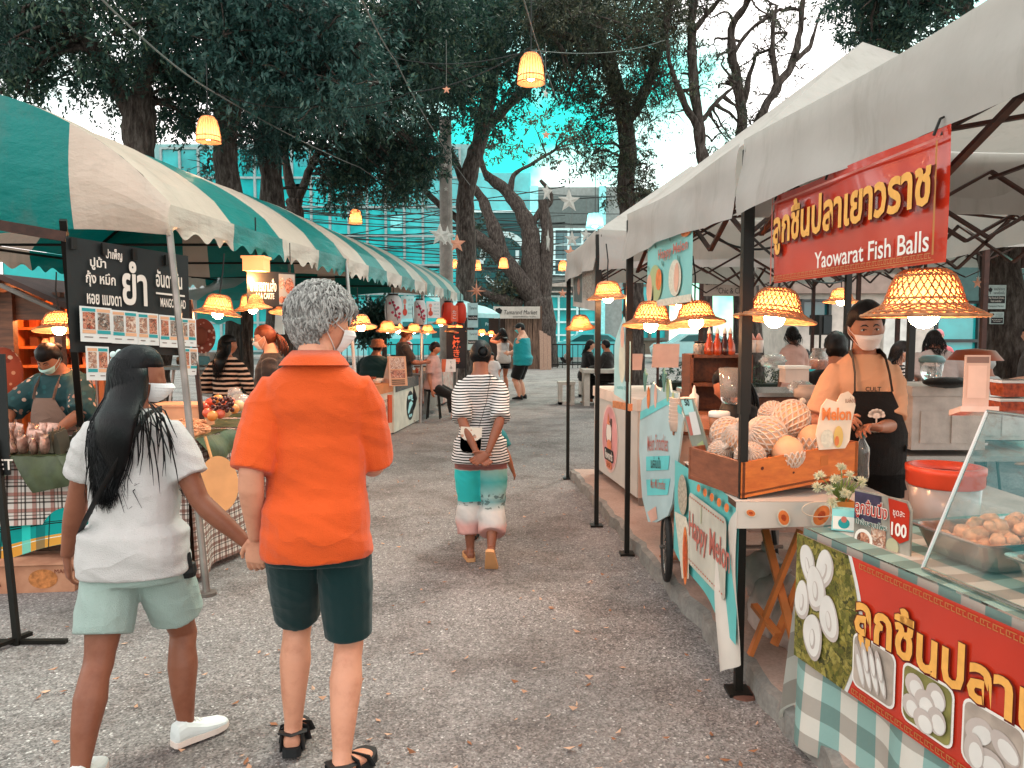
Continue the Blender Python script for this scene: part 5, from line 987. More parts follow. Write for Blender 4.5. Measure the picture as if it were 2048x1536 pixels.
person('dark haired seller seated low behind the grey draped counter',(-1.42,13.9,0),R(-100),1.6,1,'f',SK_TAN,pelvis=(0,0,.60),det=.014,fL=((-.15,.4,.06),0,0),fR=((.15,.4,.06),0,0),top=dict(mat=cloth('print_pink','#b58a80'),hem=.47,sleeve=.8,ease=.02),bottom=dict(mat=BLKC,leg=1.8),hair=dict(kind='short',mat=H_DARK,thick=.022,line=.3))
def seated(label,x,y,yaw,H,top,hairk,skin=SK_TAN,z=.0,sh=.48,lean=0,build=1.0,sex='f',head=(0,0,0),mask=None,slv=.8,hair=H_BLACK,hl=.3,det=.012,**k):
 return person(label,(x,y,z),R(yaw),H,build,sex,skin,pelvis=(0,0,sh+.06*H),lean=R(lean),det=det,head=head,hL=(-.14,.36,.75),hR=(.14,.36,.75),fL=((-.12,.42,.06),0,0),fR=((.12,.42,.06),0,0),top=dict(mat=top,hem=.47,sleeve=slv,ease=.018),bottom=dict(mat=BLKC,leg=1.9),hair=dict(kind=hairk,mat=hair,strands=70,length=hl,thick=.018,line=.36),mask=mask,**k)
seated('woman in a long black dress seated at the white picnic table beyond the third tent',1.63,16.9,-75,1.66,BLKC,'long',SK_FAIR,slv=1.9,lean=6,hair=H_DARK,hl=.2,head=(R(-10),0,0))
seated('person in dark clothes seated opposite the woman in the black dress',2.05,16.6,60,1.66,DARKGREY,'short',slv=1.9)
seated('woman with a high ponytail in black crouching behind the melon stall',1.52,4.75,60,1.58,BLKC,'pony',SK_TAN,z=.1,sh=.42,hl=.26,lean=12,head=(0,R(-20),0),det=.009)
seated('person with thick short dark hair seated with back turned beside the apron woman',2.42,5.75,-20,1.70,BLKC,'short',SK_TAN,z=.1,sh=.55,sex='m',det=.010,hair=H_DARK)
person('tall dark haired person standing behind the sauce jars, left of the loudspeaker',(4.02,11.0,0),R(20),1.66,.95,'f',SK_BROWN,det=.014,top=dict(mat=cloth('pink_top','#c79a8c'),hem=.46,sleeve=.8,ease=.02),bottom=dict(mat=BLKC,leg=1.8),hair=dict(kind='long',mat=H_DARK,strands=60,length=.14,thick=.02,line=.3),head=(0,0,0))
seated('person in a cyan shirt with dark hair seated beside the low hedge',4.42,11.6,-30,1.55,cloth('cyan_shirt','#2fb9bd'),'short',sh=.46)
seated('person with a white top seated right of the one in the cyan shirt',5.0,11.6,30,1.55,WHITEC,'short',sh=.46)
seated('woman with long dark hair and white mask facing right, behind the apron woman',3.95,7.9,-100,1.62,stripes('check_shirt','#1d1a1a','#b5aaa3',.03,.5),'long',SK_PALE,sh=.60,mask=(MASKW,.012),slv=1.8,hl=.34,head=(R(6),R(-8),0),hair=H_DARK,det=.010)
person('long haired person in a plain grey tan T-shirt seen from behind between the posts',(4.78,8.6,0),R(-8),1.64,1.1,'m',SK_BROWN,head=(R(-20),R(-22),0),lean=R(14),det=.011,hR=(.38,.25,.92),hL=(-.2,.2,.9),top=dict(mat=cloth('tan_grey_tee','#a4918a'),hem=.44,sleeve=.85,ease=.03,sflare=.02),bottom=dict(mat=BLKC,leg=1.9),hair=dict(kind='long',mat=H_DARK,strands=90,length=.22,thick=.02,line=.3))
seated('child in a teal shirt bending over a table near the grey tree trunk',8.4,13.8,-70,1.4,cloth('teal_child','#20a4aa'),'short',SK_FAIR,lean=24,sh=.55)
seated('grey haired elder seated with back to the lane under the two notice boards',4.75,7.7,-10,1.62,cloth('pale_stripe','#8f8f8c'),'short',SK_BROWN,hair=H_GREY,sh=.50,lean=-2)
seated('person in a black jacket seated left of the grey haired elder',5.35,9.4,20,1.6,BLKC,'short',sh=.46)
person('person in a pink shirt standing far behind under the biggest straw lamp',(7.2,13.0,0),R(150),1.62,1.1,'f',SK_FAIR,det=.016,top=dict(mat=cloth('pink_shirt','#c9646a'),hem=.46,sleeve=.9,ease=.02),bottom=dict(mat=BLKC,leg=1.8),hair=dict(kind='short',mat=cloth('pink_cap','#d7848a'),thick=.02),mask=(MASKC,.01))
person('person with a grey shirt and bare forearm at the right edge behind the tree trunk',(6.05,8.9,0),R(60),1.68,1.1,'m',SK_FAIR,det=.012,hL=(-.15,.3,1.0),top=dict(mat=cloth('dark_grey_shirt','#4b4542'),hem=.46,sleeve=.8,ease=.02),bottom=dict(mat=BLKC,leg=1.9),hair=dict(kind='short',mat=H_DARK))
person('small distant person with dark hair in a pale top walking past the white van',(7.0,17.2,0),R(100),1.6,1,'f',SK_BROWN,det=.018,hR=(.2,.4,1.2),top=dict(mat=cloth('beige_top','#b9a99c'),hem=.46,sleeve=.8),bottom=dict(mat=BLKC,leg=1.9),hair=dict(kind='bun',mat=H_BLACK))
# left stalls
def plaid(name,base,lines,scale=1.0):
 """lines: (axis, period, offset, width fraction, colour, strength)"""
 t=NT(name);x,y,z=t.xyz(t.coord('UV'));c=S(base)
 for ax,per,off,wd,colr,st in lines:c=t.mix(t.math('MULTIPLY',t.band(x if ax==0 else y,per*scale,wd,off),st),c,S(colr),'MIX')
 t.set(c,.85,0,.15);t.bump(t.noise(300,None,2),.2,.003);return t.m
PLAID=plaid('red_black_plaid','#c9bdb5',[(0,.11,0,.22,'#8c4a3c',.7),(1,.11,0,.22,'#8c4a3c',.7),(0,.11,.42,.10,'#17120f',.85),(1,.11,.42,.10,'#17120f',.85),(0,.11,.62,.06,'#17120f',.8),(1,.11,.62,.06,'#17120f',.8),(0,.11,.80,.05,'#4b3f3a',.7),(1,.11,.80,.05,'#4b3f3a',.7)])
PLAID2=plaid('brown_white_plaid','#cfc3ba',[(0,.06,0,.34,'#6b3f33',.75),(1,.06,0,.34,'#6b3f33',.75),(0,.06,.5,.12,'#2a2523',.7),(1,.06,.5,.12,'#2a2523',.7)])
SARONG=plaid('teal_yellow_sarong','#0c8a84',[(1,.60,.30,.20,'#c98d3a',1),(1,.60,.52,.02,'#101818',1),(1,.60,.55,.015,'#101818',1),(1,.60,.26,.012,'#cfe0d8',1),(1,.60,.04,.012,'#d8e4dc',1),(1,.60,.08,.012,'#d8e4dc',1),(0,.30,0,.18,'#2fc4b8',.75),(0,.30,.4,.03,'#0b2a2c',.9),(0,.30,.7,.22,'#0a4a4c',.6)])
LEAFM=mat('banana_leaf',(.048,.058,.020,1),.45,var=.4,vs=9,bump=.3,bs=30);LEAFD=mat('dark_leaf',(.045,.035,.02,1),.6,var=.4)
WOODT=wood('table_wood','#3a2419','#6b4630');STEELB=mat('stainless','#a9a39e',.22,.9,var=.1)
def cloth_panel(mb,a,b,drop_a,drop_b,amp,k,mi=0,nu=40,nv=14,out=0):
 a,b=V(a),V(b);n=(b-a).cross(V((0,0,-1))).normalized()
 mb.sheet(a,b,b-V((0,0,drop_b)),a-V((0,0,drop_a)),nu,nv,lambda u,v:n*(-(out+amp*v*(1+math.sin(u*k+1.3*math.sin(u*k*.37))))),mi)
r=thing('food_table','left table with hanging plaid and teal sarong cloth and banana leaves over its edge','table',(-3.25,5.1,0))
mb=MB();mb.box((-3.3,5.12,.78),(1.35,.72,.04));mb.build('table_top',WOODT,r)
for x,y in((-3.9,4.82),(-2.68,4.82),(-3.9,5.4),(-2.68,5.4)):mb=MB();mb.box((x,y,.38),(.05,.05,.76));mb.build('leg',WOODT,r)
mb=MB();mb.box((-3.3,4.84,.22),(1.25,.04,.05));mb.build('stretcher',WOODT,r)
mb=MB();cloth_panel(mb,(-3.98,4.74,.80),(-2.62,4.74,.80),.44,.40,.018,14,0);cloth_panel(mb,(-2.62,4.74,.80),(-2.58,5.45,.80),.62,.66,.02,9,0);mb.build('plaid_cloth',PLAID,r,smooth=True)
mb=MB();mb.sheet((-3.98,4.765,.56),(-2.63,4.765,.56),(-2.60,4.72,.30),(-3.98,4.72,.02),50,16,lambda u,v:V((0,-.03*v*(1+math.sin(u*16)),.02*math.sin(u*9)*v)));mb.build('sarong_cloth',SARONG,r,smooth=True)
for i,(x0,w_,dr,dx)in enumerate([(-3.95,.42,.24,.0),(-3.42,.34,.30,-.05),(-3.10,.32,.22,.10),(-2.82,.24,.10,.05)]):
 mb=MB();mb.sheet((x0,5.2,.812+.004*i),(x0+w_,5.2,.812+.004*i),(x0+w_,4.72,.815+.004*i),(x0,4.72,.815+.004*i),6,4);a,b=V((x0,4.72,.815+.004*i)),V((x0+w_,4.72,.815+.004*i))
 mb.sheet(a,b,b+V((dx-.03,-.03,-dr*.8)),a+V((dx+.06,-.05,-dr)),8,8,lambda u,v:V((0,-.02*math.sin(v*2.5)-.012*math.sin(u*9),0)));mb.build('banana_leaf',LEAFM,r,smooth=True)
q=random.Random(12);PACK=mat('silver_packet','#b98f80',.25,.55,var=.6,vs=22,bump=.6,bs=24)
pk=None
for i in range(26):
 x=-3.5+(i%9)*.072+q.uniform(-.012,.012);y=4.80+(i//9)*.085+q.uniform(-.01,.01);z=.83+(i//9)*.028
 if pk is None:
  mb=MB();mb.loft([rings(V((0,0,zz)),V((1,0,0)),V((0,1,0)),a,b,10)for zz,a,b in((0,.026,.020),(.03,.036,.026),(.07,.034,.022),(.095,.030,.006),(.115,.034,.003))]);pk=tag(mb.build('snack_packet',PACK,base=None,smooth=True),'shiny crimped snack packet heaped on the banana leaves','snack packet','packets heaped on the left table');pk.location=(x,y,z)
 else:dup(pk,(x,y,z),(q.uniform(-.5,.2),q.uniform(-.4,.4),q.uniform(0,3)))
pb=None
for i in range(7):
 loc=(-2.92+(i%4)*.075,4.84+(i//4)*.12,.83)
 if pb is None:
  mb=MB();mb.prism([(-.04,-.05,0),(.04,-.05,0),(.006,-.02,.13),(-.006,-.02,.13)],(0,0,0),(0,.08,0));mb.tube([(0,-.02,.02),(0,.02,.15)],.004,5);pb=tag(mb.build('leaf_parcel',LEAFD),'dark banana leaf parcel standing beside the steel bowl','leaf parcel','dark leaf parcels on the left table');pb.location=loc
 else:dup(pb,loc,(q.uniform(-.3,.3),q.uniform(-.4,.4),q.uniform(-.7,.7)))
mb=MB();mb.lathe([(.06,0),(.12,.03),(.15,.07),(.155,.075),(.145,.07),(.11,.03),(.05,.012)],(-3.05,5.25,.82),24);solo('mixing_bowl',mb,STEELB,'stainless mixing bowl in front of the bowing seller','bowl',smooth=True)
def carton_mat():
 t=NT('carton');t.set(t.ramp(t.noise(8),[(.3,S('#a06a50')),(.7,S('#c08a6c'))]),.85);return t.m
CART=carton_mat()
r=thing('cardboard_carton','flat printed cardboard carton on the ground under the left table','carton',(-2.98,4.72,0));fr=Fr(V((-3.6,4.53,0)),(1,.10,0),(0,0,1));mb=MB();fr.slab(mb,0,0,.92,.17,-.34,0);mb.build('box_body',CART,r)
mb=MB();mb.quad(fr.p(-.02,.175,.02),fr.p(.94,.175,.02),fr.p(.92,.19,-.2),fr.p(0,.19,-.2));mb.build('flap',CART,r);BRN=mat('brown_ink','#6b2a18',.8,var=0);mb=MB();fr.ell(mb,.74,.085,.085,.06,.003);fr.rect(mb,.1,.05,.3,.055,.003);fr.rect(mb,.1,.11,.3,.115,.003);mb.build('print',mat('orange_ink','#b5713f',.8,var=.4,vs=40),r);text(fr,'MAMA',.40,.07,.05,BRN,r,bold=.02);text(fr,'MAMA',.86,.13,.025,BRN,r)
r=thing('sign_stand','thin black metal sign stand with crossed feet at the left edge','sign stand',gp(35,1290));b0=gp(35,1290);mb=MB();mb.bar(b0,A(-8,880,3.9),.028);mb.build('pole',BLACK,r)
for a,b in((V((-.7,.0,.012)),V((.24,.02,.012))),(V((.02,.08,.03)),V((-.25,-.55,.03))),(V((-.45,-.38,.012)),V((.03,-.36,.012)))):mb=MB();mb.bar(b0+a,b0+b,.03,.02);mb.build('foot',BLACK,r)
fr=Fr(A(-60,950,3.9),(1,0,0),(0,0,1));mb=MB();fr.slab(mb,-.3,0,.205,.62,-.01,0);mb.build('board',mat('board_black','#101010',.6),r);text(fr,'MARKET',.08,.055,.055,mat('paint_cream','#e0d0c4',.7,var=0),r,h=.004,bold=.01)
FX=lambda d:-2.02+.0858*(d-4.75)
r=thing('fruit_table','lane side table in brown plaid cloth heaped with fruit and noodles','table',(-2.2,5.7,0));mb=MB()
mb.prism([(FX(4.78)-.02,4.78,0),(FX(7.0)-.02,7.0,0),(FX(7.0)-.62,7.0,0),(FX(4.78)-.62,4.78,0)],(0,0,.86),(0,0,.90));mb.build('table_top',WOODT,r)
for d,o_ in((4.85,.06),(6.9,.06),(4.85,.58),(6.9,.58)):mb=MB();mb.box((FX(d)-o_,d,.43),(.05,.05,.86));mb.build('leg',WOODT,r)
mb=MB();cloth_panel(mb,(FX(4.75)-.64,4.75,.905),(FX(4.75),4.75,.905),.84,.84,.02,16,0,30,14);cloth_panel(mb,(FX(4.75),4.75,.905),(FX(7.05),7.05,.905),.86,.86,.03,26,0,70,14)
mb.quad((FX(4.75)-.64,4.75,.906),(FX(4.75),4.75,.906),(FX(7.05),7.05,.906),(FX(7.05)-.64,7.05,.906),0,[(0,0),(.64,0),(.64,2.3),(0,2.3)]);mb.build('plaid_cloth',PLAID2,r,smooth=True)
for a,w_ in((4.85,.5),(5.45,.5),(6.1,.5)):
 mb=MB();p,s_=V((FX(a),a,.912)),V((FX(a+w_),a+w_,.912));o_=V((-.4,0,.0));mb.sheet(p+o_,s_+o_,s_,p,6,5);mb.sheet(p,s_,s_+V((.05,.05,-.10)),p+V((.06,.12,-.20)),8,6,lambda u,v:V((.03*math.sin(v*2.6)+.012*math.sin(u*8),0,0)));mb.build('banana_leaf',LEAFM,r,smooth=True)
q=random.Random(5);FR=[('tomato','#c2401f',.036),('orange','#d9853f',.038),('apple','#c9563a',.036),('melon','#d9a878',.045)]
FM=[mat(n,c,.35,var=.15,vs=14,coat=.2)for n,c,_ in FR];seen={}
for px,py,d,k in[(420,805,5.5,0),(408,815,5.4,0),(436,798,5.65,1),(430,820,5.4,0),(450,824,5.4,3),(468,818,5.5,1),(448,806,5.6,2),(415,826,5.3,2),(440,828,5.3,2),(462,805,5.7,0),(425,832,5.25,1),(478,812,5.7,3)]:
 n,c,rad=FR[k];loc=A(px,py,d)
 if n not in seen:
  mb=MB();mb.ball((0,0,0),(rad,rad,rad*.92),16,10,fn=lambda v:1-.10*max(0,v.z)**8);mb.tube([(0,0,rad*.8),(.004,0,rad*1.08)],.003,5);seen[n]=tag(mb.build(n,FM[k],smooth=True),{'tomato':'red tomato in the fruit heap on the lane side table','orange':'orange fruit in the heap on the lane side table','apple':'rough reddish fruit low in the heap on the lane side table','melon':'pale round fruit at the right of the fruit heap'}[n],n,n+'s of the fruit heap');seen[n].location=loc
 else:dup(seen[n],loc,(q.uniform(-1,1),q.uniform(-1,1),q.uniform(0,3)))
mb=MB()
for i in range(60):a=A(q.uniform(425,466),q.uniform(795,822),q.uniform(5.3,5.4));mb.ball(a,.013,8,6)
solo('grape_bunch',mb,mat('grape','#4a1710',.3,coat=.3),'bunch of dark red grapes on the fruit heap','grapes',smooth=True)
NOOD=mat('noodle','#d08a60',.5,var=.3,vs=30)
for lab,px,py,d,rx,ry,rz in[('heap of pale orange noodles in a tray beside the near silver pole',365,850,5.1,.17,.20,.07),('lower heap of orange salad at the front of the lane side table',350,868,4.95,.15,.12,.05)]:
 c=A(px,py,d);c.z=.915;mb=MB();mb.ball(c+V((0,0,.01)),(rx,ry,rz),20,10,fn=lambda v:1+.12*noise.noise(v*4))
 for i in range(150):a=q.uniform(0,6.28);rr=q.random()**.5;p=c+V((rx*rr*math.cos(a),ry*rr*math.sin(a),.012+rz*math.sqrt(max(0,1-rr*rr))));e=V((q.gauss(0,.03),q.gauss(0,.03),q.gauss(0,.008)));mb.tube([p-e,p+V((0,0,.008)),p+e],.0035,4)
 solo('noodle_heap',mb,NOOD,lab,'noodles',smooth=True)
mb=MB();c=A(365,832,5.5);mb.box(c,(.36,.26,.16));mb.box(c+V((0,0,.085)),(.38,.28,.015));solo('food_box',mb,mat('pale_peach_box','#dc9a72',.6),'peach coloured food box behind the noodle heap','box')
PLAS=mat('clear_bag',(.9,.82,.78,1),.15,var=0,trans=.75,bump=1,bs=30)
for lab,px,py,d,s_ in[('crumpled clear plastic bag right of the fruit heap',482,806,6.0,.08),('small clear plastic bag standing behind the fruit heap',470,788,6.3,.06)]:
 mb=MB();mb.ball(A(px,py,d),(s_,s_,s_*.9),18,12,fn=lambda v:1+.25*noise.noise(v*3));solo('plastic_bag',mb,PLAS,lab,'bag',smooth=True)
mb=MB();fr=Fr(A(438,968,4.55),(1,.5,.55),(-.35,.2,1));pts=[fr.p(.115*math.cos(a),.165*math.sin(a))for a in[2*PI*i/40 for i in range(40)]];mb.prism(pts,fr.n*-.008,fr.n*.008);mb.bar(fr.p(0,.15),fr.p(.0,.30),.012);solo('hand_fan',mb,mat('fan_orange','#dd9a62',.6,tl=.15),'oval pale orange paper fan hanging between the couple in front of the plaid cloth','fan')
BOARD=mat('banner_black','#161818',.55,var=.3,vs=3,bump=.3,bs=8);CREAMP=mat('paint_cream','#e0d0c4',.7,var=0)
p0,p1=A(131,472,4.62),A(376,512,5.35);r=thing('menu_banner','black cloth banner with cream Thai writing and food photo cards at the left stall','banner',(p0 .x,p0 .y,0));fr=Fr(p0,p1-p0,(0,0,1));L=(p1-p0).length;hb=p0 .z-A(160,704,4.62).z
mb=MB();mb.sheet(fr.p(0,-hb),fr.p(L,-hb),fr.p(L,0),fr.p(0,0),24,8,lambda u,v:-.012*math.sin(u*9)*(1-v));mb.build('cloth',BOARD,r,smooth=True)
def ptx(fr,s,px,py,hpx,d,m,r,w=None,**k):u,v=fr.uv(px,py);return text(fr,s,u,v,hpx*d/F,m,r,width=w*d/F if w else None,h=k.pop('h',.02),**k)
for s,px,py,h,w_ in[('ปูม้า',190,524,26,32),('ป้าเพ็ญ',223,505,24,34),('กุ้ง หมึก',194,556,30,60),('หอย แมงดา',199,596,20,70),('ยำ',262,560,88,54),('อันดามัน',332,548,36,62)]:ptx(fr,s,px,py,h,4.9,CREAMP,r,w_,bold=.022)
ptx(fr,'MANGO SALAD',338,595,18,5.1,CREAMP,r,58,bold=.02);mb=MB();u,v=fr.uv(304,576);u2,v2=fr.uv(362,580);mb.quad(fr.p(u,v-.006,.02),fr.p(u2,v-.006,.02),fr.p(u2,v+.006,.02),fr.p(u,v+.006,.02));mb.build('underline',CREAMP,r)
def food(name,cols,scale=60):
 t=NT(name);v=t.n('TexVoronoi',i_Scale=scale);v.feature='F1';d_=t.n('TexNoise',i_Scale=scale*.5);t.put(d_.inputs['Vector'],t.coord());m_=t.mix(.12,t.coord(),d_.outputs['Color']);t.put(v.inputs['Vector'],m_)
 c=t.ramp(t.math('ADD',t.math('MULTIPLY',t.xyz(v.outputs['Color'])[0],.75),t.math('MULTIPLY',t.noise(scale*3,None,5,.7),.3)),[(i/len(cols),S(k))for i,k in enumerate(cols)]);c=t.mix(.5,c,t.ramp(v.outputs['Distance'],[(0,(1.1,1.1,1.1,1)),(.8,(.45,.42,.4,1))]),'MULTIPLY');t.set(c,.35,0,.4);return t.m
FOODS=[food('food_red',['#7a2a18','#b5523a','#d8a68c','#4a1c12','#c97a5c']),food('food_grey',['#5a504a','#8f857c','#c9beb4','#2f2a28','#a07a68']),food('food_pale',['#c9a088','#e0cbbc','#8d5a48','#b5806a','#d9b49c'])]
TEALP=mat('print_teal','#1f8f92',.4,var=0);PEACHP=mat('print_peach','#d8a07c',.4,var=0);PAPER=mat('paper_white','#d5d2ce',.4,var=.05);INK=mat('ink_grey','#7a6a64',.6,var=0)
for i,(x0,x1,y0,y1)in enumerate([(150,216,612,682),(213,268,616,682),(266,310,618,682),(310,352,620,684),(352,386,624,680),(158,206,690,760),(352,387,682,738)]):
 f2=Fr(fr.o+fr.n*.03,fr.x,fr.y);u0,v0=f2 .uv(x0,y1);u1,v1=f2 .uv(x1,y0);mb=MB();f2 .slab(mb,u0,v0,u1,v1,-.002,0,0);w_,h_=u1-u0,v1-v0
 for k in range(2):
  a,b=u0+w_*(.06+.46*k),u0+w_*(.48+.46*k);f2 .rect(mb,a,v0+h_*.86,b,v0+h_*.95,.002,1+(i+k)%2);f2 .rect(mb,a+.004,v0+h_*.36,b-.004,v0+h_*.84,.002,3+(i+k)%3);f2 .rect(mb,a,v0+h_*.24,b,v0+h_*.34,.002,1+(i+k+1)%2);f2 .rect(mb,a+.01,v0+h_*.12,b-.02,v0+h_*.15,.002,6)
 mb.build('menu_card',[PAPER,TEALP,PEACHP]+FOODS+[INK],r)
for i,px in enumerate((143,204,264,330)):mb=MB();u,v=fr.uv(px,478+i*8);fr.slab(mb,u-.016,v-.06,u+.016,v+.01,.012,.03);mb.build('binder_clip',BLACK,r)
r=thing('sign_post','black post holding the left side of the menu banner','post',gp(180,1060));mb=MB();mb.bar(gp(182,1090),A(126,440,4.7),.04);mb.build('post_bar',BLACK,r);mb=MB();mb.bar(A(-60,440,4.6),A(134,474,4.72),.05,.06);mb.build('crossbar',RUST,r)
r=thing('sign_post','thin dark post holding the right side of the menu banner by the fruit table','post',gp(432,1120));mb=MB();mb.bar(gp(432,1120),A(380,600,5.4),.026);mb.build('post_bar',RUST,r)
p0,p1=A(495,612,6.4),A(592,614,6.75);r=thing('menu_sign','charcoal A LA CARTE sign with a food photo hanging in the near canopy','sign',(p0 .x,p0 .y,0));fr=Fr(p0,p1-p0,(0,0,1));mb=MB();L=(p1-p0).length;fr.slab(mb,0,0,L,.295,-.01,0);mb.build('board',mat('sign_charcoal','#2a2725',.5),r)
WP=mat('paint_white','#e6e0da',.6,var=0);ptx(fr,'อาหารตามสั่ง',526,570,26,6.5,WP,r,58,h=.005,bold=.02);ptx(fr,'A LA CARTE',529,592,12,6.5,WP,r,42,h=.005,bold=.02)
mb=MB();f2=fr;f2 .rect(mb,L*.64,.02,L*.98,.28,.003,0);f2 .ell(mb,L*.86,.18,.045,.07,.005,1,16);f2 .ell(mb,L*.70,.06,.03,.03,.005,1,12);f2 .ell(mb,L*.78,.06,.03,.03,.005,1,12);f2 .ell(mb,L*.70,.2,.03,.05,.005,2,12);mb.build('food_photo',[mat('plate_grey','#9a958f',.4),FOODS[0],FOODS[2]],r)
mb=MB();mb.tube([fr.p(.05,.29),fr.p(.05,.55)],.004,5);mb.tube([fr.p(L-.05,.29),fr.p(L-.05,.55)],.004,5);mb.build('hanging_string',CORD,r)
WH=wood('hut_wood','#4a2a1c','#8a5236',2,(1.2,12,12));r=thing('wooden_hut','small wooden hut with a gabled roof and orange lit shelves at the far left','hut',(-5.4,8.4,0));y=8.2;xl,xr=A(-60,700,y).x,A(140,700,y).x
mb=MB();mb.box(((xl+xr)/2,y+1.2,1.0),(xr-xl,.06,2.0));mb.box((xl,y+.6,1.0),(.06,1.2,2.0));mb.box((xr,y+.9,1.0),(.06,.6,2.0));mb.build('wall',wood('hut_inside','#a8562a','#d07a3c',2,(10,10,1)),r)
mb=MB();mb.box((A(14,700,y).x,y,1.0),(.20,.08,2.0));mb.box((xr-.1,y,1.0),(.08,.08,2.0));mb.build('front_post',WH,r);apx,apz=A(26,570,y).x,A(26,560,y).z
for sx in(-1,1):
 mb=MB();e=V((apx+sx*.75,y-.2,apz-.34));a=V((apx,y-.2,apz));mb.prism([a,e,e+V((0,1.8,0)),a+V((0,1.8,0))],(0,0,-.01),(0,0,.05));mb.build('roof',mat('roof_brown','#4b3530',.8,bump=.4),r);mb=MB();mb.bar(a+V((0,-.02,-.06)),e+V((0,-.02,-.06)),.10,.03);mb.build('bargeboard',mat('grey_board','#77706a',.8,bump=.3),r)
mb=MB();mb.prism([(apx,y+.02,apz-.08),(apx-.7,y+.02,apz-.42),(apx+.7,y+.02,apz-.42)],(0,0,0),(0,.04,0));mb.build('gable',WH,r)
for z in(.95,1.18,1.4,1.62):mb=MB();mb.box(((xl+xr)/2,y+.9,z),(xr-xl-.1,.4,.03));mb.build('shelf',wood('shelf_wood','#a8562a','#d8843f'),r)
l=bpy.data.lights.new('hut_light','POINT');l.energy=45;l.color=(1,.42,.14);l.shadow_soft_size=.05;lo=bpy.data.objects.new('hut_light',l);COL.objects.link(lo);lo.parent=r;lo.location=V((A(70,640,y).x,y+.45,1.8))-r.location
mb=MB();mb.ball((A(70,640,y).x,y+.45,1.86),.04,12,8);mb.build('bulb',BULB,r,smooth=True)
q=random.Random(8);CG=[mat('goods_'+str(i),c,.5)for i,c in enumerate(['#d8b49a','#8a3f22','#c98a5c','#5a3524','#e0c8b4'])]
for z in(.965,1.195,1.415,1.635):
 for k in range(7):
  mb=MB();x=xl+.12+(xr-xl-.24)*(k+.5)/7;h=q.uniform(.08,.16);mb.lathe([(.04,0),(.045,h*.6),(.03,h*.8),(.032,h)],(x,y+.85,z),10)if k%2 else mb.box((x,y+.85,z+h/2),(.09,.08,h));solo('shelf_jar' if k%2 else 'shelf_box',mb,CG[q.randrange(5)],'small jar on the orange lit shelves of the wooden hut' if k%2 else 'small box on the orange lit shelves of the wooden hut','jar' if k%2 else 'box','goods on the hut shelves')
mb=MB();c=A(6,745,6.6);mb.ball(c,(.16,.12,.22),16,12);solo('fabric_bag',mb,floral('bag_red','#9a4028',['#c98f70','#9a4028','#7a2a18','#d8b49a'],18),'red patterned fabric bag hanging beside the bowing seller','bag',smooth=True)
r=thing('sun_hat','round red brown sun hat with a patterned brim hung by the grey trunk','hat',A(405,675,8.8));fr=Fr(A(405,672,8.8),(.9,.3,0),(0,0,1));mb=MB();pts=[fr.p(.14*math.cos(a),.20*math.sin(a))for a in[2*PI*i/28 for i in range(28)]];mb.prism(pts,fr.n*-.01,fr.n*.01);mb.build('brim',floral('hat_print','#8a3a28',['#8a3a28','#b5705c','#d8b0a0'],24),r);mb=MB();mb.ball(fr.p(-.02,0,.03),(.08,.06,.11),14,10);mb.build('hat_crown',mat('hat_brown','#7a3a28',.8),r,smooth=True)
mb=MB();a=A(398,705,8.9);mb.sheet(a,a+V((.26,0,0)),a+V((.30,0,-.55)),a+V((-.02,0,-.5)),10,10,lambda u,v:V((0,.03*math.sin(u*12),0)));solo('white_cloth',mb,cloth('white_linen','#b5b0ac'),'white cloth hung below the red brown sun hat','cloth',smooth=True)
mb=MB();c=A(557,640,8.6);mb.prism([c+V((-.05,0,-.16)),c+V((.055,0,-.16)),c+V((.035,0,.12)),c+V((-.03,0,.12))],(0,0,0),(0,.05,0));mb.tube([c+V((0,.02,-.16)),c+V((.02,.02,-.5))],.012,6);solo('white_spatula',mb,mat('plastic_white','#d8d8d6',.4),'white spatula shaped blade standing before the dark trunk','spatula')
r=thing('folding_table','grey folding table with crossed legs behind the near silver pole','table',A(385,735,8.9));c=A(385,735,8.9);mb=MB();mb.box(c,(.7,.5,.03));mb.build('table_top',mat('grey_top','#7d8587',.4),r)
for sx in(-1,1):
 for k in(-1,1):mb=MB();mb.bar(c+V((sx*.3,k*.2,0)),V((c.x+sx*.3,c.y-k*.2,0)),.025);mb.build('leg',STEEL,r)
for lab,px,py,d,m_ in[('folded blue grey cloth on the grey folding table',400,722,8.8,mat('blue_grey','#4f7a80',.8)),('dark cooking pot on the grey folding table',372,722,9.0,BLACK)]:
 mb=MB();mb.lathe([(.10,0),(.11,.05),(.10,.09),(.05,.10)],A(px,py,d)-V((0,0,.04)),16);solo('table_item',mb,m_,lab,'item')
for o in[o for o in bpy.data.objects if o.name.startswith('table_item')]:o.name='cooking_pot' if 'pot' in o['label']else 'folded_cloth';o['category']='pot' if 'pot' in o['label']else 'cloth'
def counter(label,x0,x1,px0,py0,px1,py1,topm,frontm,depth=.6,name='stall_counter'):
 """front face between two ground pixels"""
 a,b=gp(px0,py0),gp(px1,py1);return a,b
a,b=gp(735,888),gp(785,868);r=thing('stall_counter','cream and orange printed counter half hidden behind the man in orange','counter',a);fr=Fr(a,b-a,(0,0,1));L=(b-a).length
mb=MB();fr.slab(mb,0,.02,L,.78,-.55,0);mb.build('counter_body',mat('cream_board','#dcbca4',.6),r);mb=MB();fr.slab(mb,0,.66,L,.80,-.56,.012);mb.build('orange_band',mat('orange_board','#cf7a48',.6),r)
mb=MB();fr.ell(mb,L*.5,.42,L*.3,.09,.004,0);fr.ell(mb,L*.5,.2,L*.25,.06,.004,1);mb.build('print',[FOODS[2],FOODS[0]],r);text(fr,'ก๋วยเตี๋ยว',L*.5,.55,.06,BRN,r,width=L*.6)
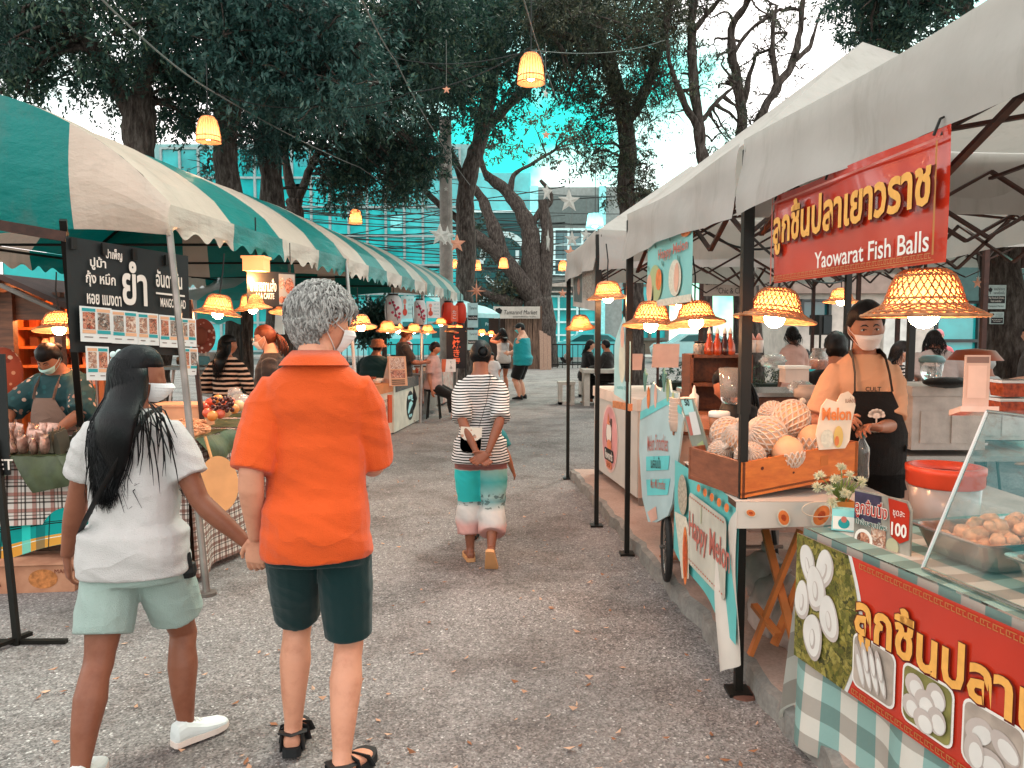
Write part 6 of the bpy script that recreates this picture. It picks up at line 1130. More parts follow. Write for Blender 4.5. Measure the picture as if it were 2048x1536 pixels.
a,b=gp(786,868),gp(838,842);a.x,b.x=a.x+.02,b.x;r=thing('stall_counter','cream counter with a black oval emblem below a dark cloth strip','counter',a);fr=Fr(a,b-a,(0,0,1));L=(b-a).length;HT=.80
mb=MB();fr.slab(mb,0,.02,L,HT,-.6,0);mb.build('counter_body',mat('ivory_board','#cdc4b4',.6),r);mb=MB();fr.slab(mb,.06*L,HT-.16,L*.98,HT+.012,-.4,.01);mb.build('dark_runner',cloth('runner_grey','#3d4344'),r)
OV=mat('emblem_black','#14181a',.5,var=0);CYP=mat('emblem_cyan','#a9dde0',.5,var=0);mb=MB();cu,cv,ru,rv=L*.62,.34,L*.155,.245;fr.ell(mb,cu,cv,ru,rv,.003,0,32);fr.poly(mb,[(cu-ru*.7,cv-rv*.35),(cu-ru*.3,cv+rv*.2),(cu+ru*.2,cv+rv*.3),(cu+ru*.7,cv+rv*.1),(cu+ru*.1,cv-rv*.2),(cu-ru*.5,cv-rv*.55)],.005,1);fr.rect(mb,cu-ru*.6,cv+rv*.45,cu+ru*.6,cv+rv*.7,.005,1);fr.rect(mb,cu-ru*.4,cv-rv*.78,cu+ru*.4,cv-rv*.6,.005,1);fr.poly(mb,[(cu+ru*.3,cv+rv*.45),(cu+ru*.9,cv+rv*.35),(cu+ru*.9,cv+rv*.25),(cu+ru*.2,cv+rv*.35)],.005,1);mb.build('emblem',[OV,CYP],r)
text(fr,'CHA',cu,cv+rv*.57,.035,OV,r,h=.008);text(fr,'THAI',cu,cv-rv*.69,.025,OV,r,h=.008)
mb=MB();fr2=Fr(gp(778,872),(1,1.2,0),(0,0,1));fr2 .slab(mb,0,.2,.07,.62,-.06,0);solo('net_bag',mb,plaid('red_net','#7a2a18',[(0,.02,0,.5,'#c9583a',1),(1,.02,0,.5,'#c9583a',1)]),'narrow red checked net strip between two cream counters','net')
r=thing('menu_easel','tilted A shaped menu holder with food pictures on the cream counter','menu holder',A(790,770,11.6));fr=Fr(A(779,772,11.6),(1,.35,0),(-.10,.25,1));mb=MB();fr.slab(mb,0,0,.28,.46,-.02,0);mb.build('board',mat('holder_wood','#c98f6c',.6),r);mb=MB();fr.rect(mb,.03,.26,.25,.44,.003,0);fr.rect(mb,.03,.12,.25,.24,.003,1)
for k in range(3):fr.rect(mb,.04,.02+.03*k,.24,.035+.03*k,.003,2)
mb.build('food_pictures',[FOODS[2],FOODS[0],BLKM],r);mb=MB();c=A(779,772,11.6);mb.prism([c,c+V((-.16,.25,0)),c+V((-.02,.1,.45))],(0,0,0),(.02,.0,0));mb.build('side_panel',mat('holder_side','#d8b09a',.6),r)
a,b=gp(846,838),gp(884,818);r=thing('draped_counter','counter draped in grey cloth right of the third silver pole','counter',a);fr=Fr(a,b-a,(0,0,1));L=(b-a).length;mb=MB();fr.slab(mb,.02,.76,L,.80,-.6,-.02);fr.slab(mb,.02,.05,.06,.76,-.06,-.02);fr.slab(mb,L-.04,.05,L,.76,-.06,-.02);mb.build('table',WOODT,r);mb=MB();mb.sheet(fr.p(0,.08),fr.p(L,.12),fr.p(L,.81),fr.p(0,.81),40,14,lambda u,v:.04*(1-v)*math.sin(u*14)+.02*math.sin(u*5+v*4));mb.build('cloth',cloth('grey_drape','#7d7772'),r,smooth=True)
mb=MB();fr.slab(mb,L*.35,.66,L*.62,.95,.02,.03);solo('paper_menu',mb,mat('peach_card','#d8a486',.6),'blank peach card standing at the front of the grey draped counter','card')
r=thing('food_sign','white and orange box sign with dark Japanese strokes beside the black banner','sign',A(895,745,14.4));fr=Fr(A(883,744,14.4),(1,.25,0),(0,.12,1));mb=MB();fr.slab(mb,0,0,.27,.24,-.05,0);mb.build('board',mat('sign_pale','#dccdc4',.5),r);mb=MB();fr.poly(mb,[(0,0),(.07,0),(.09,.24),(0,.24)],.003);mb.build('orange_panel',mat('sign_orange','#cf5a2c',.5),r);text(fr,'たこ焼',.18,.13,.15,BLKM,r,vert=True)
a,b=gp(886,812),gp(906,800);r=thing('printed_counter','counter skirted with pale pink and red printed cloth under the red lanterns','counter',a);fr=Fr(a,b-a,(0,0,1));L=(b-a).length;mb=MB();fr.slab(mb,0,.05,L,.82,-.6,0);mb.build('counter_body',food('skirt_print',['#d8b4a8','#c9563f','#e0cdc4','#d89a88','#cfc0b8'],14),r);mb=MB();fr.slab(mb,-.02,.82,L+.02,.85,-.62,.02);mb.build('counter_top',WOODT,r)
def lantern(label,px,py,d,rx,rz,m,name='paper_lantern',group='paper lanterns',blossom=False,glyph=None):
 c=A(px,py,d);r=thing(name,label,'lantern',c,group);mb=MB();pr=[(rx*.55,-rz),(rx*.6,-rz*.98)]+[(rx*(abs(math.cos(PI*(k/22-.5)))**.42)*(1+.014*(k%2)),rz*1.0*math.sin(PI*(k/22-.5)))for k in range(3,20)]+[(rx*.55,rz)]
 mb.lathe(pr,c,28);mb.build('lantern_body',m,r,smooth=True);mb=MB();mb.lathe([(rx*.56,0),(rx*.56,.03)],c+V((0,0,rz)),18);mb.lathe([(rx*.56,0),(rx*.56,.03)],c-V((0,0,rz+.03)),18);mb.build('rim',BLACK,r);mb=MB();mb.tube([c+V((0,0,rz)),c+V((0,0,rz+.25))],.006,5);mb.build('cord',CORD,r)
 if blossom:
  fr=Fr(c+V((rx*.25,-rx*.97,0)),(1,.25,0),(0,0,1));mb=MB();mb.tube([fr.p(-.05,.16,.01),fr.p(0,.04,.012),fr.p(.02,-.06,.01),fr.p(.05,-.16,0)],.006,5,0)
  for u,v in((-.07,.15),(-.02,.17),(.06,.05),(.03,.01),(-.03,-.06),(.08,-.09),(.02,-.13),(.07,-.17),(.0,.10)):mb.ball(fr.p(u*rx*7,v*rz*3,.004),(.022,.008,.022),8,6,mi=1)
  mb.build('blossom_painting',[mat('twig_ink','#3a1c1c',.7,var=0),mat('blossom_red','#a83048',.6,var=0)],r)
 if glyph:fr=Fr(c+V((rx*.15,-rx*1.02,0)),(1,0,0),(0,0,1));text(fr,glyph,0,0,rz*1.1,mat('glyph','#5a1a14',.6,var=0),r,vert=True,bold=.02)
 return r
PWH=mat('lantern_white','#d0cbc8',.7,tl=.3,bump=.2,bs=6);PRD=mat('lantern_red','#d03a1e',.5,tl=.3)
lantern('white paper lantern painted with red blossom, left of the cyan poster',787,620,11.8,.135,.22,PWH,blossom=True);lantern('smaller white blossom lantern right of the cyan poster',839,625,13.0,.115,.205,PWH,blossom=True)
lantern('red paper lantern left of another red lantern at the end of the far canopy',896,626,14.8,.13,.20,PRD,glyph=None);lantern('red paper lantern right of another red lantern at the end of the far canopy',921,626,15.6,.12,.205,PRD)
r=thing('red_signboard','small red sign with pale glyphs between the two red lanterns','sign',A(909,627,14.4));fr=Fr(A(902,643,14.4),(1,0,0),(0,0,1));mb=MB();fr.slab(mb,0,0,.13,.30,-.01,0);mb.build('board',mat('sign_red','#d8583a',.5),r);text(fr,'たこ',.065,.13,.16,PWH,r,vert=True,bold=.02)
for lab,x0,x1,y0,y1,d,kind in[('pale cyan price poster with a red dish between the white lanterns',802,828,592,637,12.2,0),('white price poster with a red figure right of the white lanterns',853,880,603,636,13.6,1)]:
 fr=Fr(A(x0,y1,d),(1,.2,0),(0,0,1));u,v=fr.uv(x1,y0);r=thing('price_poster',lab,'poster',A(x0,y1,d));mb=MB();fr.slab(mb,0,0,u,v,-.006,0);mb.build('board',mat('poster_cyan','#b5dcdc',.5)if kind==0 else PAPER,r);mb=MB();fr.ell(mb,u*.3,v*.28,u*.17,v*.16,.003,0);fr.ell(mb,u*.3,v*.75,u*.12,v*.12,.003,1);fr.rect(mb,u*.24,v*.4,u*.36,v*.62,.003,0);mb.build('dish_picture',[mat('dish_red','#c2432c',.5),mat('dish_pink','#d88a78',.5)],r)
 for k in range(4):text(fr,['ซูชิ 10','ทาโกะ 20','ราเมง 40','เมนู'][k],u*.72,v*(.82-.2*k),v*.10,TEALP,r,width=u*.36)
p=A(893,737,14.9);r=thing('vertical_banner','tall black banner with glowing orange Japanese characters','banner',p);fr=Fr(p,(1,.1,0),(0,0,1));u,v=fr.uv(931,655);mb=MB();mb.sheet(fr.p(0,0),fr.p(u,0),fr.p(u,v),fr.p(0,v),8,10,lambda a,b:.01*math.sin(b*8));mb.build('cloth',mat('banner_black2','#1a1416',.7),r);text(fr,'こ焼き屋',u*.52,v*.47,v*.84,mat('glyph_orange','#e0603a',.5,var=0),r,h=.02,width=u*.42,vert=True,bold=.025)
for i,(y0,y1,n)in enumerate([(606,655,3),(660,700,4)]):
 p=A(935,y1,17);r=thing('notice_board',['upper','lower'][i]+' pale notice board beside the small pale blue tent','notice',p);fr=Fr(p,(1,.1,0),(0,0,1));u,v=fr.uv(956,y0);mb=MB();fr.slab(mb,0,0,u,v,-.01,0);mb.build('board',mat('notice_cyan','#a9c9ca',.5),r);mb=MB();fr.rect(mb,u*.05,v*.30,u*.95,v*.5,.003);mb.build('black_band',BLKM,r);text(fr,'Tamarind',u*.55,v*.8,v*.12,BLKM,r,width=u*.7);text(fr,'Food & Drinks',u*.5,v*.4,v*.09,WP,r,width=u*.8,h=.006)
r=thing('notice_stand','thin dark stand that carries the two pale notice boards','stand',A(946,660,17.05));mb=MB();mb.bar(V((A(946,660,17.05).x,17.05,0)),A(946,605,17.05),.04);mb.box((A(946,660,17.05).x,17.05,.02),(.5,.4,.04));mb.build('stand_pole',BLACK,r)
r=thing('food_cart','small cart with a pale spoked wheel behind the elbow of the man in orange','cart',gp(728,900));c=gp(727,895)+V((0,0,.20));mb=MB();mb.tube([c+V((.05*math.cos(a)*.5,.19*math.cos(a),.19*math.sin(a)))for a in[2*PI*i/28 for i in range(29)]],.022,8);mb.build('wheel_rim',mat('tyre_grey','#a9a49f',.6),r);mb=MB()
for k in range(8):a=PI*k/8;dv=V((.025*math.cos(a),.18*math.cos(a),.18*math.sin(a)));mb.tube([c-dv,c+dv],.005,4)
mb.build('spokes',STEEL,r);mb=MB();mb.box(c+V((-.34,.15,.35)),(.5,.9,.36));mb.build('cart_body',mat('cream_board','#dcbca4',.6),r)
q=random.Random(21)
for i in range(26):
 t_=q.random();d=11.4+4.2*t_;x=gp(800,860).x+.05-q.uniform(.15,.5)+(d-12.2)*.10;h=q.uniform(.06,.18);mb=MB();k=i%3
 if k==0:mb.lathe([(.03,0),(.035,h*.7),(.015,h*.85),(.015,h)],(x,d,.82),10)
 elif k==1:mb.box((x,d,.82+h*.35),(.12,.10,h*.7))
 else:mb.lathe([(.05,0),(.07,.04),(.065,.05)],(x,d,.82),12)
 solo(['sauce_bottle','food_box','food_bowl'][k],mb,CG[q.randrange(5)]if k else mat('bottle_red','#b5432a',.3),['small sauce bottle on the far left counters','small food box on the far left counters','small bowl on the far left counters'][k],['bottle','box','bowl'][k],'goods on the far left counters')
# right stalls
REDV=mat('red_vinyl',(.50,.030,.012,1),.22,var=.12,vs=3,spec=.6,coat=.3);GOLD=mat('gold_letter','#e3a350',.5,var=.1,vs=30);DKRED=mat('dark_red_letter','#5f1008',.6,var=0);WHT=mat('letter_white','#e4dcd4',.5,var=0);BORDER=mat('border_gold','#b0703a',.5,var=0)
def fret(mb,fr,u0,u1,v,s,h,mi=0):
 n=int((u1-u0)/(s*2.3));p=(u1-u0)/n;w_=s*.16
 for i in range(n):
  a=u0+p*i;fr.rect(mb,a,v,a+s,v+w_,h,mi);fr.rect(mb,a,v+s-w_,a+s*1.9,v+s,h,mi);fr.rect(mb,a,v,a+w_,v+s,h,mi);fr.rect(mb,a+s*.55,v+s*.35,a+s*.55+w_,v+s,h,mi);fr.rect(mb,a+s*1.3,v,a+s*1.3+w_,v+s*.7,h,mi);fr.rect(mb,a+s*1.3,v,a+s*2.1,v+w_,h,mi)
p,p1=A(1546,567,3.05),A(1886,524,1.93);r=thing('hanging_banner','red banner with gold Thai letters and the words Yaowarat Fish Balls under the nearest tent','banner',(p.x,p.y,0));fr=Fr(p,p1-p,(0,0,1));L=(p1-p).length;hb=.338
fr.x=(p1-p).normalized();mb=MB();mb.sheet(fr.p(0,0),fr.p(L,0),fr.p(L,hb),fr.p(0,hb),30,10,lambda u,v:.006*math.sin(u*10+v*2)-.004);mb.build('cloth',REDV,r,smooth=True)
def blocky(x,y):return x,y
UA=lambda px,py:fr.uv(px,py)
text(fr,'ลูกชิ้นปลาเยาวราช',L*.50,hb*.575,.195,DKRED,r,width=L*.955,h=.013,bold=.05,angular=True,name='letter_shadow');text(fr,'ลูกชิ้นปลาเยาวราช',L*.497,hb*.59,.19,GOLD,r,width=L*.94,h=.017,bold=.03,angular=True)
text(fr,'Yaowarat Fish Balls',L*.665,hb*.17,.055,WHT,r,width=L*.60,h=.015,bold=.01);mb=MB();fret(mb,fr,.03,L-.03,.012,.014,.012);fr.rect(mb,L-.03,.02,L-.022,hb-.03,.012);fr.rect(mb,.02,.006,L-.02,.008,.012);mb.build('border',BORDER,r)
mb=MB();fr.rect(mb,0,hb-.035,L,hb-.028,.0125);fr.rect(mb,0,0,.012,hb,.0125);mb.build('hem',mat('hem_pale','#b9584a',.3,coat=.5),r)
for u in(.03,L*.42,L-.04):
 mb=MB();mb.tube([fr.p(u,hb-.02,.012),fr.p(u+.006,hb+.02,.0),fr.p(u-.004,hb+.035,-.03),fr.p(u,hb-.02,-.008)],.004,5);mb.build('tie',BLACK,r)
p,p1=A(1293,617,4.9),A(1384,603,3.98);r=thing('hanging_banner','pale cyan Happy Melon banner with melon pictures under the second tent','banner',(p.x,p.y,0));fr=Fr(p,p1-p,(0,0,1));L=(p1-p).length;hb=.40
MINT=mat('banner_mint','#7fbcb8',.4,var=.12,vs=3);mb=MB();mb.sheet(fr.p(0,0),fr.p(L,0),fr.p(L,hb),fr.p(0,hb),20,8,lambda u,v:.004*math.sin(u*8)-.003);mb.build('cloth',MINT,r,smooth=True)
SAL=mat('letter_salmon','#b8665a',.5,var=0);MELG=mat('melon_green','#a3ad7c',.5,var=.1);MELW=mat('melon_white','#cfc6b4',.5,var=.15,vs=60);MELO=mat('melon_orange','#d9743a',.5,var=.2,vs=30);SEED=mat('melon_seed','#b5471f',.5,var=.4,vs=80)
text(fr,'Happy Melon',L*.62,hb*.74,.075,SAL,r,width=L*.62,h=.008,bold=.02);mb=MB();fr.ell(mb,L*.24,hb*.36,L*.16,hb*.27,.006,0,24,-.2);fr.ell(mb,L*.33,hb*.40,L*.07,hb*.16,.008,2,20,-.1);fr.ell(mb,L*.09,hb*.30,L*.07,hb*.22,.0065,3,20);fr.ell(mb,L*.68,hb*.36,L*.13,hb*.25,.006,1,24,-.1);fr.ell(mb,L*.72,hb*.36,L*.05,hb*.20,.008,3,20,-.1);fr.ell(mb,L*.9,hb*.93,L*.10,hb*.07,.008,2,20)
fr.rect(mb,0,0,L,hb*.10,.005,1)
for k in range(6):fr.ell(mb,L*(.06+.17*k),hb*(.62+.3*(k%2)),L*.012,hb*.05,.006,4,8,.6)
mb.build('melon_picture',[MELG,MELW,MELO,mat('melon_pink','#d8a38c',.5),mat('leaf_print','#4f7a70',.5)],r)
p,p1=A(1146,612,8.0),A(1192,622,6.5);r=thing('hanging_banner','grey banner with food pictures hanging askew under the third tent','banner',(p.x,p.y,0));fr=Fr(p,p1-p,(0,0,1));L=(p1-p).length;mb=MB();fr.slab(mb,0,0,L,.44,-.004,0);mb.build('cloth',mat('banner_grey','#a8a39e',.5),r);mb=MB();fr.rect(mb,.08,.05,L*.45,.40,.003,0);fr.rect(mb,L*.5,.10,L*.95,.42,.003,1);fr.ell(mb,L*.3,.2,.1,.08,.005,2);mb.build('food_picture',[mat('pic_dark','#4f5a5a',.5,var=.5,vs=14),FOODS[1],FOODS[0]],r)
TO,TX=V((1.13,2.90,0)),V((.217,-.976,0)).normalized();TN=V((TX.y,-TX.x,0))*-1
TN=V((.976,.217,0)).normalized()
r=thing('fish_ball_table','stall table under a white, teal and grey checked cloth with a red printed front','table',(TO.x+.4,TO.y-.5,0));TZ=.845
def tp(s,i,z):return TO+TX*s+TN*i+V((0,0,z))
GING=NT('gingham');x,y,z=GING.xyz(GING.coord('UV'));a_=GING.band(x,.17,.5);b_=GING.band(y,.15,.5);c=GING.mix(GING.math('MULTIPLY',a_,.62),S('#c9c2b8'),S('#2b8f8c'));c=GING.mix(GING.math('MULTIPLY',b_,.55),c,S('#75655a'),'MIX');c=GING.mix(GING.math('MULTIPLY',GING.math('MULTIPLY',a_,b_),.35),c,S('#2a7a78'));GING.set(c,.75,0,.3);GING.bump(GING.noise(9),.3,.02);GING=GING.m
mb=MB();Ls,Wd=2.0,.85
mb.sheet(tp(0,0,TZ),tp(0,Wd,TZ),tp(Ls,Wd,TZ),tp(Ls,0,TZ),14,14,lambda u,v:.002*math.sin(u*20+v*13))
def skirt(u,v):
 return TN*(-(.012+.020*v+.030*v*math.sin(u*22+.8*math.sin(u*7))+.012*v*math.sin(u*47)))
mb.sheet(tp(0,0,TZ),tp(Ls,0,TZ),tp(Ls,0,.03),tp(0,0,.03),90,26,lambda u,v:skirt(u,v));
mb.sheet(tp(0,Wd,TZ),tp(0,0,TZ),tp(0.02,0,.05),tp(.10,Wd,.30),50,22,lambda u,v:TX*(-(.02+.05*v+.045*v*math.sin(u*14+1)))-TN*(.05*v*u));mb.build('checked_cloth',GING,r,smooth=True)
for s,i in((.08,.08),(.08,.77),(1.9,.08),(1.9,.77)):mb=MB();p=tp(s,i,0);mb.box((p.x,p.y,.42+.05),(.04,.04,.74));mb.build('leg',STEEL,r)
fr=Fr(tp(.02,-.052,.36),TX,(0,0,1));fr.n=-TN;FL,FH=1.75,.475;r2=thing('table_banner','red banner with gold Thai letters, lettuce and fish ball photos hung on the checked table','banner',tp(.9,-.05,.36))
LET=food('lettuce',['#3a3a18','#6b6a2c','#8f8238','#2a2f14','#a89a50','#55561f'],44);FBW=mat('print_fishball','#d6d0ca',.35,var=.08,vs=9);FBS=mat('print_fishball_core','#b9aba4',.4,var=.1)
mb=MB();K=60
for i in range(K):fr.slab(mb,FL*i/K,0,FL*(i+1)/K,FH,-.003,0,0)
mb=MB();mb.sheet(fr.p(0,0),fr.p(FL,0),fr.p(FL,FH),fr.p(0,FH),50,8,lambda u,v:0);mb.build('banner_sheet',REDV,r2)
mb=MB();pts=[(0,0)]+[(.30+.07*math.sin(PI*k/12),FH*k/12)for k in range(13)]+[(0,FH)];fr.poly(mb,[(p_[0]+(.018 if 0<i<14 else 0),p_[1])for i,p_ in enumerate(pts)],.0015,1);fr.poly(mb,pts,.003,0);mb.build('lettuce_print',[LET,FBW],r2);lu=.0
mb=MB()
for k,(cu,cv,ru,rv,ro)in enumerate([(.075,.375,.045,.075,.3),(.175,.385,.048,.078,-.35),(.13,.30,.058,.082,.1),(.05,.23,.045,.075,-.1),(.215,.22,.055,.080,.2),(.125,.12,.058,.085,0)]):
 wv=lambda a:1+.05*math.sin(3*a+k);h_=.0045+.0012*k;fr.ell(mb,cu,cv,ru,rv,h_,1,24,ro,fn=wv);fr.ell(mb,cu-.004,cv+.006,ru*.88,rv*.90,h_+.0003,0,24,ro,fn=wv);fr.ell(mb,cu,cv-.008,ru*.30,rv*.45,h_+.0006,1,16,ro);fr.ell(mb,cu-.003,cv-.004,ru*.2,rv*.36,h_+.0008,0,16,ro)
mb.build('fish_dumpling_print',[FBW,FBS],r2)
text(fr,'ลูกชิ้นปลาเยาวราช',0.93,FH*.60,.215,DKRED,r2,width=1.17,h=.0075,bold=.055,angular=True,name='letter_outline');text(fr,'ลูกชิ้นปลาเยาวราช',0.928,FH*.605,.205,GOLD,r2,width=1.15,h=.010,bold=.030,angular=True)
mb=MB();fret(mb,fr,.36,FL-.02,FH-.028,.018,.004);fret(mb,fr,.34,FL-.02,.010,.018,.004);mb.build('border',BORDER,r2)
PHB=mat('photo_back','#a8988c',.4,var=.3,vs=12);PHG=mat('photo_green','#7a7440',.4,var=.4,vs=16)
for k,u0 in enumerate((.345,.58,.815,1.05)):
 f2=Fr(fr.o,fr.x,fr.y);f2 .n=fr.n;mb=MB();f2 .rrect(mb,u0,.045,u0+.205,.045+.185,.03,.006,0);f2 .rrect(mb,u0+.008,.053,u0+.197,.222,.024,.0075,1 if k!=1 else 2);cu,cv=u0+.10,.135
 items=[[(-.06+.035*j,-.01+.004*j,.016,.07,.35)for j in range(4)]+[(-.03+.035*j,.03,.014,.05,.3)for j in range(3)],[(-.045,.035,.04,.038,0),(.04,.04,.038,.042,.2),(0,.0,.042,.045,0),(-.055,-.03,.035,.035,0),(.05,-.025,.036,.04,0),(.0,-.05,.04,.036,0)],[(-.04,.02,.05,.035,.6),(.045,.02,.05,.033,-.5),(0,-.045,.05,.036,.1),(-.05,-.04,.034,.05,0)],[(-.04,.03,.04,.04,0),(.04,.02,.042,.04,0),(0,-.04,.045,.04,0)]][k]
 for j,(a,b,ru,rv,ro)in enumerate(items):f2 .ell(mb,cu+a,cv+b,ru,rv,.009+.001*j,3,18,ro);f2 .ell(mb,cu+a+ru*.2,cv+b-rv*.15,ru*.7,rv*.7,.0095+.001*j,4,16,ro)
 mb.build('food_photo',[WHT,PHB,PHG,FBS,FBW],r2)
r=thing('glass_display','slanted clear glass guard over the steel trays','glass guard',tp(1.1,.2,TZ));G0,G1=tp(.56,.035,TZ+.012),tp(.56,.25,TZ+.50);gl_=NT('clear_glass');gm=gl_.n('MixShader');tb=gl_.n('BsdfTransparent');gs=gl_.n('BsdfGlossy',i_Roughness=.03);fz=gl_.n('Fresnel',i_IOR=1.5);gl_.put(gm.inputs[0],gl_.math('ADD',gl_.math('MULTIPLY',fz.outputs[0],.14),.01));gl_.t.links.new(tb.outputs[0],gm.inputs[1]);gl_.t.links.new(gs.outputs[0],gm.inputs[2]);gl_.t.links.new(gm.outputs[0],gl_.o.inputs[0]);tb.inputs[0].default_value=(.985,.995,.99,1)
CLEAR=gl_.m;mb=MB();nn=(G1-G0).cross(TX).normalized()*.004;mb.prism([G0,G0+TX*1.3,G1+TX*1.3,G1],-nn,nn);mb.build('glass_pane',CLEAR,r);mb=MB();mb.tube([G0,G1],.007,8);mb.build('left_rail',STEELB,r);mb=MB();mb.tube([G0,G0+TX*1.3],.006,8);mb.tube([G1,G1+TX*1.3],.006,8);mb.build('edge_rail',STEELB,r)
mb=MB();B0,B1=tp(.56,.80,TZ+.012),tp(.56,.80,TZ+.50);mb.prism([G0,B0,B1,G1],TX*-.003,TX*.003);mb.build('side_pane',CLEAR,r)
def tray(label,s,i,ls,wi,rz):
 r=thing('steel_tray',label,'tray',tp(s+ls/2,i+wi/2,TZ),'steel trays of fish balls');M=Matrix((TX,TN,V((0,0,1)))).transposed()@Matrix.Rotation(rz,3,'Z');c=tp(s+ls/2,i+wi/2,TZ+.012);mb=MB()
 def rg(a,b,z,rr):
  pts=[]
  for sx,sy,a0 in((1,1,0),(-1,1,90),(-1,-1,180),(1,-1,270)):
   for k in range(5):an=R(a0+k*22.5);pts.append(c+M@V((sx*(a-rr)+rr*math.cos(an),sy*(b-rr)+rr*math.sin(an),z)))
  return pts
 a,b=ls/2,wi/2;mb.loft([rg(a*.80,b*.76,.0,.03),rg(a*.92,b*.90,.085,.035),rg(a,b,.088,.04),rg(a,b,.094,.04),rg(a*.91,b*.89,.090,.035),rg(a*.79,b*.75,.008,.03)]);mb.build('tray_body',STEELB,r,smooth=False);return c,M
c1_,M1=tray('steel tray of ragged orange fish cakes behind the glass',.34,.14,.34,.52,.0);c2_,M2=tray('nearer steel tray of smooth white fish balls behind the glass',.74,.13,.36,.52,.0);q=random.Random(31)
FBP=mat('fried_fish','#d99a72',.5,var=.3,vs=30,bump=.8,bs=50);FBW2=mat('fish_ball','#e0c9bc',.4,var=.06,vs=12,bump=.15)
fb=fb2=None
for k in range(84):
 lay=0 if k<46 else 1 if k<74 else 2;p=c1_+M1@V((q.uniform(-.115,.115)*(1-.22*lay),q.uniform(-.19,.19)*(1-.2*lay),.045+.030*lay))
 if fb is None:mb=MB();mb.ball((0,0,0),(.026,.030,.023),14,9,fn=lambda v:1+.22*noise.noise(v*3.2));fb=tag(mb.build('fish_cake',FBP,smooth=True),'ragged orange fish cake heaped in the farther steel tray','fish cake','fish cakes in the farther tray');fb.location=p
 else:dup(fb,p,(q.uniform(0,3),q.uniform(0,3),q.uniform(0,3)),scale=q.uniform(.8,1.25))
for k in range(40):
 lay=0 if k<24 else 1;p=c2_+M2@V((-.12+.06*(k%5)+q.uniform(-.01,.01),(-.19+.075*((k//5)%6))*(1-.25*lay)+q.uniform(-.01,.01),.045+.040*lay))
 if fb2 is None:mb=MB();mb.ball((0,0,0),(.027,.027,.025),18,12);fb2=tag(mb.build('fish_ball',FBW2,smooth=True),'smooth white fish ball heaped in the nearer steel tray','fish ball','fish balls in the nearer tray');fb2 .location=p
 else:dup(fb2,p,(q.uniform(0,3),q.uniform(0,3),0),scale=q.uniform(.9,1.12))
p,p1=A(1706,1110,2.76),A(1818,1146,2.52);r=thing('price_sign','standing price sign with 100 in white and food pictures on the table corner','sign',p);fr=Fr(p,p1-p,(0,0,1));L=(p1-p).length;hb=.245;mb=MB();pts=[(0,0),(L,0),(L,hb*.86),(L*.93,hb*.98),(0,hb)];mb.prism([fr.p(*k)for k in pts],fr.n*-.008,fr.n*0);mb.build('board',mat('sign_photo_base','#8f8a80',.35,var=.4,vs=12),r)
mb=MB();fr.rect(mb,.002,hb*.56,L*.5,hb*.97,.002,0);fr.poly(mb,[(L*.62,hb*.97),(L*.93,hb*.95),(L*.985,hb*.84),(L*.985,hb*.45),(L*.84,hb*.37),(L*.68,hb*.45),(L*.66,hb*.7)],.003,1);fr.ell(mb,L*.20,hb*.28,L*.17,hb*.16,.003,2,20);fr.ell(mb,L*.20,hb*.28,L*.12,hb*.11,.004,3,20);fr.rect(mb,L*.34,hb*.12,L*.60,hb*.5,.0028,4);fr.ell(mb,L*.72,hb*.30,L*.11,hb*.12,.004,5,20);fr.poly(mb,[(L*.62,hb*.04),(L*.97,hb*.02),(L*.97,hb*.20),(L*.66,hb*.22)],.005,2)
for k in range(5):fr.ell(mb,L*(.68+.06*k),hb*.12,L*.018,hb*.08,.006,3,12)
mb.build('food_picture',[mat('sign_dark','#39344a',.4,var=.5,vs=20),mat('sign_redpatch','#a8260f',.4),WHT,FOODS[0],FOODS[2],mat('lime_print','#a8a488',.4,var=.2)],r)
text(fr,'ลูกชิ้นนึ่ง',L*.33,hb*.735,hb*.30,WHT,r,width=L*.60,h=.005,bold=.06,name='letter_outline');text(fr,'ลูกชิ้นนึ่ง',L*.33,hb*.735,hb*.29,mat('letter_red','#b32a14',.5,var=0),r,width=L*.585,h=.0065,bold=.01);text(fr,'น้ำจิ้มสมุนไพร',L*.34,hb*.53,hb*.12,WHT,r,width=L*.58,h=.005,bold=.06,name='letter_outline');text(fr,'น้ำจิ้มสมุนไพร',L*.34,hb*.53,hb*.115,mat('letter_teal','#12625c',.5,var=0),r,width=L*.57,h=.0065,bold=.01);text(fr,'ชุดละ',L*.82,hb*.77,hb*.11,WHT,r,width=L*.2,h=.006);text(fr,'100',L*.83,hb*.56,hb*.19,WHT,r,width=L*.26,h=.006,bold=.03)
mb=MB();c=A(1688,1050,2.86);c.z=TZ+.004;M=Matrix.Rotation(R(-25),3,'Z');mb.box(c+V((0,0,.04)),(.085,.05,.08),M=M);r=thing('small_carton','small cyan and white carton beside the price sign','carton',c);mb.build('box_body',mat('carton_cyan','#8fd0cf',.5),r);mb=MB();fr=Fr(c+M@V((-.042,-.0265,.0)),M@V((1,0,0)),(0,0,1));fr.rect(mb,.004,.006,.080,.055,.001,0);fr.ell(mb,.042,.03,.02,.02,.002,1);fr.ell(mb,.042,.045,.010,.012,.003,2);mb.build('print',[WHT,TEALP,SAL],r)
c=A(1684,1035,2.98);c.z=TZ;r=thing('flower_pot','square orange pot of spiky white flowers on the corner of the checked table','flower pot',c);mb=MB();mb.loft([[c+V((x*k,y*k,z))for x,y in((-1,-1),(1,-1),(1,1),(-1,1))]for k,z in((.030,0),(.036,.09),(.031,.09),(.03,.07))]);mb.build('pot',mat('pot_orange','#cf7a35',.5),r);q=random.Random(17);FW=mat('petal_white','#e0d8b8',.6,tl=.2);mb=MB();mg=MB()
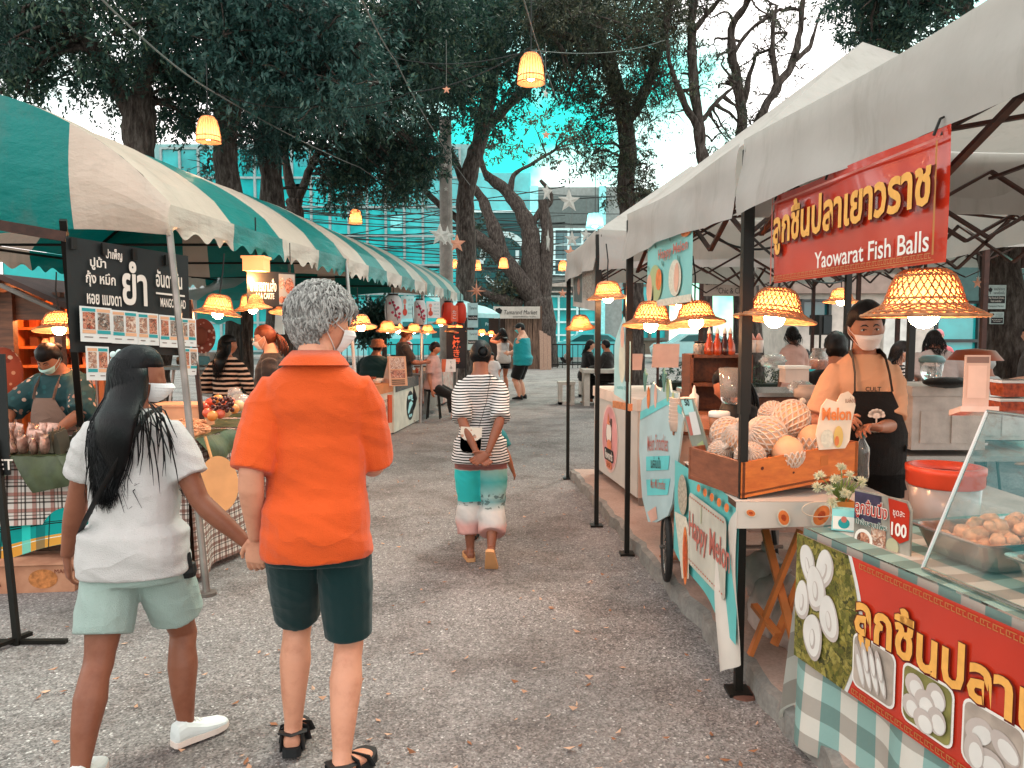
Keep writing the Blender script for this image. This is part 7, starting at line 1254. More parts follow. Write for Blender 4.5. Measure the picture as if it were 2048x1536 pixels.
heads=[A(1640,950,2.98),A(1636,972,2.95),A(1682,935,3.0),A(1672,958,2.94),A(1722,962,2.98),A(1660,978,2.9),A(1690,985,2.9),A(1666,1002,2.88),A(1700,950,3.06)]
for hd in heads:
 hd=hd+V((0,0,-.005));b=c+V((q.uniform(-.015,.015),q.uniform(-.015,.015),.08));mg.tube([b,lerp(b,hd,.5)+V((0,0,.01)),hd],.0022,5);d0=(hd-b).normalized();fm=MB()
 for k in range(70):d=(V((q.gauss(0,1),q.gauss(0,1),q.gauss(0,1))).normalized()+d0*.7).normalized();fm.tube([hd,hd+d*.012,hd+d*q.uniform(.020,.028)],[.0022,.0026,.0004],4)
 fm.build('flower_head',FW,r)
for k in range(70):a=q.uniform(0,6.28);b=c+V((0,0,.085));d=V((math.cos(a)*q.uniform(.2,1),math.sin(a)*q.uniform(.2,1),1.0)).normalized();e=b+d*q.uniform(.05,.11);mg.tube([b,lerp(b,e,.5),e+V((d.x,d.y,-.2))*.02],[.002,.003,.0005],4)
mg.build('leaves',mat('grass_green','#6a7a3a',.6,var=.3),r);mb=MB();mb.tube([c+V((-.03+.07*math.cos(a)-.07,-.03,.06+.03*math.sin(a)))for a in[2*PI*i/20 for i in range(21)]],.0018,5);mb.build('wire_handle',mat('wire_pale','#d8b8a0',.5),r)
MTZ=.87;r=thing('melon_table','folding table under a cyan and white melon printed cloth beside the front post','table',(1.28,3.65,0));x0,y0,x1,y1=.955,3.24,1.66,4.25
MC0=mat('melon_cloth_white','#c9beb4',.5,var=.06);mb=MB();mb.box(((x0+x1)/2,(y0+y1)/2,MTZ-.02),(x1-x0-.02,y1-y0-.02,.03));mb.build('table_top',WOODT,r)
mb=MB();mb.sheet((x0,y0,MTZ),(x1,y0,MTZ),(x1,y1,MTZ),(x0,y1,MTZ),8,8);mb.sheet((x0,y0,MTZ-.115),(x1,y0,MTZ-.10),(x1,y0,MTZ),(x0,y0,MTZ),20,4,lambda u,v:.006+.006*math.sin(u*12)*(1-v));mb.build('cloth_end',MC0,r,smooth=True)
fr=Fr(V((x0,y0-.014,MTZ-.115)),(1,0,0),(0,0,1));mb=MB()
for u,v,s,ro in((.20,.05,.05,.3),(.36,.06,.07,-.5),(.06,.07,.03,1.2),(.55,.05,.05,.4)):
 for ru,mi,hh in((1,0,.004),(.82,1,.005),(.38,2,.006)):fr.ell(mb,u,v,s*.55*ru,s*ru*.8,hh,mi,18,ro)
mb.build('melon_print',[MELW,MELO,SEED],r)
CYC=mat('melon_cloth_cyan','#5fb5b2',.5,var=.08);fr=Fr(V((x0-.035,y1+.05,.30)),(.05,-1,0),(0,0,1));L=y1-y0+.05;HH=MTZ-.30
mb=MB();mb.sheet(fr.p(0,.06),fr.p(L,-.06),fr.p(L,HH),fr.p(0,HH),30,12,lambda u,v:.012*math.sin(u*9)*(1-v));mb.build('cloth_side',CYC,r,smooth=True);mb=MB()
fr.rrect(mb,L*.34,HH*.16,L*.90,HH*.82,.04,.020,0);fr.ell(mb,L*.22,HH*.74,L*.085,HH*.19,.020,1,24);pts=[(L*.08,HH*.52),(L*.30,HH*.56),(L*.36,HH*.46),(L*.36,HH*.02),(L*.24,HH*-.05)];fr.poly(mb,pts,.021,2);fr.ell(mb,L*.30,HH*.20,L*.045,HH*.27,.024,3,24,.05);fr.ell(mb,L*.305,HH*.20,L*.028,HH*.2,.026,4,24,.05)
for k in range(5):fr.ell(mb,L*(.5+.1*k),HH*.91,L*.03,HH*.035,.021,3,14,.3)
for k in range(16):fr.rect(mb,L*(.36+.033*k),HH*.775,L*(.375+.033*k),HH*.787,.023,4);fr.rect(mb,L*(.36+.033*k),HH*.20,L*(.375+.033*k),HH*.212,.023,4)
mb.build('melon_print',[mat('cloth_cream','#b9b5a8',.5),mat('melon_net_print','#a79a88',.5,var=.4,vs=70),MELW,MELO,SEED],r);text(fr,'Happy Melon',L*.66,HH*.50,.17,SAL,r,width=L*.6,h=.024,bold=.012);mb=MB();u=L*.55;fr.rect(mb,u,HH*.62,u+.008,HH*.78,.024);mb.build('stem_print',MELG,r)
mb=MB();a,b,c,d=A(1476,1018,3.24),A(1432,1090,3.5),A(1440,1345,3.36),A(1480,1330,3.22);mb.sheet(c,d,a,b,10,14,lambda u,v:V((-.012*math.sin(u*6+v*3),-.010*math.sin(v*8),0)));mb.build('cloth_flap',MC0,r,smooth=True)
OL=mat('table_leg_orange','#c4703a',.5)
for(a,b)in(((1530,1060,3.6),(1590,1290,3.25)),((1600,1060,3.4),(1500,1310,3.4)),((1600,1160,3.4),(1548,1290,3.35)),((1508,1210,3.5),(1556,1270,3.3))):mb=MB();mb.bar(A(*a),A(*b),.034,.02);mb.build('folding_leg',OL,r)
NETP=mat('net_pale','#d9c3b4',.6,tl=.2);BAGP=mat('pale_plastic','#c4b0a8',.35,var=.2,vs=14,bump=.8,bs=18,trans=.25)
q=random.Random(2)
for lab,px,py,d,s in[('big pale plastic bag of melons under the melon table',1560,1215,3.75,.16),('smaller knotted pale plastic bag under the melon table',1528,1150,3.9,.12),('pale plastic bag behind the orange folding leg',1600,1250,3.55,.13)]:
 c=A(px,py,d);mb=MB();mb.ball(c,(s,s,s*1.05),22,14,fn=lambda v:1+.16*noise.noise(v*3+V((px,0,0)))+.25*max(0,v.z-.85));mb.tube([c+V((0,0,s)),c+V((.02,0,s*1.3))],[.02,.04],7);c2=solo('melon_bag',mb,BAGP,lab,'bag','bags under the melon table',smooth=True)
e=V((.96,.28,.115)).normalized();nb=V((-.28,.96,0)).normalized();O=V((.99,3.275,MTZ+.006));Lc,Dc,Hc=.60,.46,.155;CW=wood('crate_orange','#b5561c','#d9752a',2.2,(1.5,14,14));CB=wood('crate_brown','#6b3a26','#8f5238',2.2,(14,1.5,14));up=V((0,0,1))
r=thing('melon_crate','orange wooden crate full of netted melons tilted on the melon table','crate',O);fr=Fr(O,e,up)
mb=MB();mb.prism([O,O+e*Lc,O+e*Lc+up*Hc,O+up*Hc],nb*0,nb*.014);mb.build('front_panel',CW,r);mb=MB();mb.prism([O,O+nb*Dc,O+nb*Dc+up*Hc,O+up*Hc],e*.002,e*.016);mb.build('side_panel',CB,r);mb=MB();mb.prism([O+e*Lc,O+e*Lc+nb*Dc,O+e*Lc+nb*Dc+up*Hc,O+e*Lc+up*Hc],e*-.016,e*-.002);mb.build('side_panel',CB,r)
mb=MB();mb.prism([O+nb*Dc,O+nb*Dc+e*Lc,O+nb*Dc+e*Lc+up*Hc,O+nb*Dc+up*Hc],nb*-.014,nb*0);mb.build('back_panel',CB,r);mb=MB();mb.prism([O,O+e*Lc,O+e*Lc+nb*Dc,O+nb*Dc],up*.012,up*.022);mb.build('bottom',CB,r);mb=MB();fr.ell(mb,.10,.115,.008,.008,-.0145+.016,0,12);fr.ell(mb,.26,.07,.006,.005,.0015,0,10);fr.rect(mb,.40,.075,.44,.12,.0012,1);mb.build('knot',[mat('knot_dark','#5a2410',.7),mat('burn_mark','#b5622a',.7)],r)
mb=MB();mb.box(O+e*.45+nb*.2+V((0,0,-.03)),(.2,.2,.04));solo('wood_block',mb,CB,'brown wooden block propping up the right end of the crate','block')
MEL=mat('melon_skin','#d8a07a',.55,var=.12,vs=10,bump=.2,bs=40);q=random.Random(6);first=None
def melon(label,px,py,d,s,rot,net=1.0):
 global first
 c=A(px,py,d);r=thing('netted_melon' if net>0 else 'bare_melon',label,'melon',c,'melons in the crate',0);r.rotation_euler=rot;mb=MB();mb.ball((0,0,0),(s,s,s*1.1),24,16);mb.build('melon_skin',MEL,r,smooth=True,local=True);mb=MB();K=17;t1_=net
 for sg in(1,-1):
  for i in range(K):
   pts=[]
   for k in range(13):
    th=.08+(PI*t1_-.1)*k/12;a=2*PI*(i/K+sg*.32*k/12*t1_);rr=1.03+.008*sg+(.04 if k==12 and net<1 else 0);pts.append(V((s*rr*math.sin(th)*math.cos(a),s*rr*math.sin(th)*math.sin(a),-s*1.1*rr*math.cos(th))))
   mb.tube(pts,.0042*s/.075,4)
 if net>=1:mb.tube([V((0,0,s*1.1)),V((.004,0,s*1.3)),V((.012,.01,s*1.45))],[.016,.010,.016],7)
 mb.build('foam_net',NETP,r,local=True);return r
for a in[('netted melon standing highest at the back right of the crate',1582,838,3.62,.082,(R(-20),R(35),0),1),('large netted melon at the middle front of the crate',1532,872,3.48,.086,(R(20),R(-70),0),1),('netted melon at the front left edge of the crate, partly behind the post',1500,915,3.40,.066,(R(10),R(-60),1),1),('half unwrapped melon at the right front of the crate',1628,885,3.50,.076,(R(-12),R(6),0),.55),('bare melon in a loose net low at the front of the crate',1575,905,3.40,.070,(R(-20),R(-10),0),.45),('netted melon left of the front post, at the far corner of the crate',1452,865,3.72,.070,(R(10),R(40),0),1),('small netted melon lowest left of the front post',1440,905,3.62,.056,(R(60),R(10),0),1),('netted melon behind the front post',1478,880,3.6,.074,(R(40),R(-20),0),1),('netted melon at the back of the crate under the highest one',1545,830,3.75,.066,(R(70),R(-20),0),1)]:melon(*a)
def blob(fr,pts,h0,h1):mb=MB();mb.prism([fr.p(*p)for p in pts],fr.n*h0,fr.n*h1);return mb
fr=Fr(A(1636,905,3.36),(1,.10,0),(.05,.12,1));fr.n=fr.x.cross(fr.y).normalized();r=thing('cutout_sign','cut out sign reading Melon above two painted melons in the crate','sign',fr.o);k=3.36/F
def pu(px,py):return fr.uv(px,py)
out=[pu(*p)for p in((1638,900),(1630,870),(1638,812),(1648,798),(1668,806),(1676,790),(1690,786),(1702,798),(1706,815),(1700,850),(1698,885),(1690,900))];blob(fr,out,-.006,0).build('board',mat('cutout_cream','#e0c9b4',.5),r);mb=MB();u,v=pu(1652,878);fr.ell(mb,u,v,.030,.040,.003,0,24);u,v=pu(1674,876);fr.ell(mb,u,v,.022,.048,.005,1,24);u,v=pu(1671,884);fr.ell(mb,u,v,.010,.022,.007,2,20);mb.build('melon_picture',[MELW,mat('melon_yellow','#d8b060',.5),MELO],r);u,v=pu(1668,830);text(fr,'Melon',u,v,26*k,mat('letter_orange','#dd7a3a',.5,var=0),r,width=62*k,h=.005,bold=.03);u,v=pu(1694,803);text(fr,'เมล่อน',u,v,12*k,BRN,r,width=22*k,h=.005)
fr=Fr(A(1416,955,3.75),(.55,-.8,0),(-.22,-.03,1));r=thing('cutout_sign','leaning melon shaped price standee with a 50 sticker left of the crate','sign',fr.o);k=3.75/F
out=[fr.uv(*p)for p in((1412,955),(1398,930),(1385,880),(1372,800),(1398,796),(1412,850),(1424,905),(1432,945),(1426,958))];blob(fr,out,-.006,0).build('board',mat('standee_grey','#8a8d80',.4,var=.2),r);mb=MB()
for pp,mi,h in(([(1374,803),(1396,799),(1400,828),(1380,832)],0,.002),([(1388,826),(1402,822),(1410,868),(1394,872)],1,.003),([(1381,835),(1390,834),(1396,870),(1388,874)],2,.002),([(1400,890),(1412,880),(1422,930),(1410,935)],3,.003),([(1405,940),(1414,918),(1424,945),(1420,955)],4,.004)):fr.poly(mb,[fr.uv(*p)for p in pp],h,mi)
mb.build('print',[mat('sticker_cyan','#9fcfcd',.4),PAPER,SAL,MELG,MELO],r);u,v=fr.uv(1386,806);text(fr,'50',u,v,14*k,BLKM,r,width=13*k,h=.004,bold=.03)
fr=Fr(A(1282,900,4.85),A(1364,900,4.25)-A(1282,900,4.85),(0,0,1));fr.y=V((0,0,1));r=thing('cutout_sign','tall smoothie cup cut out sign reading Melon Smoothies at the platform edge','sign',fr.o);k=4.5/F;cup=[(1276,845),(1278,900),(1290,1000),(1305,1056),(1322,1064),(1345,1060),(1352,1040),(1358,960),(1363,880),(1366,870),(1352,840),(1350,815),(1336,808),(1330,780),(1320,785),(1316,796),(1306,786),(1298,772),(1290,790),(1278,800)]
blob(fr,[fr.uv(*p)for p in cup],-.012,0).build('board',mat('cup_white','#a9bcbc',.4,var=.1),r);mb=MB()
for pp,mi,h in(([(1277,822),(1330,815),(1361,848),(1361,862),(1330,830),(1277,838)],0,.003),([(1294,918),(1342,936),(1341,964),(1296,948)],0,.003),([(1297,966),(1346,984),(1343,1016),(1301,1000)],0,.003),([(1303,1035),(1320,1030),(1325,1058),(1312,1060)],1,.003)):fr.poly(mb,[fr.uv(*p)for p in pp],h,mi)
for(px,py,ru,rv,mi)in((1292,800,.026,.07,2),(1306,802,.022,.075,1),(1330,800,.022,.07,3),(1342,828,.020,.055,3)):u,v=fr.uv(px,py);fr.ell(mb,u,v,ru,rv,.0035,mi,20)
mb.build('print',[mat('cup_cyan','#63c0bf',.4),mat('melon_pink2','#d8a390',.4),MELO,MELG],r)
for s,px,py,h,w_,m_ in(('Melon Smoothies',1316,898,40,74,SAL),('เมล่อนปั่น',1315,938,30,36,mat('letter_dark','#23302f',.5,var=0)),('Melon Milk Smoothies',1322,985,24,52,SAL)):u,v=fr.uv(px,py);text(fr,s,u,v,h*k*.85,m_,r,width=w_*k*1.45,h=.006,bold=.006,fn=(lambda x,y:(x,y-.10*abs(x)**1.3))if h==40 else None)
for lab,px,d in(('left painted leaf tag standing above the smoothie cup sign',1290,4.7),('right painted leaf tag standing above the smoothie cup sign',1328,4.45)):
 mb=MB();c=A(px,770,d);f2=Fr(c,fr.x,(0,0,1));mb.prism([f2 .p(*p)for p in((0,-.04),(-.02,.02),(-.018,.07),(0,.10),(.012,.05),(.03,.07),(.034,.06),(.01,.0))],f2 .n*-.004,f2 .n*.004);solo('leaf_tag',mb,mat('leaf_print','#4f7a70',.5),lab,'sign')
r=thing('smoothie_cart','pinkish box cart with a thin spoked wheel behind the smoothie cup sign','cart',(1.2,4.75,0));PINKB=mat('pink_board','#c9a494',.6,var=.1);mb=MB();mb.box((1.28,4.85,.72),(.62,.9,.56));mb.build('cart_body',PINKB,r);mb=MB();mb.box((1.28,4.85,1.02),(.72,1.0,.035));mb.build('cart_top',wood('cart_wood','#6b3a24','#9a5a36'),r);c=V((.93,4.55,.30));mb=MB();mb.tube([c+V((.02*math.cos(a),.19*math.cos(a),.19*math.sin(a)))for a in[2*PI*i/32 for i in range(33)]],.020,8);mb.build('tyre',mat('tyre','#1c1a19',.7),r);mb=MB();mb.tube([c+V((.02*math.cos(a),.165*math.cos(a),.165*math.sin(a)))for a in[2*PI*i/32 for i in range(33)]],.009,6)
for k in range(10):a=PI*k/10;d=V((.02*math.cos(a),.165*math.cos(a),.165*math.sin(a)));mb.tube([c-d+V((.02,0,0)),c+d],.0022,4)
mb.build('spokes',STEELB,r);mb=MB();mb.tube([c+V((-.04,0,0)),c+V((.7,0,0))],.012,6);mb.build('axle',STEELB,r)
a,b=V((.86,8.0,.12)),V((1.06,6.45,.12));r=thing('white_counter','white counter with a round pink emblem and a pinkish end under the third tent','counter',(1.2,7.2,0));fr=Fr(a,b-a,(0,0,1));L=(b-a).length;mb=MB();fr.slab(mb,0,.06,L,.80,-.6,0);mb.build('counter_body',mat('counter_white','#bdbab4',.5,var=.05),r);mb=MB();fr.slab(mb,-.02,.80,L+.01,.90,-.62,.012);mb.build('counter_top',mat('counter_top_pink','#d3c2b6',.5),r);mb=MB();mb.prism([fr.p(L,.06,-.01),fr.p(L,.06,-.59),fr.p(L,.79,-.59),fr.p(L,.79,-.01)],fr.x*.002,fr.x*.012);mb.build('end_panel',PINKB,r)
for u in(.05,L-.06):mb=MB();q_=fr.p(u,0,-.06);mb.box((q_.x,q_.y,.13),(.05,.05,.10));mb.build('leg',STEEL,r)
mb=MB();cu,cv=L*.42,.44;fr.ell(mb,cu,cv,.30,.33,.004,0,36);fr.ell(mb,cu,cv,.275,.305,.005,1,36);fr.ell(mb,cu-.02,cv+.04,.11,.13,.007,2,24);fr.ell(mb,cu-.02,cv+.05,.095,.11,.008,3,24);fr.poly(mb,[(cu-.09,cv+.13),(cu+.02,cv+.13),(cu-.05,cv+.25)],.009,4);fr.poly(mb,[(cu+.02,cv+.14),(cu+.09,cv+.12),(cu+.10,cv+.20),(cu+.04,cv+.20)],.009,5);fr.ell(mb,cu,cv-.06,.09,.05,.009,4,20);fr.rrect(mb,cu-.18,cv-.22,cu+.16,cv-.10,.03,.010,2);fr.rrect(mb,cu-.10,cv-.29,cu+.10,cv-.22,.02,.010,4)
mb.build('emblem',[mat('pale_pink','#d8b8b0',.5),mat('emblem_pink','#cf8f90',.5),BLKM,WHT,mat('emblem_orange','#d9805a',.5),mat('emblem_brown','#4a332c',.5)],r);text(fr,'Rewards',cu,cv-.16,.085,WHT,r,width=.28,h=.013,bold=.02);text(fr,'SHOP',cu,cv-.255,.045,BRN,r,width=.14,h=.013)
fr=Fr(A(1240,790,5.32),A(1252,800,5.1)-A(1240,790,5.32),(0,0,1));p=A(1228,788,5.6);fr=Fr(p,(.12,-.35,0),(0,0,1));r=thing('tall_standee','tall narrow cyan cut out sign fixed to the post of the second tent','sign',p);pts=[(0,0),(.24,-.05),(.24,.38),(.20,.46),(.14,.56),(.09,.50),(.03,.42),(0,.36)];blob(fr,pts,-.006,0).build('board',mat('standee_cyan','#9fc4c4',.5),r);mb=MB();fr.ell(mb,.13,.25,.05,.16,.003,0,20);fr.ell(mb,.13,.42,.03,.08,.004,1,16);mb.build('print',[mat('drink_pale','#c9c4b0',.5),mat('melon_pink2','#d8a390',.4)],r);text(fr,'เมล่อน 35',.13,.06,.03,TEALP,r,width=.14)
mb=MB();fr.slab(mb,-.01,-.10,.25,-.05,-.02,.006);solo('tape_wrap',mb,mat('brown_tape','#b5714a',.5,var=.3,vs=20),'brown tape wrapped round the post below the tall narrow sign','tape')
q=random.Random(44)
def lathe_thing(name,label,cat,px,py,d,prof_,m,k=1.0,group=None,extra=None):
 c=A(px,py,d);r=thing(name,label,cat,c,group);mb=MB();mb.lathe([(a*k,b*k)for a,b in prof_],c,20);mb.build(name+'_body',m,r,smooth=True)
 if extra:nm,pr,mm=extra;mb=MB();mb.lathe([(a*k,b*k)for a,b in pr],c,16);mb.build(nm,mm,r,smooth=True)
 return r
r=thing('wooden_rack','dark wooden two tier rack carrying sauce bottles behind the post','rack',A(1430,770,5.4));DW=wood('rack_wood','#4a2416','#7a4426');a,b=A(1382,712,5.4),A(1500,712,5.4)
for z in(0,-.20):mb=MB();mb.box(((a.x+b.x)/2,5.5,a.z+z),(b.x-a.x,.26,.025));mb.build('shelf',DW,r)
for x in(a.x,b.x):mb=MB();mb.box((x,5.5,a.z-.19),(.025,.26,.40));mb.build('side_panel',DW,r)
mb=MB();mb.box(((a.x+b.x)/2,5.62,a.z-.19),(b.x-a.x,.02,.40));mb.build('back_panel',DW,r)
SB=[(.020,0),(.034,.0),(.036,.03),(.032,.07),(.020,.10),(.013,.13),(.013,.15)]
for i,(px,c,lab)in enumerate([(1418,'#9a3a14','left sauce bottle with a pale cap on the wooden rack'),(1434,'#a83c18','middle red sauce bottle on the wooden rack'),(1449,'#3a1610','dark brown sauce bottle on the wooden rack'),(1460,'#b54a2c','stout sauce jar at the right of the bottles on the wooden rack')]):
 lathe_thing('sauce_bottle',lab,'bottle',px,710,5.4,SB,mat('sauce_'+str(i),c,.2,coat=.4),1.0,'bottles on the wooden rack',('cap',[(.014,.15),(.016,.155),(.008,.18),(.003,.195)],WHT))
for i,(px,d,lab)in enumerate([(1395,5.45,'clear spice jar left of the sauce bottles'),(1405,5.5,'second clear spice jar beside the sauce bottles')]):lathe_thing('spice_jar',lab,'jar',px,710,d,[(.028,0),(.03,.07),(.02,.085)],mat('jar_pale','#c9c0b8',.2,trans=.5),1,'spice jars',('lid',[(.024,.085),(.024,.10)],BLKM))
for i,(px,py,d,lab)in enumerate([(1503,705,5.6,'left white squeeze bottle with a pink cap'),(1517,705,5.6,'right white squeeze bottle with a pink cap')]):lathe_thing('squeeze_bottle',lab,'bottle',px,py,d,[(.03,0),(.034,.05),(.034,.09)],mat('squeeze_white','#d8c8c0',.4),1,'squeeze bottles',('cap',[(.032,.09),(.02,.11),(.005,.14)],mat('cap_pink','#c98a7c',.5)))
SD=mat('board_pinkish','#c49a8a',.6)
for lab,x0_,x1_,y0_,y1_,d in[('tall pinkish board standing at the back, left of the wooden rack',1304,1362,688,735,6.6),('smaller pinkish board standing left of the tall one',1256,1288,708,740,6.9)]:
 a,b=A(x0_,y1_,d),A(x1_,y0_,d);mb=MB();mb.prism([(a.x,d,a.z),(b.x-.02,d,a.z),(b.x,d+.05,b.z),(a.x+.02,d+.05,b.z)],(0,0,0),(0,.02,0));solo('display_board',mb,SD,lab,'board')
r=thing('back_counter','grey stainless back counter with a dark front behind the melon stall','counter',(2.0,6.0,0));mb=MB();mb.box((1.95,6.0,1.12),(1.2,.6,.03));mb.build('counter_top',STEELB,r);mb=MB();mb.box((1.95,6.0,.62),(1.15,.55,.96));mb.build('counter_body',wood('rack_wood','#4a2416','#7a4426'),r)
r=thing('prep_table','low prep table behind the crate crowded with bowls and jugs','table',(2.2,5.0,0));mb=MB();mb.box((2.25,4.95,.90),(1.3,.6,.03));mb.build('table_top',STEELB,r);mb=MB();mb.box((2.25,5.2,.55),(1.25,.05,.66));mb.build('panel',mat('panel_peach','#b58a78',.6),r)
for x in(1.65,2.85):mb=MB();mb.box((x,4.75,.5),(.04,.04,.78));mb.build('leg',STEEL,r)
lathe_thing('measuring_jug','clear plastic measuring jug with a handle behind the Melon sign','jug',1615,806,4.75,[(.05,0),(.055,.01),(.062,.11),(.058,.11),(.05,.02)],mat('jug_pale','#d3bcae',.2,trans=.4),1.0,None,('handle',[(.068,.03),(.085,.04),(.085,.085),(.066,.095)],mat('jug_pale','#d3bcae',.2,trans=.4)))
lathe_thing('chip_jar','clear jar half full of orange snacks with a pale lid','jar',1637,738,5.3,[(.045,0),(.05,.02),(.05,.055)],mat('chips','#c9622c',.5,var=.5,vs=40,bump=.8),1.1,None,('jar_glass',[(.051,.0),(.056,.04),(.056,.08),(.04,.105),(.042,.13)],mat('jar_clear',(.9,.9,.88,1),.1,var=0,trans=.85)))
r=thing('storage_box','white plastic box with dark handles on the back counter','box',A(1588,762,5.3));c=A(1588,750,5.3);mb=MB();mb.box(c,(.16,.12,.10));mb.build('box_body',mat('box_pale','#cdbab0',.4),r);mb=MB();mb.box(c+V((0,0,.055)),(.18,.14,.018));mb.build('lid',WHT,r)
for lab,px,py,d,s in[('crumpled clear plastic bag on the back counter',1545,722,5.8,.075),('crumpled pale plastic bag below the white plastic box',1600,775,4.9,.06)]:c=A(px,py,d);mb=MB();mb.ball(c,(s*1.3,s,s*.7),20,12,fn=lambda v:1+.35*noise.noise(v*3.5));solo('plastic_bag',mb,PLAS,lab,'bag',smooth=True)
lathe_thing('blender_jug','tall clear blender jug behind the front post','blender',1462,800,4.55,[(.05,-.02),(.06,.0),(.075,.19),(.072,.19),(.055,.02)],mat('jug_clear',(.86,.82,.8,1),.08,var=0,trans=.85),1.0,None,('motor_base',[(.075,-.16),(.08,-.10),(.055,-.02)],BLKM))
for i,(px,py,d,lab)in enumerate([(1352,862,4.35,'stack of pale paper cups left of the price standee'),(1375,862,4.3,'taller stack of pale paper cups nearer the price standee')]):
 r=thing('cup_stack',lab,'cups',A(px,py,d),'stacks of cups');c=A(px,py,d);
 for k in range(7):mb=MB();z=.022*k+(.0);mb.lathe([(.032,z),(.042,z+.055),(.044,z+.058),(.041,z+.056)],c,16);mb.build('cup',mat('cup_peach','#dcc0b0',.5),r,smooth=True)
lathe_thing('pump_bottle','tall white bottle with a pointed cap behind the cup stacks','bottle',1388,800,5.2,[(.03,-.08),(.032,.03),(.012,.05),(.012,.07),(.004,.10)],WHT)
lathe_thing('sauce_tub','low clear tub with a pale lid between the standee and the melons','tub',1438,855,4.2,[(.05,-.02),(.055,.06)],mat('tub_brown','#a06a4a',.2,trans=.2),1,None,('lid',[(.058,.06),(.058,.085),(.05,.09)],WHT))
lathe_thing('water_bottle','clear water bottle with a teal cap behind the right end of the crate','bottle',1722,957,3.62,[(.034,0),(.036,.02),(.033,.07),(.036,.12),(.034,.15),(.014,.185),(.014,.20)],mat('bottle_clear',(.85,.9,.9,1),.06,var=0,trans=.92),1.0,None,('cap',[(.016,.20),(.016,.222)],mat('cap_teal','#1f7f7c',.4)))
r=thing('lidded_bucket','large clear bucket with a red lid ring behind the glass guard','bucket',A(1885,1085,3.35));c=A(1885,1085,3.35);c.z=.62;mb=MB();mb.lathe([(.13,0),(.145,.33),(.14,.33),(.125,.02)],c,28);mb.build('bucket_body',mat('bucket_clear',(.72,.60,.55,1),.2,var=.1,trans=.45),r,smooth=True);mb=MB();mb.lathe([(.126,.02),(.135,.17),(.0,.172)],c,24);mb.build('contents',mat('brown_broth','#5a3428',.4),r,smooth=True);mb=MB();mb.lathe([(.148,.30),(.156,.31),(.156,.355),(.160,.36),(.160,.385),(.135,.388),(.13,.35)],c,28,cap=False);mb.build('lid_ring',mat('lid_red','#d8482c',.35),r,smooth=True)
r=thing('wooden_stool','orange wooden trestle under the clear bucket','trestle',(c.x,c.y,.1));mb=MB();mb.box((c.x,c.y,.60),(.46,.40,.03));mb.build('top',STEELB,r)
for sx in(-1,1):mb=MB();mb.bar((c.x+sx*.2,c.y-.12,.59),(c.x-sx*.22,c.y-.12,.1),.045,.03);mb.build('leg',OL,r);mb=MB();mb.bar((c.x+sx*.2,c.y+.14,.59),(c.x-sx*.22,c.y+.14,.1),.045,.03);mb.build('leg',OL,r)
FOAM=mat('foam_box','#b5a79f',.75,var=.15,vs=14,bump=.3,bs=80)
for lab,px0,px1,py0,py1,d in[('large scuffed white foam cooler behind the red lidded bucket',1822,1975,772,900,4.3),('second white foam cooler partly behind the slanted code stand',1940,2060,800,880,4.6)]:
 a,b=A(px0,py1,d),A(px1,py0,d);w_,h_=b.x-a.x,b.z-a.z;r=thing('foam_cooler',lab,'cooler',((a.x+b.x)/2,d+.2,a.z));mb=MB();mb.box(((a.x+b.x)/2,d+.2,a.z+h_*.42),(w_,.4,h_*.84));mb.build('box_body',FOAM,r);mb=MB();mb.box(((a.x+b.x)/2,d+.2,a.z+h_*.92),(w_+.02,.42,h_*.15));mb.build('lid',FOAM,r);mb=MB()
 for k in(0,1):mb.box((a.x+w_*(.28+.42*k),d-.002,a.z+h_*.36),(w_*.34,.012,h_*.5))
 mb.build('side_ribs',FOAM,r)
r=thing('steel_bench','steel bench that carries the foam coolers','bench',(2.5,4.5,.1));mb=MB();z=A(1880,905,4.3).z;mb.box((2.65,4.5,z-.02),(1.3,.6,.03));mb.build('top',STEELB,r)
for x in(2.1,3.2):mb=MB();mb.box((x,4.3,(z+.08)/2),(.04,.04,z-.14));mb.build('leg',OL,r)
mb=MB();c=A(1895,765,4.25);mb.ball(c,(.13,.08,.03),18,10,fn=lambda v:1+.2*noise.noise(v*3));solo('dark_cloth',mb,BLKC,'dark folded cloth lying on the foam cooler','cloth',smooth=True)
p=A(1925,815,2.75);fr=Fr(p,(1,-.1,0),(.16,.25,1));r=thing('code_stand','slanted pinkish acrylic payment stand with a pale blank sheet on the glass guard','stand',p);mb=MB();fr.slab(mb,0,0,.088,.195,-.004,0);mb.build('acrylic_plate',mat('acrylic_pink','#d8b0a0',.15,coat=.6),r);mb=MB();fr.rect(mb,.012,.035,.076,.155,.002,0);fr.rect(mb,.006,.165,.082,.188,.002,1);mb.build('paper_sheet',[mat('sheet_pink','#e0b8a8',.3),mat('sheet_grey','#8a6a60',.3)],r);mb=MB();fr.slab(mb,-.02,-.02,.11,0,-.06,.03);mb.build('base',mat('acrylic_pink','#d8b0a0',.15,coat=.6),r)
SAUCE=mat('chili_sauce','#8f3412',.25,var=.5,vs=60,coat=.4);LIDC=mat('lid_clear',(.95,.85,.8,1),.1,var=0,trans=.7)
for k,(px,py,lab)in enumerate([(2020,828,'lower box of red chili sauce at the right edge'),(2024,792,'upper box of red chili sauce stacked at the right edge')]):
 c=A(px,py,2.85);r=thing('sauce_box',lab,'box',c,'boxes of chili sauce');mb=MB();mb.loft([[c+V((x*w_,y*w_*.7,z))for x,y in((-1,-1),(1,-1),(1,1),(-1,1))]for w_,z in((.055,0),(.064,.05))]);mb.build('sauce_fill',SAUCE,r);mb=MB();mb.box(c+V((0,0,.056)),(.14,.10,.010));mb.build('lid',LIDC,r)
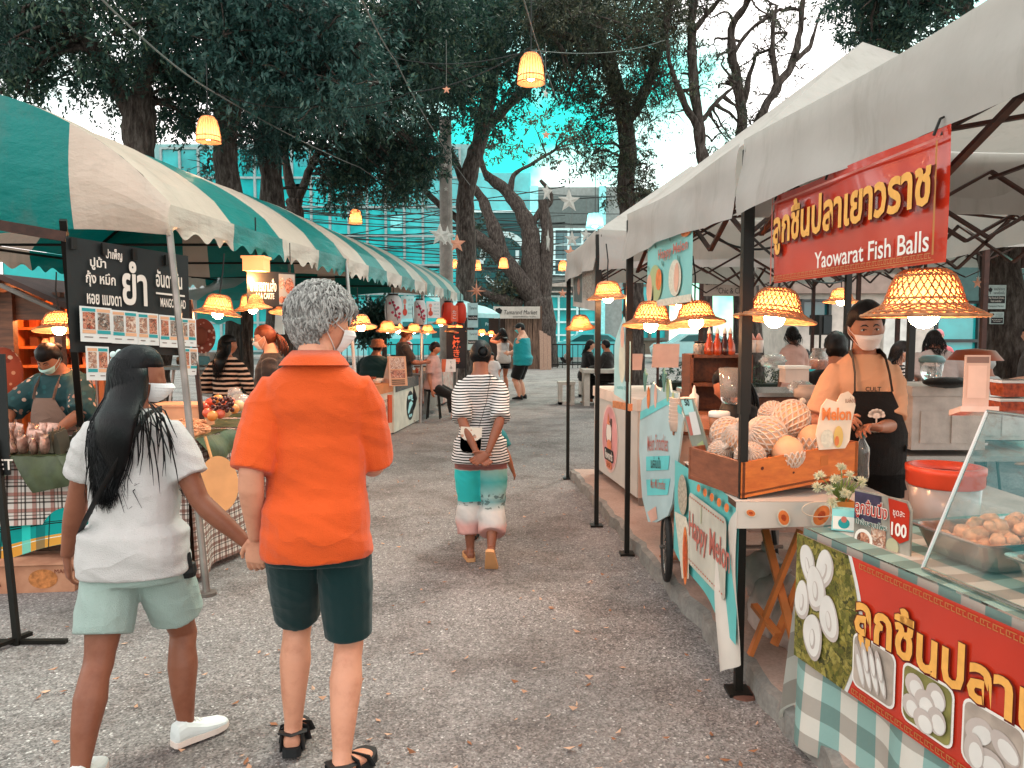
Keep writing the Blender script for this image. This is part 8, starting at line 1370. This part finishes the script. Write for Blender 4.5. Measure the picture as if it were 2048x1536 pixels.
mb=MB();c=A(1950,720,4.0);mb.lathe([(.005,.06),(.09,.05),(.13,0)],c,20,cap=False);solo('orange_bowl',mb,mat('bowl_orange','#8f3f1c',.5),'upturned orange brown bowl behind the slanted payment stand','bowl',smooth=True)
r=thing('mixer_jar','grey blender jar with a teal lid between the posts','blender',A(1862,765,4.9));c=A(1862,765,4.9);mb=MB();mb.lathe([(.055,0),(.07,.13),(.065,.13)],c,20);mb.build('jar',mat('jug_clear',(.86,.82,.8,1),.08,var=0,trans=.85),r,smooth=True);mb=MB();mb.lathe([(.075,.13),(.078,.15),(.06,.17),(.03,.175)],c,20);mb.build('lid',mat('lid_greyteal','#5f7a7c',.4),r,smooth=True)
c=A(1641,650,12);r=thing('loudspeaker','black loudspeaker on a thin stand before the white building','loudspeaker',(c.x,12,0));mb=MB();mb.box(c,(.24,.22,.31),R(20));mb.build('speaker_box',BLACK,r);mb=MB();M=Matrix.Rotation(R(20),3,'Z');mb.box(c+M@V((.03,-.115,0)),(.16,.02,.27),M=M);mb.build('grille',mat('grille','#2a3033',.6),r);mb=MB();mb.tube([(c.x,12,0),c-V((0,0,.15))],.018,8)
for k in range(3):a=2*PI*k/3;mb.tube([(c.x,12,.7),(c.x+.4*math.cos(a),12+.4*math.sin(a),.01)],.012,6)
mb.build('stand',BLACK,r)
r=thing('hedge','low flowering hedge in front of the white building','hedge',(5.2,14.5,0));mb=MB();mb.box((5.6,14.5,.3),(2.0,.5,.6));mb.build('stems',mat('hedge_dark','#1d231a',.9),r);leaves('leaves',[((4.7+.3*i,14.4,.55+.3*(i%2)),(.34,.34,.34),420)for i in range(8)],LEAF_B,r,.06,.5,77)
r=thing('hedge','dark clipped shrub behind the pinkish boards','hedge',(3.3,13.5,0));mb=MB();mb.box((3.2,13.5,.35),(1.2,.5,.7));mb.build('stems',mat('hedge_dark','#1d231a',.9),r);leaves('leaves',[((2.7+.25*i,13.4,.6+.2*(i%2)),(.32,.32,.32),380)for i in range(6)],LEAF_A,r,.06,.5,78)
for lab,x0_,x1_,y0_,y1_,kind in[('upper pale notice board with a black band nailed to the grey trunk',1972,2013,570,618,0),('lower smaller notice board with a black foot nailed to the grey trunk',1980,2008,624,648,1)]:
 p=A(x0_,y1_,9.15);fr=Fr(p,(1,0,0),(0,0,1));u,v=fr.uv(x1_,y0_);r=thing('notice_board',lab,'notice',p);mb=MB();fr.slab(mb,0,0,u,v,-.02,0);mb.build('board',mat('notice_pale','#a9b8b6',.5),r);mb=MB();fr.rect(mb,u*.06,v*(.24 if kind==0 else .05),u*.95,v*.54,.003);mb.build('black_band',BLKM,r);mb=MB();fr.ell(mb,u*.18,v*.80,u*.10,v*.09,.003,fn=lambda a:1+.1*math.sin(5*a));fr.rect(mb,u*.165,v*.62,u*.195,v*.76,.003);mb.build('tree_emblem',BLKM,r)
 text(fr,'งดนำอาหาร',u*.64,v*.84,v*.13,BLKM,r,width=u*.56);text(fr,'และเครื่องดื่ม',u*.64,v*.68,v*.13,BLKM,r,width=u*.56);text(fr,'No Foods & Drinks\nfrom outside !',u*.5,v*(.40 if kind==0 else .3),v*.22,WHT,r,width=u*.78,h=.006)
 if kind==0:text(fr,'Tamarind Market',u*.5,v*.12,v*.08,BLKM,r,width=u*.8)
p=A(1402,592,10.2);fr=Fr(p,(1,.05,0),(0,0,1));u,v=fr.uv(1512,552);r=thing('shop_banner','pale Tamarind Market Chic and Chill banner behind the melon stall','banner',p);mb=MB();mb.sheet(fr.p(0,0),fr.p(u,0),fr.p(u,v),fr.p(0,v),12,4,lambda a,b:.01*math.sin(a*9));mb.build('cloth',mat('banner_pale','#a89a90',.6),r);text(fr,'Tamarind Market',u*.45,v*.72,v*.34,BLKM,r,width=u*.92,h=.02);text(fr,'"Chic & Chill"',u*.55,v*.27,v*.30,BLKM,r,width=u*.55,h=.02)
# far end of the lane
TWIG=wood('twig','#4a3226','#8a6a56',3,(4,4,1));p0,p1=V((A(978,660,32).x,32.2,0)),V((A(1078,660,32).x,31.8,0));r=thing('twig_fence','tall brown twig fence carrying the Tamarind Market board','fence',p0);q=random.Random(10);mb=MB();n=130
for i in range(n):t_=(i+q.uniform(-.3,.3))/n;a=lerp(p0,p1,t_);h=2.12+q.uniform(-.05,.06);mb.tube([a+V((q.uniform(-.02,.02),-q.uniform(0,.05),0)),a+V((q.uniform(-.04,.04),-.02,h*.5)),a+V((q.uniform(-.03,.03),-q.uniform(0,.04),h))],[.016,.018,.012],5)
mb.build('twig_screen',TWIG,r);mb=MB();mb.box((p0+p1)/2+V((0,.05,1.05)),(2.1,.03,2.1));mb.build('backing',mat('twig_back','#2b1c14',.9),r);mb=MB();mb.box(p1+V((.05,0,1.3)),(.12,.12,2.6));mb.build('post',mat('post_brown','#5a4438',.8),r)
fr=Fr(A(988,637,31.5),(1,0,0),(0,0,1));u,v=fr.uv(1080,613);r=thing('market_sign','cream Tamarind Market board with a black tree emblem on top of the twig fence','sign',fr.o);mb=MB();fr.slab(mb,0,0,u,v,-.03,0);mb.build('board',mat('sign_cream','#b3aaa0',.6),r);text(fr,'Tamarind Market',u*.58,v*.52,v*.36,BLKM,r,width=u*.72,h=.01,shear=.2);text(fr,'tamarindmarket huahin',u*.66,v*.16,v*.14,BLKM,r,width=u*.5,h=.01);mb=MB();fr.ell(mb,u*.10,v*.62,u*.075,v*.26,.01,fn=lambda a:1+.12*math.sin(6*a));fr.rect(mb,u*.085,v*.12,u*.115,v*.5,.01);mb.build('tree_emblem',BLKM,r)
p0,p1=V((A(1080,660,31).x,31,0)),V((A(1104,660,31).x,31.2,0));r=thing('plank_screen','pale weathered plank screen leaning beside the twig fence','screen',p0);mb=MB()
for k in range(3):a,b=lerp(p0,p1,k/3),lerp(p0,p1,(k+.95)/3);mb.prism([a,b,b+V((-.02,.1,1.55-.1*k)),a+V((-.02,.1,1.6-.1*k))],(0,0,0),(0,.05,0))
mb.build('planks',wood('plank_pale','#8a6a58','#b5917c'),r)
def rail(label,x0,x1,y,h=1.0,n=14):
 r=thing('rail_fence',label,'fence',(x0,y,0));mb=MB()
 for z in(h,h*.15):mb.bar((x0,y,z),(x1,y,z),.05)
 mb.build('rail',BLACK,r);mb=MB()
 for i in range(n+1):x=x0+(x1-x0)*i/n;mb.bar((x,y,0),(x,y,h),.03)
 mb.build('balusters',BLACK,r)
rail('low black rail fence along the street right of the twig fence',1.7,5.6,32.5,1.0,18);rail('low black rail fence along the street behind the left stalls',-9.5,-1.2,32.5,1.0,36)
def vehicle(label,cat,name,x,y,Lh,prof_,wid,body,win,wheels,face=1,wins=()):
 r=thing(name,label,cat,(x,y,0));mb=MB();f=lambda px,pz,yy:V((x+face*px,yy,pz));mb.prism([f(a,b,y)for a,b in prof_],(0,-wid/2,0),(0,wid/2,0));mb.build('body',body,r)
 for wn in wins:mb=MB();mb.prism([f(a,b,y)for a,b in wn],(0,-wid/2-.02,0),(0,-wid/2-.005,0));mb.build('window',win,r)
 for a in wheels:mb=MB();mb.lathe([(.16,-.03),(.30,-.02),(.32,.05),(.32,.15),(.28,.2)],f(a,.32,y-wid/2+.1),20,M=Matrix.Rotation(PI/2,3,'X')@Matrix.Rotation(PI,3,'X'));wo_=mb.build('wheel',mat('tyre','#1c1a19',.7),r);mb=MB();mb.lathe([(.17,0),(.14,.03),(.02,.035)],f(a,.32,y-wid/2-.04),14,M=Matrix.Rotation(PI/2,3,'X'));mb.build('rim',STEELB,wo_)
 mb=MB();a=prof_[0];mb.box(f(prof_[0][0]+.08,.75,y-wid/2+.3),(.2,.3,.14));mb.build('headlight',WHT,r);return r
CARC=mat('car_cyan',(.10,.55,.58,1),.2,coat=.6,var=.05);CARW=mat('van_white','#bdb4ac',.25,coat=.4,var=.05)
SED=[(-2.2,.3),(2.1,.3),(2.2,.75),(2.0,.95),(1.3,1.02),(.7,1.42),(-.7,1.46),(-1.5,1.05),(-2.15,.95)]
vehicle('cyan saloon car parked beyond the black rail, right of the twig fence','car','parked_car',4.0,38,4.4,SED,1.7,CARC,GLASS_D,(-1.35,1.4),1,([(-1.2,1.06),(-.05,1.06),(-.05,1.38),(-.62,1.38)],[(.05,1.06),(1.05,1.06),(.62,1.36),(.05,1.38)]));vehicle('second pale cyan car behind the seated diners','car','parked_car',9.2,38.4,4.4,SED,1.7,mat('car_pale',(.35,.6,.6,1),.2,coat=.6,var=.05),GLASS_D,(-1.35,1.4),-1,([(-1.2,1.06),(-.05,1.06),(-.05,1.38),(-.62,1.38)],[(.05,1.06),(1.05,1.06),(.62,1.36),(.05,1.38)]))
VAN=[(-2.2,.3),(2.3,.3),(2.35,1.0),(1.9,1.2),(1.4,1.95),(-2.1,2.0),(-2.25,1.8)]
vehicle('white van with dark side windows beyond the loudspeaker','van','parked_van',10.6,27,4.6,VAN,1.8,CARW,GLASS_D,(-1.4,1.5),-1,([(-1.9,1.15),(-.75,1.15),(-.75,1.75),(-1.9,1.75)],[(-.6,1.15),(.4,1.15),(.4,1.75),(-.6,1.75)],[(.55,1.15),(1.6,1.15),(1.3,1.75),(.55,1.75)]))
TRK=[(-2.6,.45),(2.4,.45),(2.45,1.0),(1.9,1.15),(1.5,1.8),(.3,1.85),(.2,1.2),(-2.6,1.2)]
r=vehicle('bright cyan pickup truck with a round red and white badge behind the left counters','truck','pickup_truck',-4.2,37,5,TRK,1.8,mat('truck_cyan',(.04,.50,.52,1),.25,coat=.5,var=.05),GLASS_D,(-1.6,1.5),1,([(.45,1.25),(1.4,1.25),(1.2,1.7),(.45,1.7)],));fr=Fr(V((-4.9,36.06,.85)),(1,0,0),(0,0,1));mb=MB();fr.ell(mb,0,0,.26,.28,.01,0);fr.ell(mb,0,.04,.18,.18,.015,1);fr.ell(mb,.02,-.02,.13,.14,.02,0);mb.build('badge',[WHT,mat('badge_red','#b52a2a',.5)],r)
vehicle('pale cyan panel van behind the man in the bucket hat','van','parked_van',-6.8,37.6,5,[(-2.6,.4),(2.6,.4),(2.6,2.3),(-2.6,2.3)],1.9,mat('van_cyan',(.30,.66,.68,1),.4,var=.05),GLASS_D,(-1.6,1.6),1,([(1.6,1.4),(2.4,1.4),(2.4,2.0),(1.6,2.0)],))
q=random.Random(77);r=thing('shrub','dark teal broad leaved shrub behind the left stalls under the far canopy','shrub',(-2.9,17.5,0));mb=MB();mb.tube([(-2.9,17.5,0),(-2.9,17.5,1.6)],.06,8);mb.build('stem',BARK,r);leaves('leaves',[(A(q.uniform(720,800),q.uniform(600,668),17.5),(.32,.32,.28),260)for i in range(16)],LEAF_C,r,.13,.45,79)
r=thing('utility_pole','pale concrete utility pole with a dark strap beside the grey leaning trunk','pole',(A(893,600,20).x,20,0));mb=MB();c=A(893,600,20);mb.tube([(c.x,20,0),(c.x,20,7.0)],[.19,.15],14);mb.build('shaft',concrete('pole_concrete','#6f6862','#a39b93',3),r,smooth=True);mb=MB();mb.tube([(c.x,20,5.5),(c.x,20,5.56)],.172,14);mb.build('strap',BLACK,r)
STONE=concrete('stool_concrete','#a39a90','#c4bcb2',4)
def stool(label,px,py,d,s=(.34,.36,.46)):c=gp(px,py);r=thing('concrete_stool',label,'stool',c,'white concrete seats');mb=MB();mb.box(c+V((0,0,.03)),(s[0],s[1],.06));mb.box(c+V((-s[0]/2+.04,0,s[2]/2)),(.08,s[1],s[2]));mb.box(c+V((s[0]/2-.04,0,s[2]/2+.001)),(.08,s[1]-.01,s[2]));mb.box(c+V((0,0,s[2])),(s[0]+.03,s[1]+.03,.07));mb.build('seat',STONE,r)
stool('white concrete stool nearest the third tent post',1132,808,16);stool('white concrete stool under the woman in the long black dress',1172,793,17);stool('white concrete stool right of the picnic table',1212,792,17)
c=gp(1196,815);r=thing('picnic_table','white concrete picnic table beyond the third tent','table',c);mb=MB();mb.box(c+V((.25,.6,.74)),(1.1,.8,.08));mb.build('table_top',STONE,r)
for sx in(-.3,.6):mb=MB();mb.box(c+V((sx+.1,.6,.35)),(.12,.6,.70));mb.build('leg',STONE,r)
for lab,x,y,z in[('dark seat beneath the person seated opposite the black dress',2.05,16.6,.44),('small stool under the crouching woman with the ponytail',1.52,4.75,.50),('stool under the person seated beside the apron woman',2.42,5.75,.62),('chair under the person in the cyan shirt',4.42,11.6,.44),('chair under the person in the white top',5.0,11.6,.44),('chair under the woman with the long dark hair and white mask',3.95,7.9,.58),('chair under the bending child in teal',8.4,13.8,.53),('chair under the grey haired elder',4.75,7.7,.48),('chair under the person in the black jacket',5.35,9.4,.44),('stool under the man in the bucket hat',-2.16,12.0,.56),('stool under the seller behind the grey draped counter',-1.42,13.9,.54)]:
 r=thing('plastic_stool',lab,'stool',(x,y,0),'stools and chairs');b=.1 if(x<4.0 and x>.5 and y<8)else 0;mb=MB();mb.lathe([(.15,z-.03),(.17,z-.02),(.17,z),(.02,z)],(x,y,0),16);mb.build('seat',DARKGREY,r)
 for k in range(4):a=PI/4+k*PI/2;mb=MB();mb.tube([(x+.11*math.cos(a),y+.11*math.sin(a),z-.02),(x+.17*math.cos(a),y+.17*math.sin(a),b)],.014,6);mb.build('leg',BLACK,r)
for lab,x,y,w_ in[('dark table in front of the seated diners by the grey trunk',4.6,8.9,1.2),('orange table top with boxes under the dark green fascia',8.9,14.2,1.6)]:
 r=thing('dining_table',lab,'table',(x,y,0));mb=MB();mb.box((x,y,.74),(w_,.6,.04));mb.build('table_top',OL if x>6 else DARKGREY,r)
 for sx in(-1,1):mb=MB();mb.box((x+sx*w_*.42,y,.36),(.05,.5,.72));mb.build('leg',BLACK,r)
for lab,px,py,d,s,m_ in[('orange box on the table under the dark green fascia',1945,682,14.1,(.5,.3,.34),OL),('peach box left of the orange box on the far table',1915,684,14.1,(.3,.3,.28),SD)]:mb=MB();c=A(px,py,d);c.z=.76+s[2]/2;mb.box(c,s);mb.box(c+V((0,0,s[2]/2)),(s[0]+.03,s[1]+.03,.03));solo('stacked_box',mb,m_,lab,'box')
for a,b,lab in[((1480,505,5.6),(1820,470,6.2),'black cable sagging under the second tent'),((1500,470,3.6),(1690,560,6.5),'black lamp cable from the front post to the back lamp'),((1780,720,4.4),(1812,980,4.2),'pair of black cables hanging behind the apron woman'),((1400,455,4.2),(1600,470,4.6),'thin black cable along the truss of the second tent')]:cable(lab,[A(*a),A(*b)],.007,.10,CORD,'tent_cable','cables under the white tents')
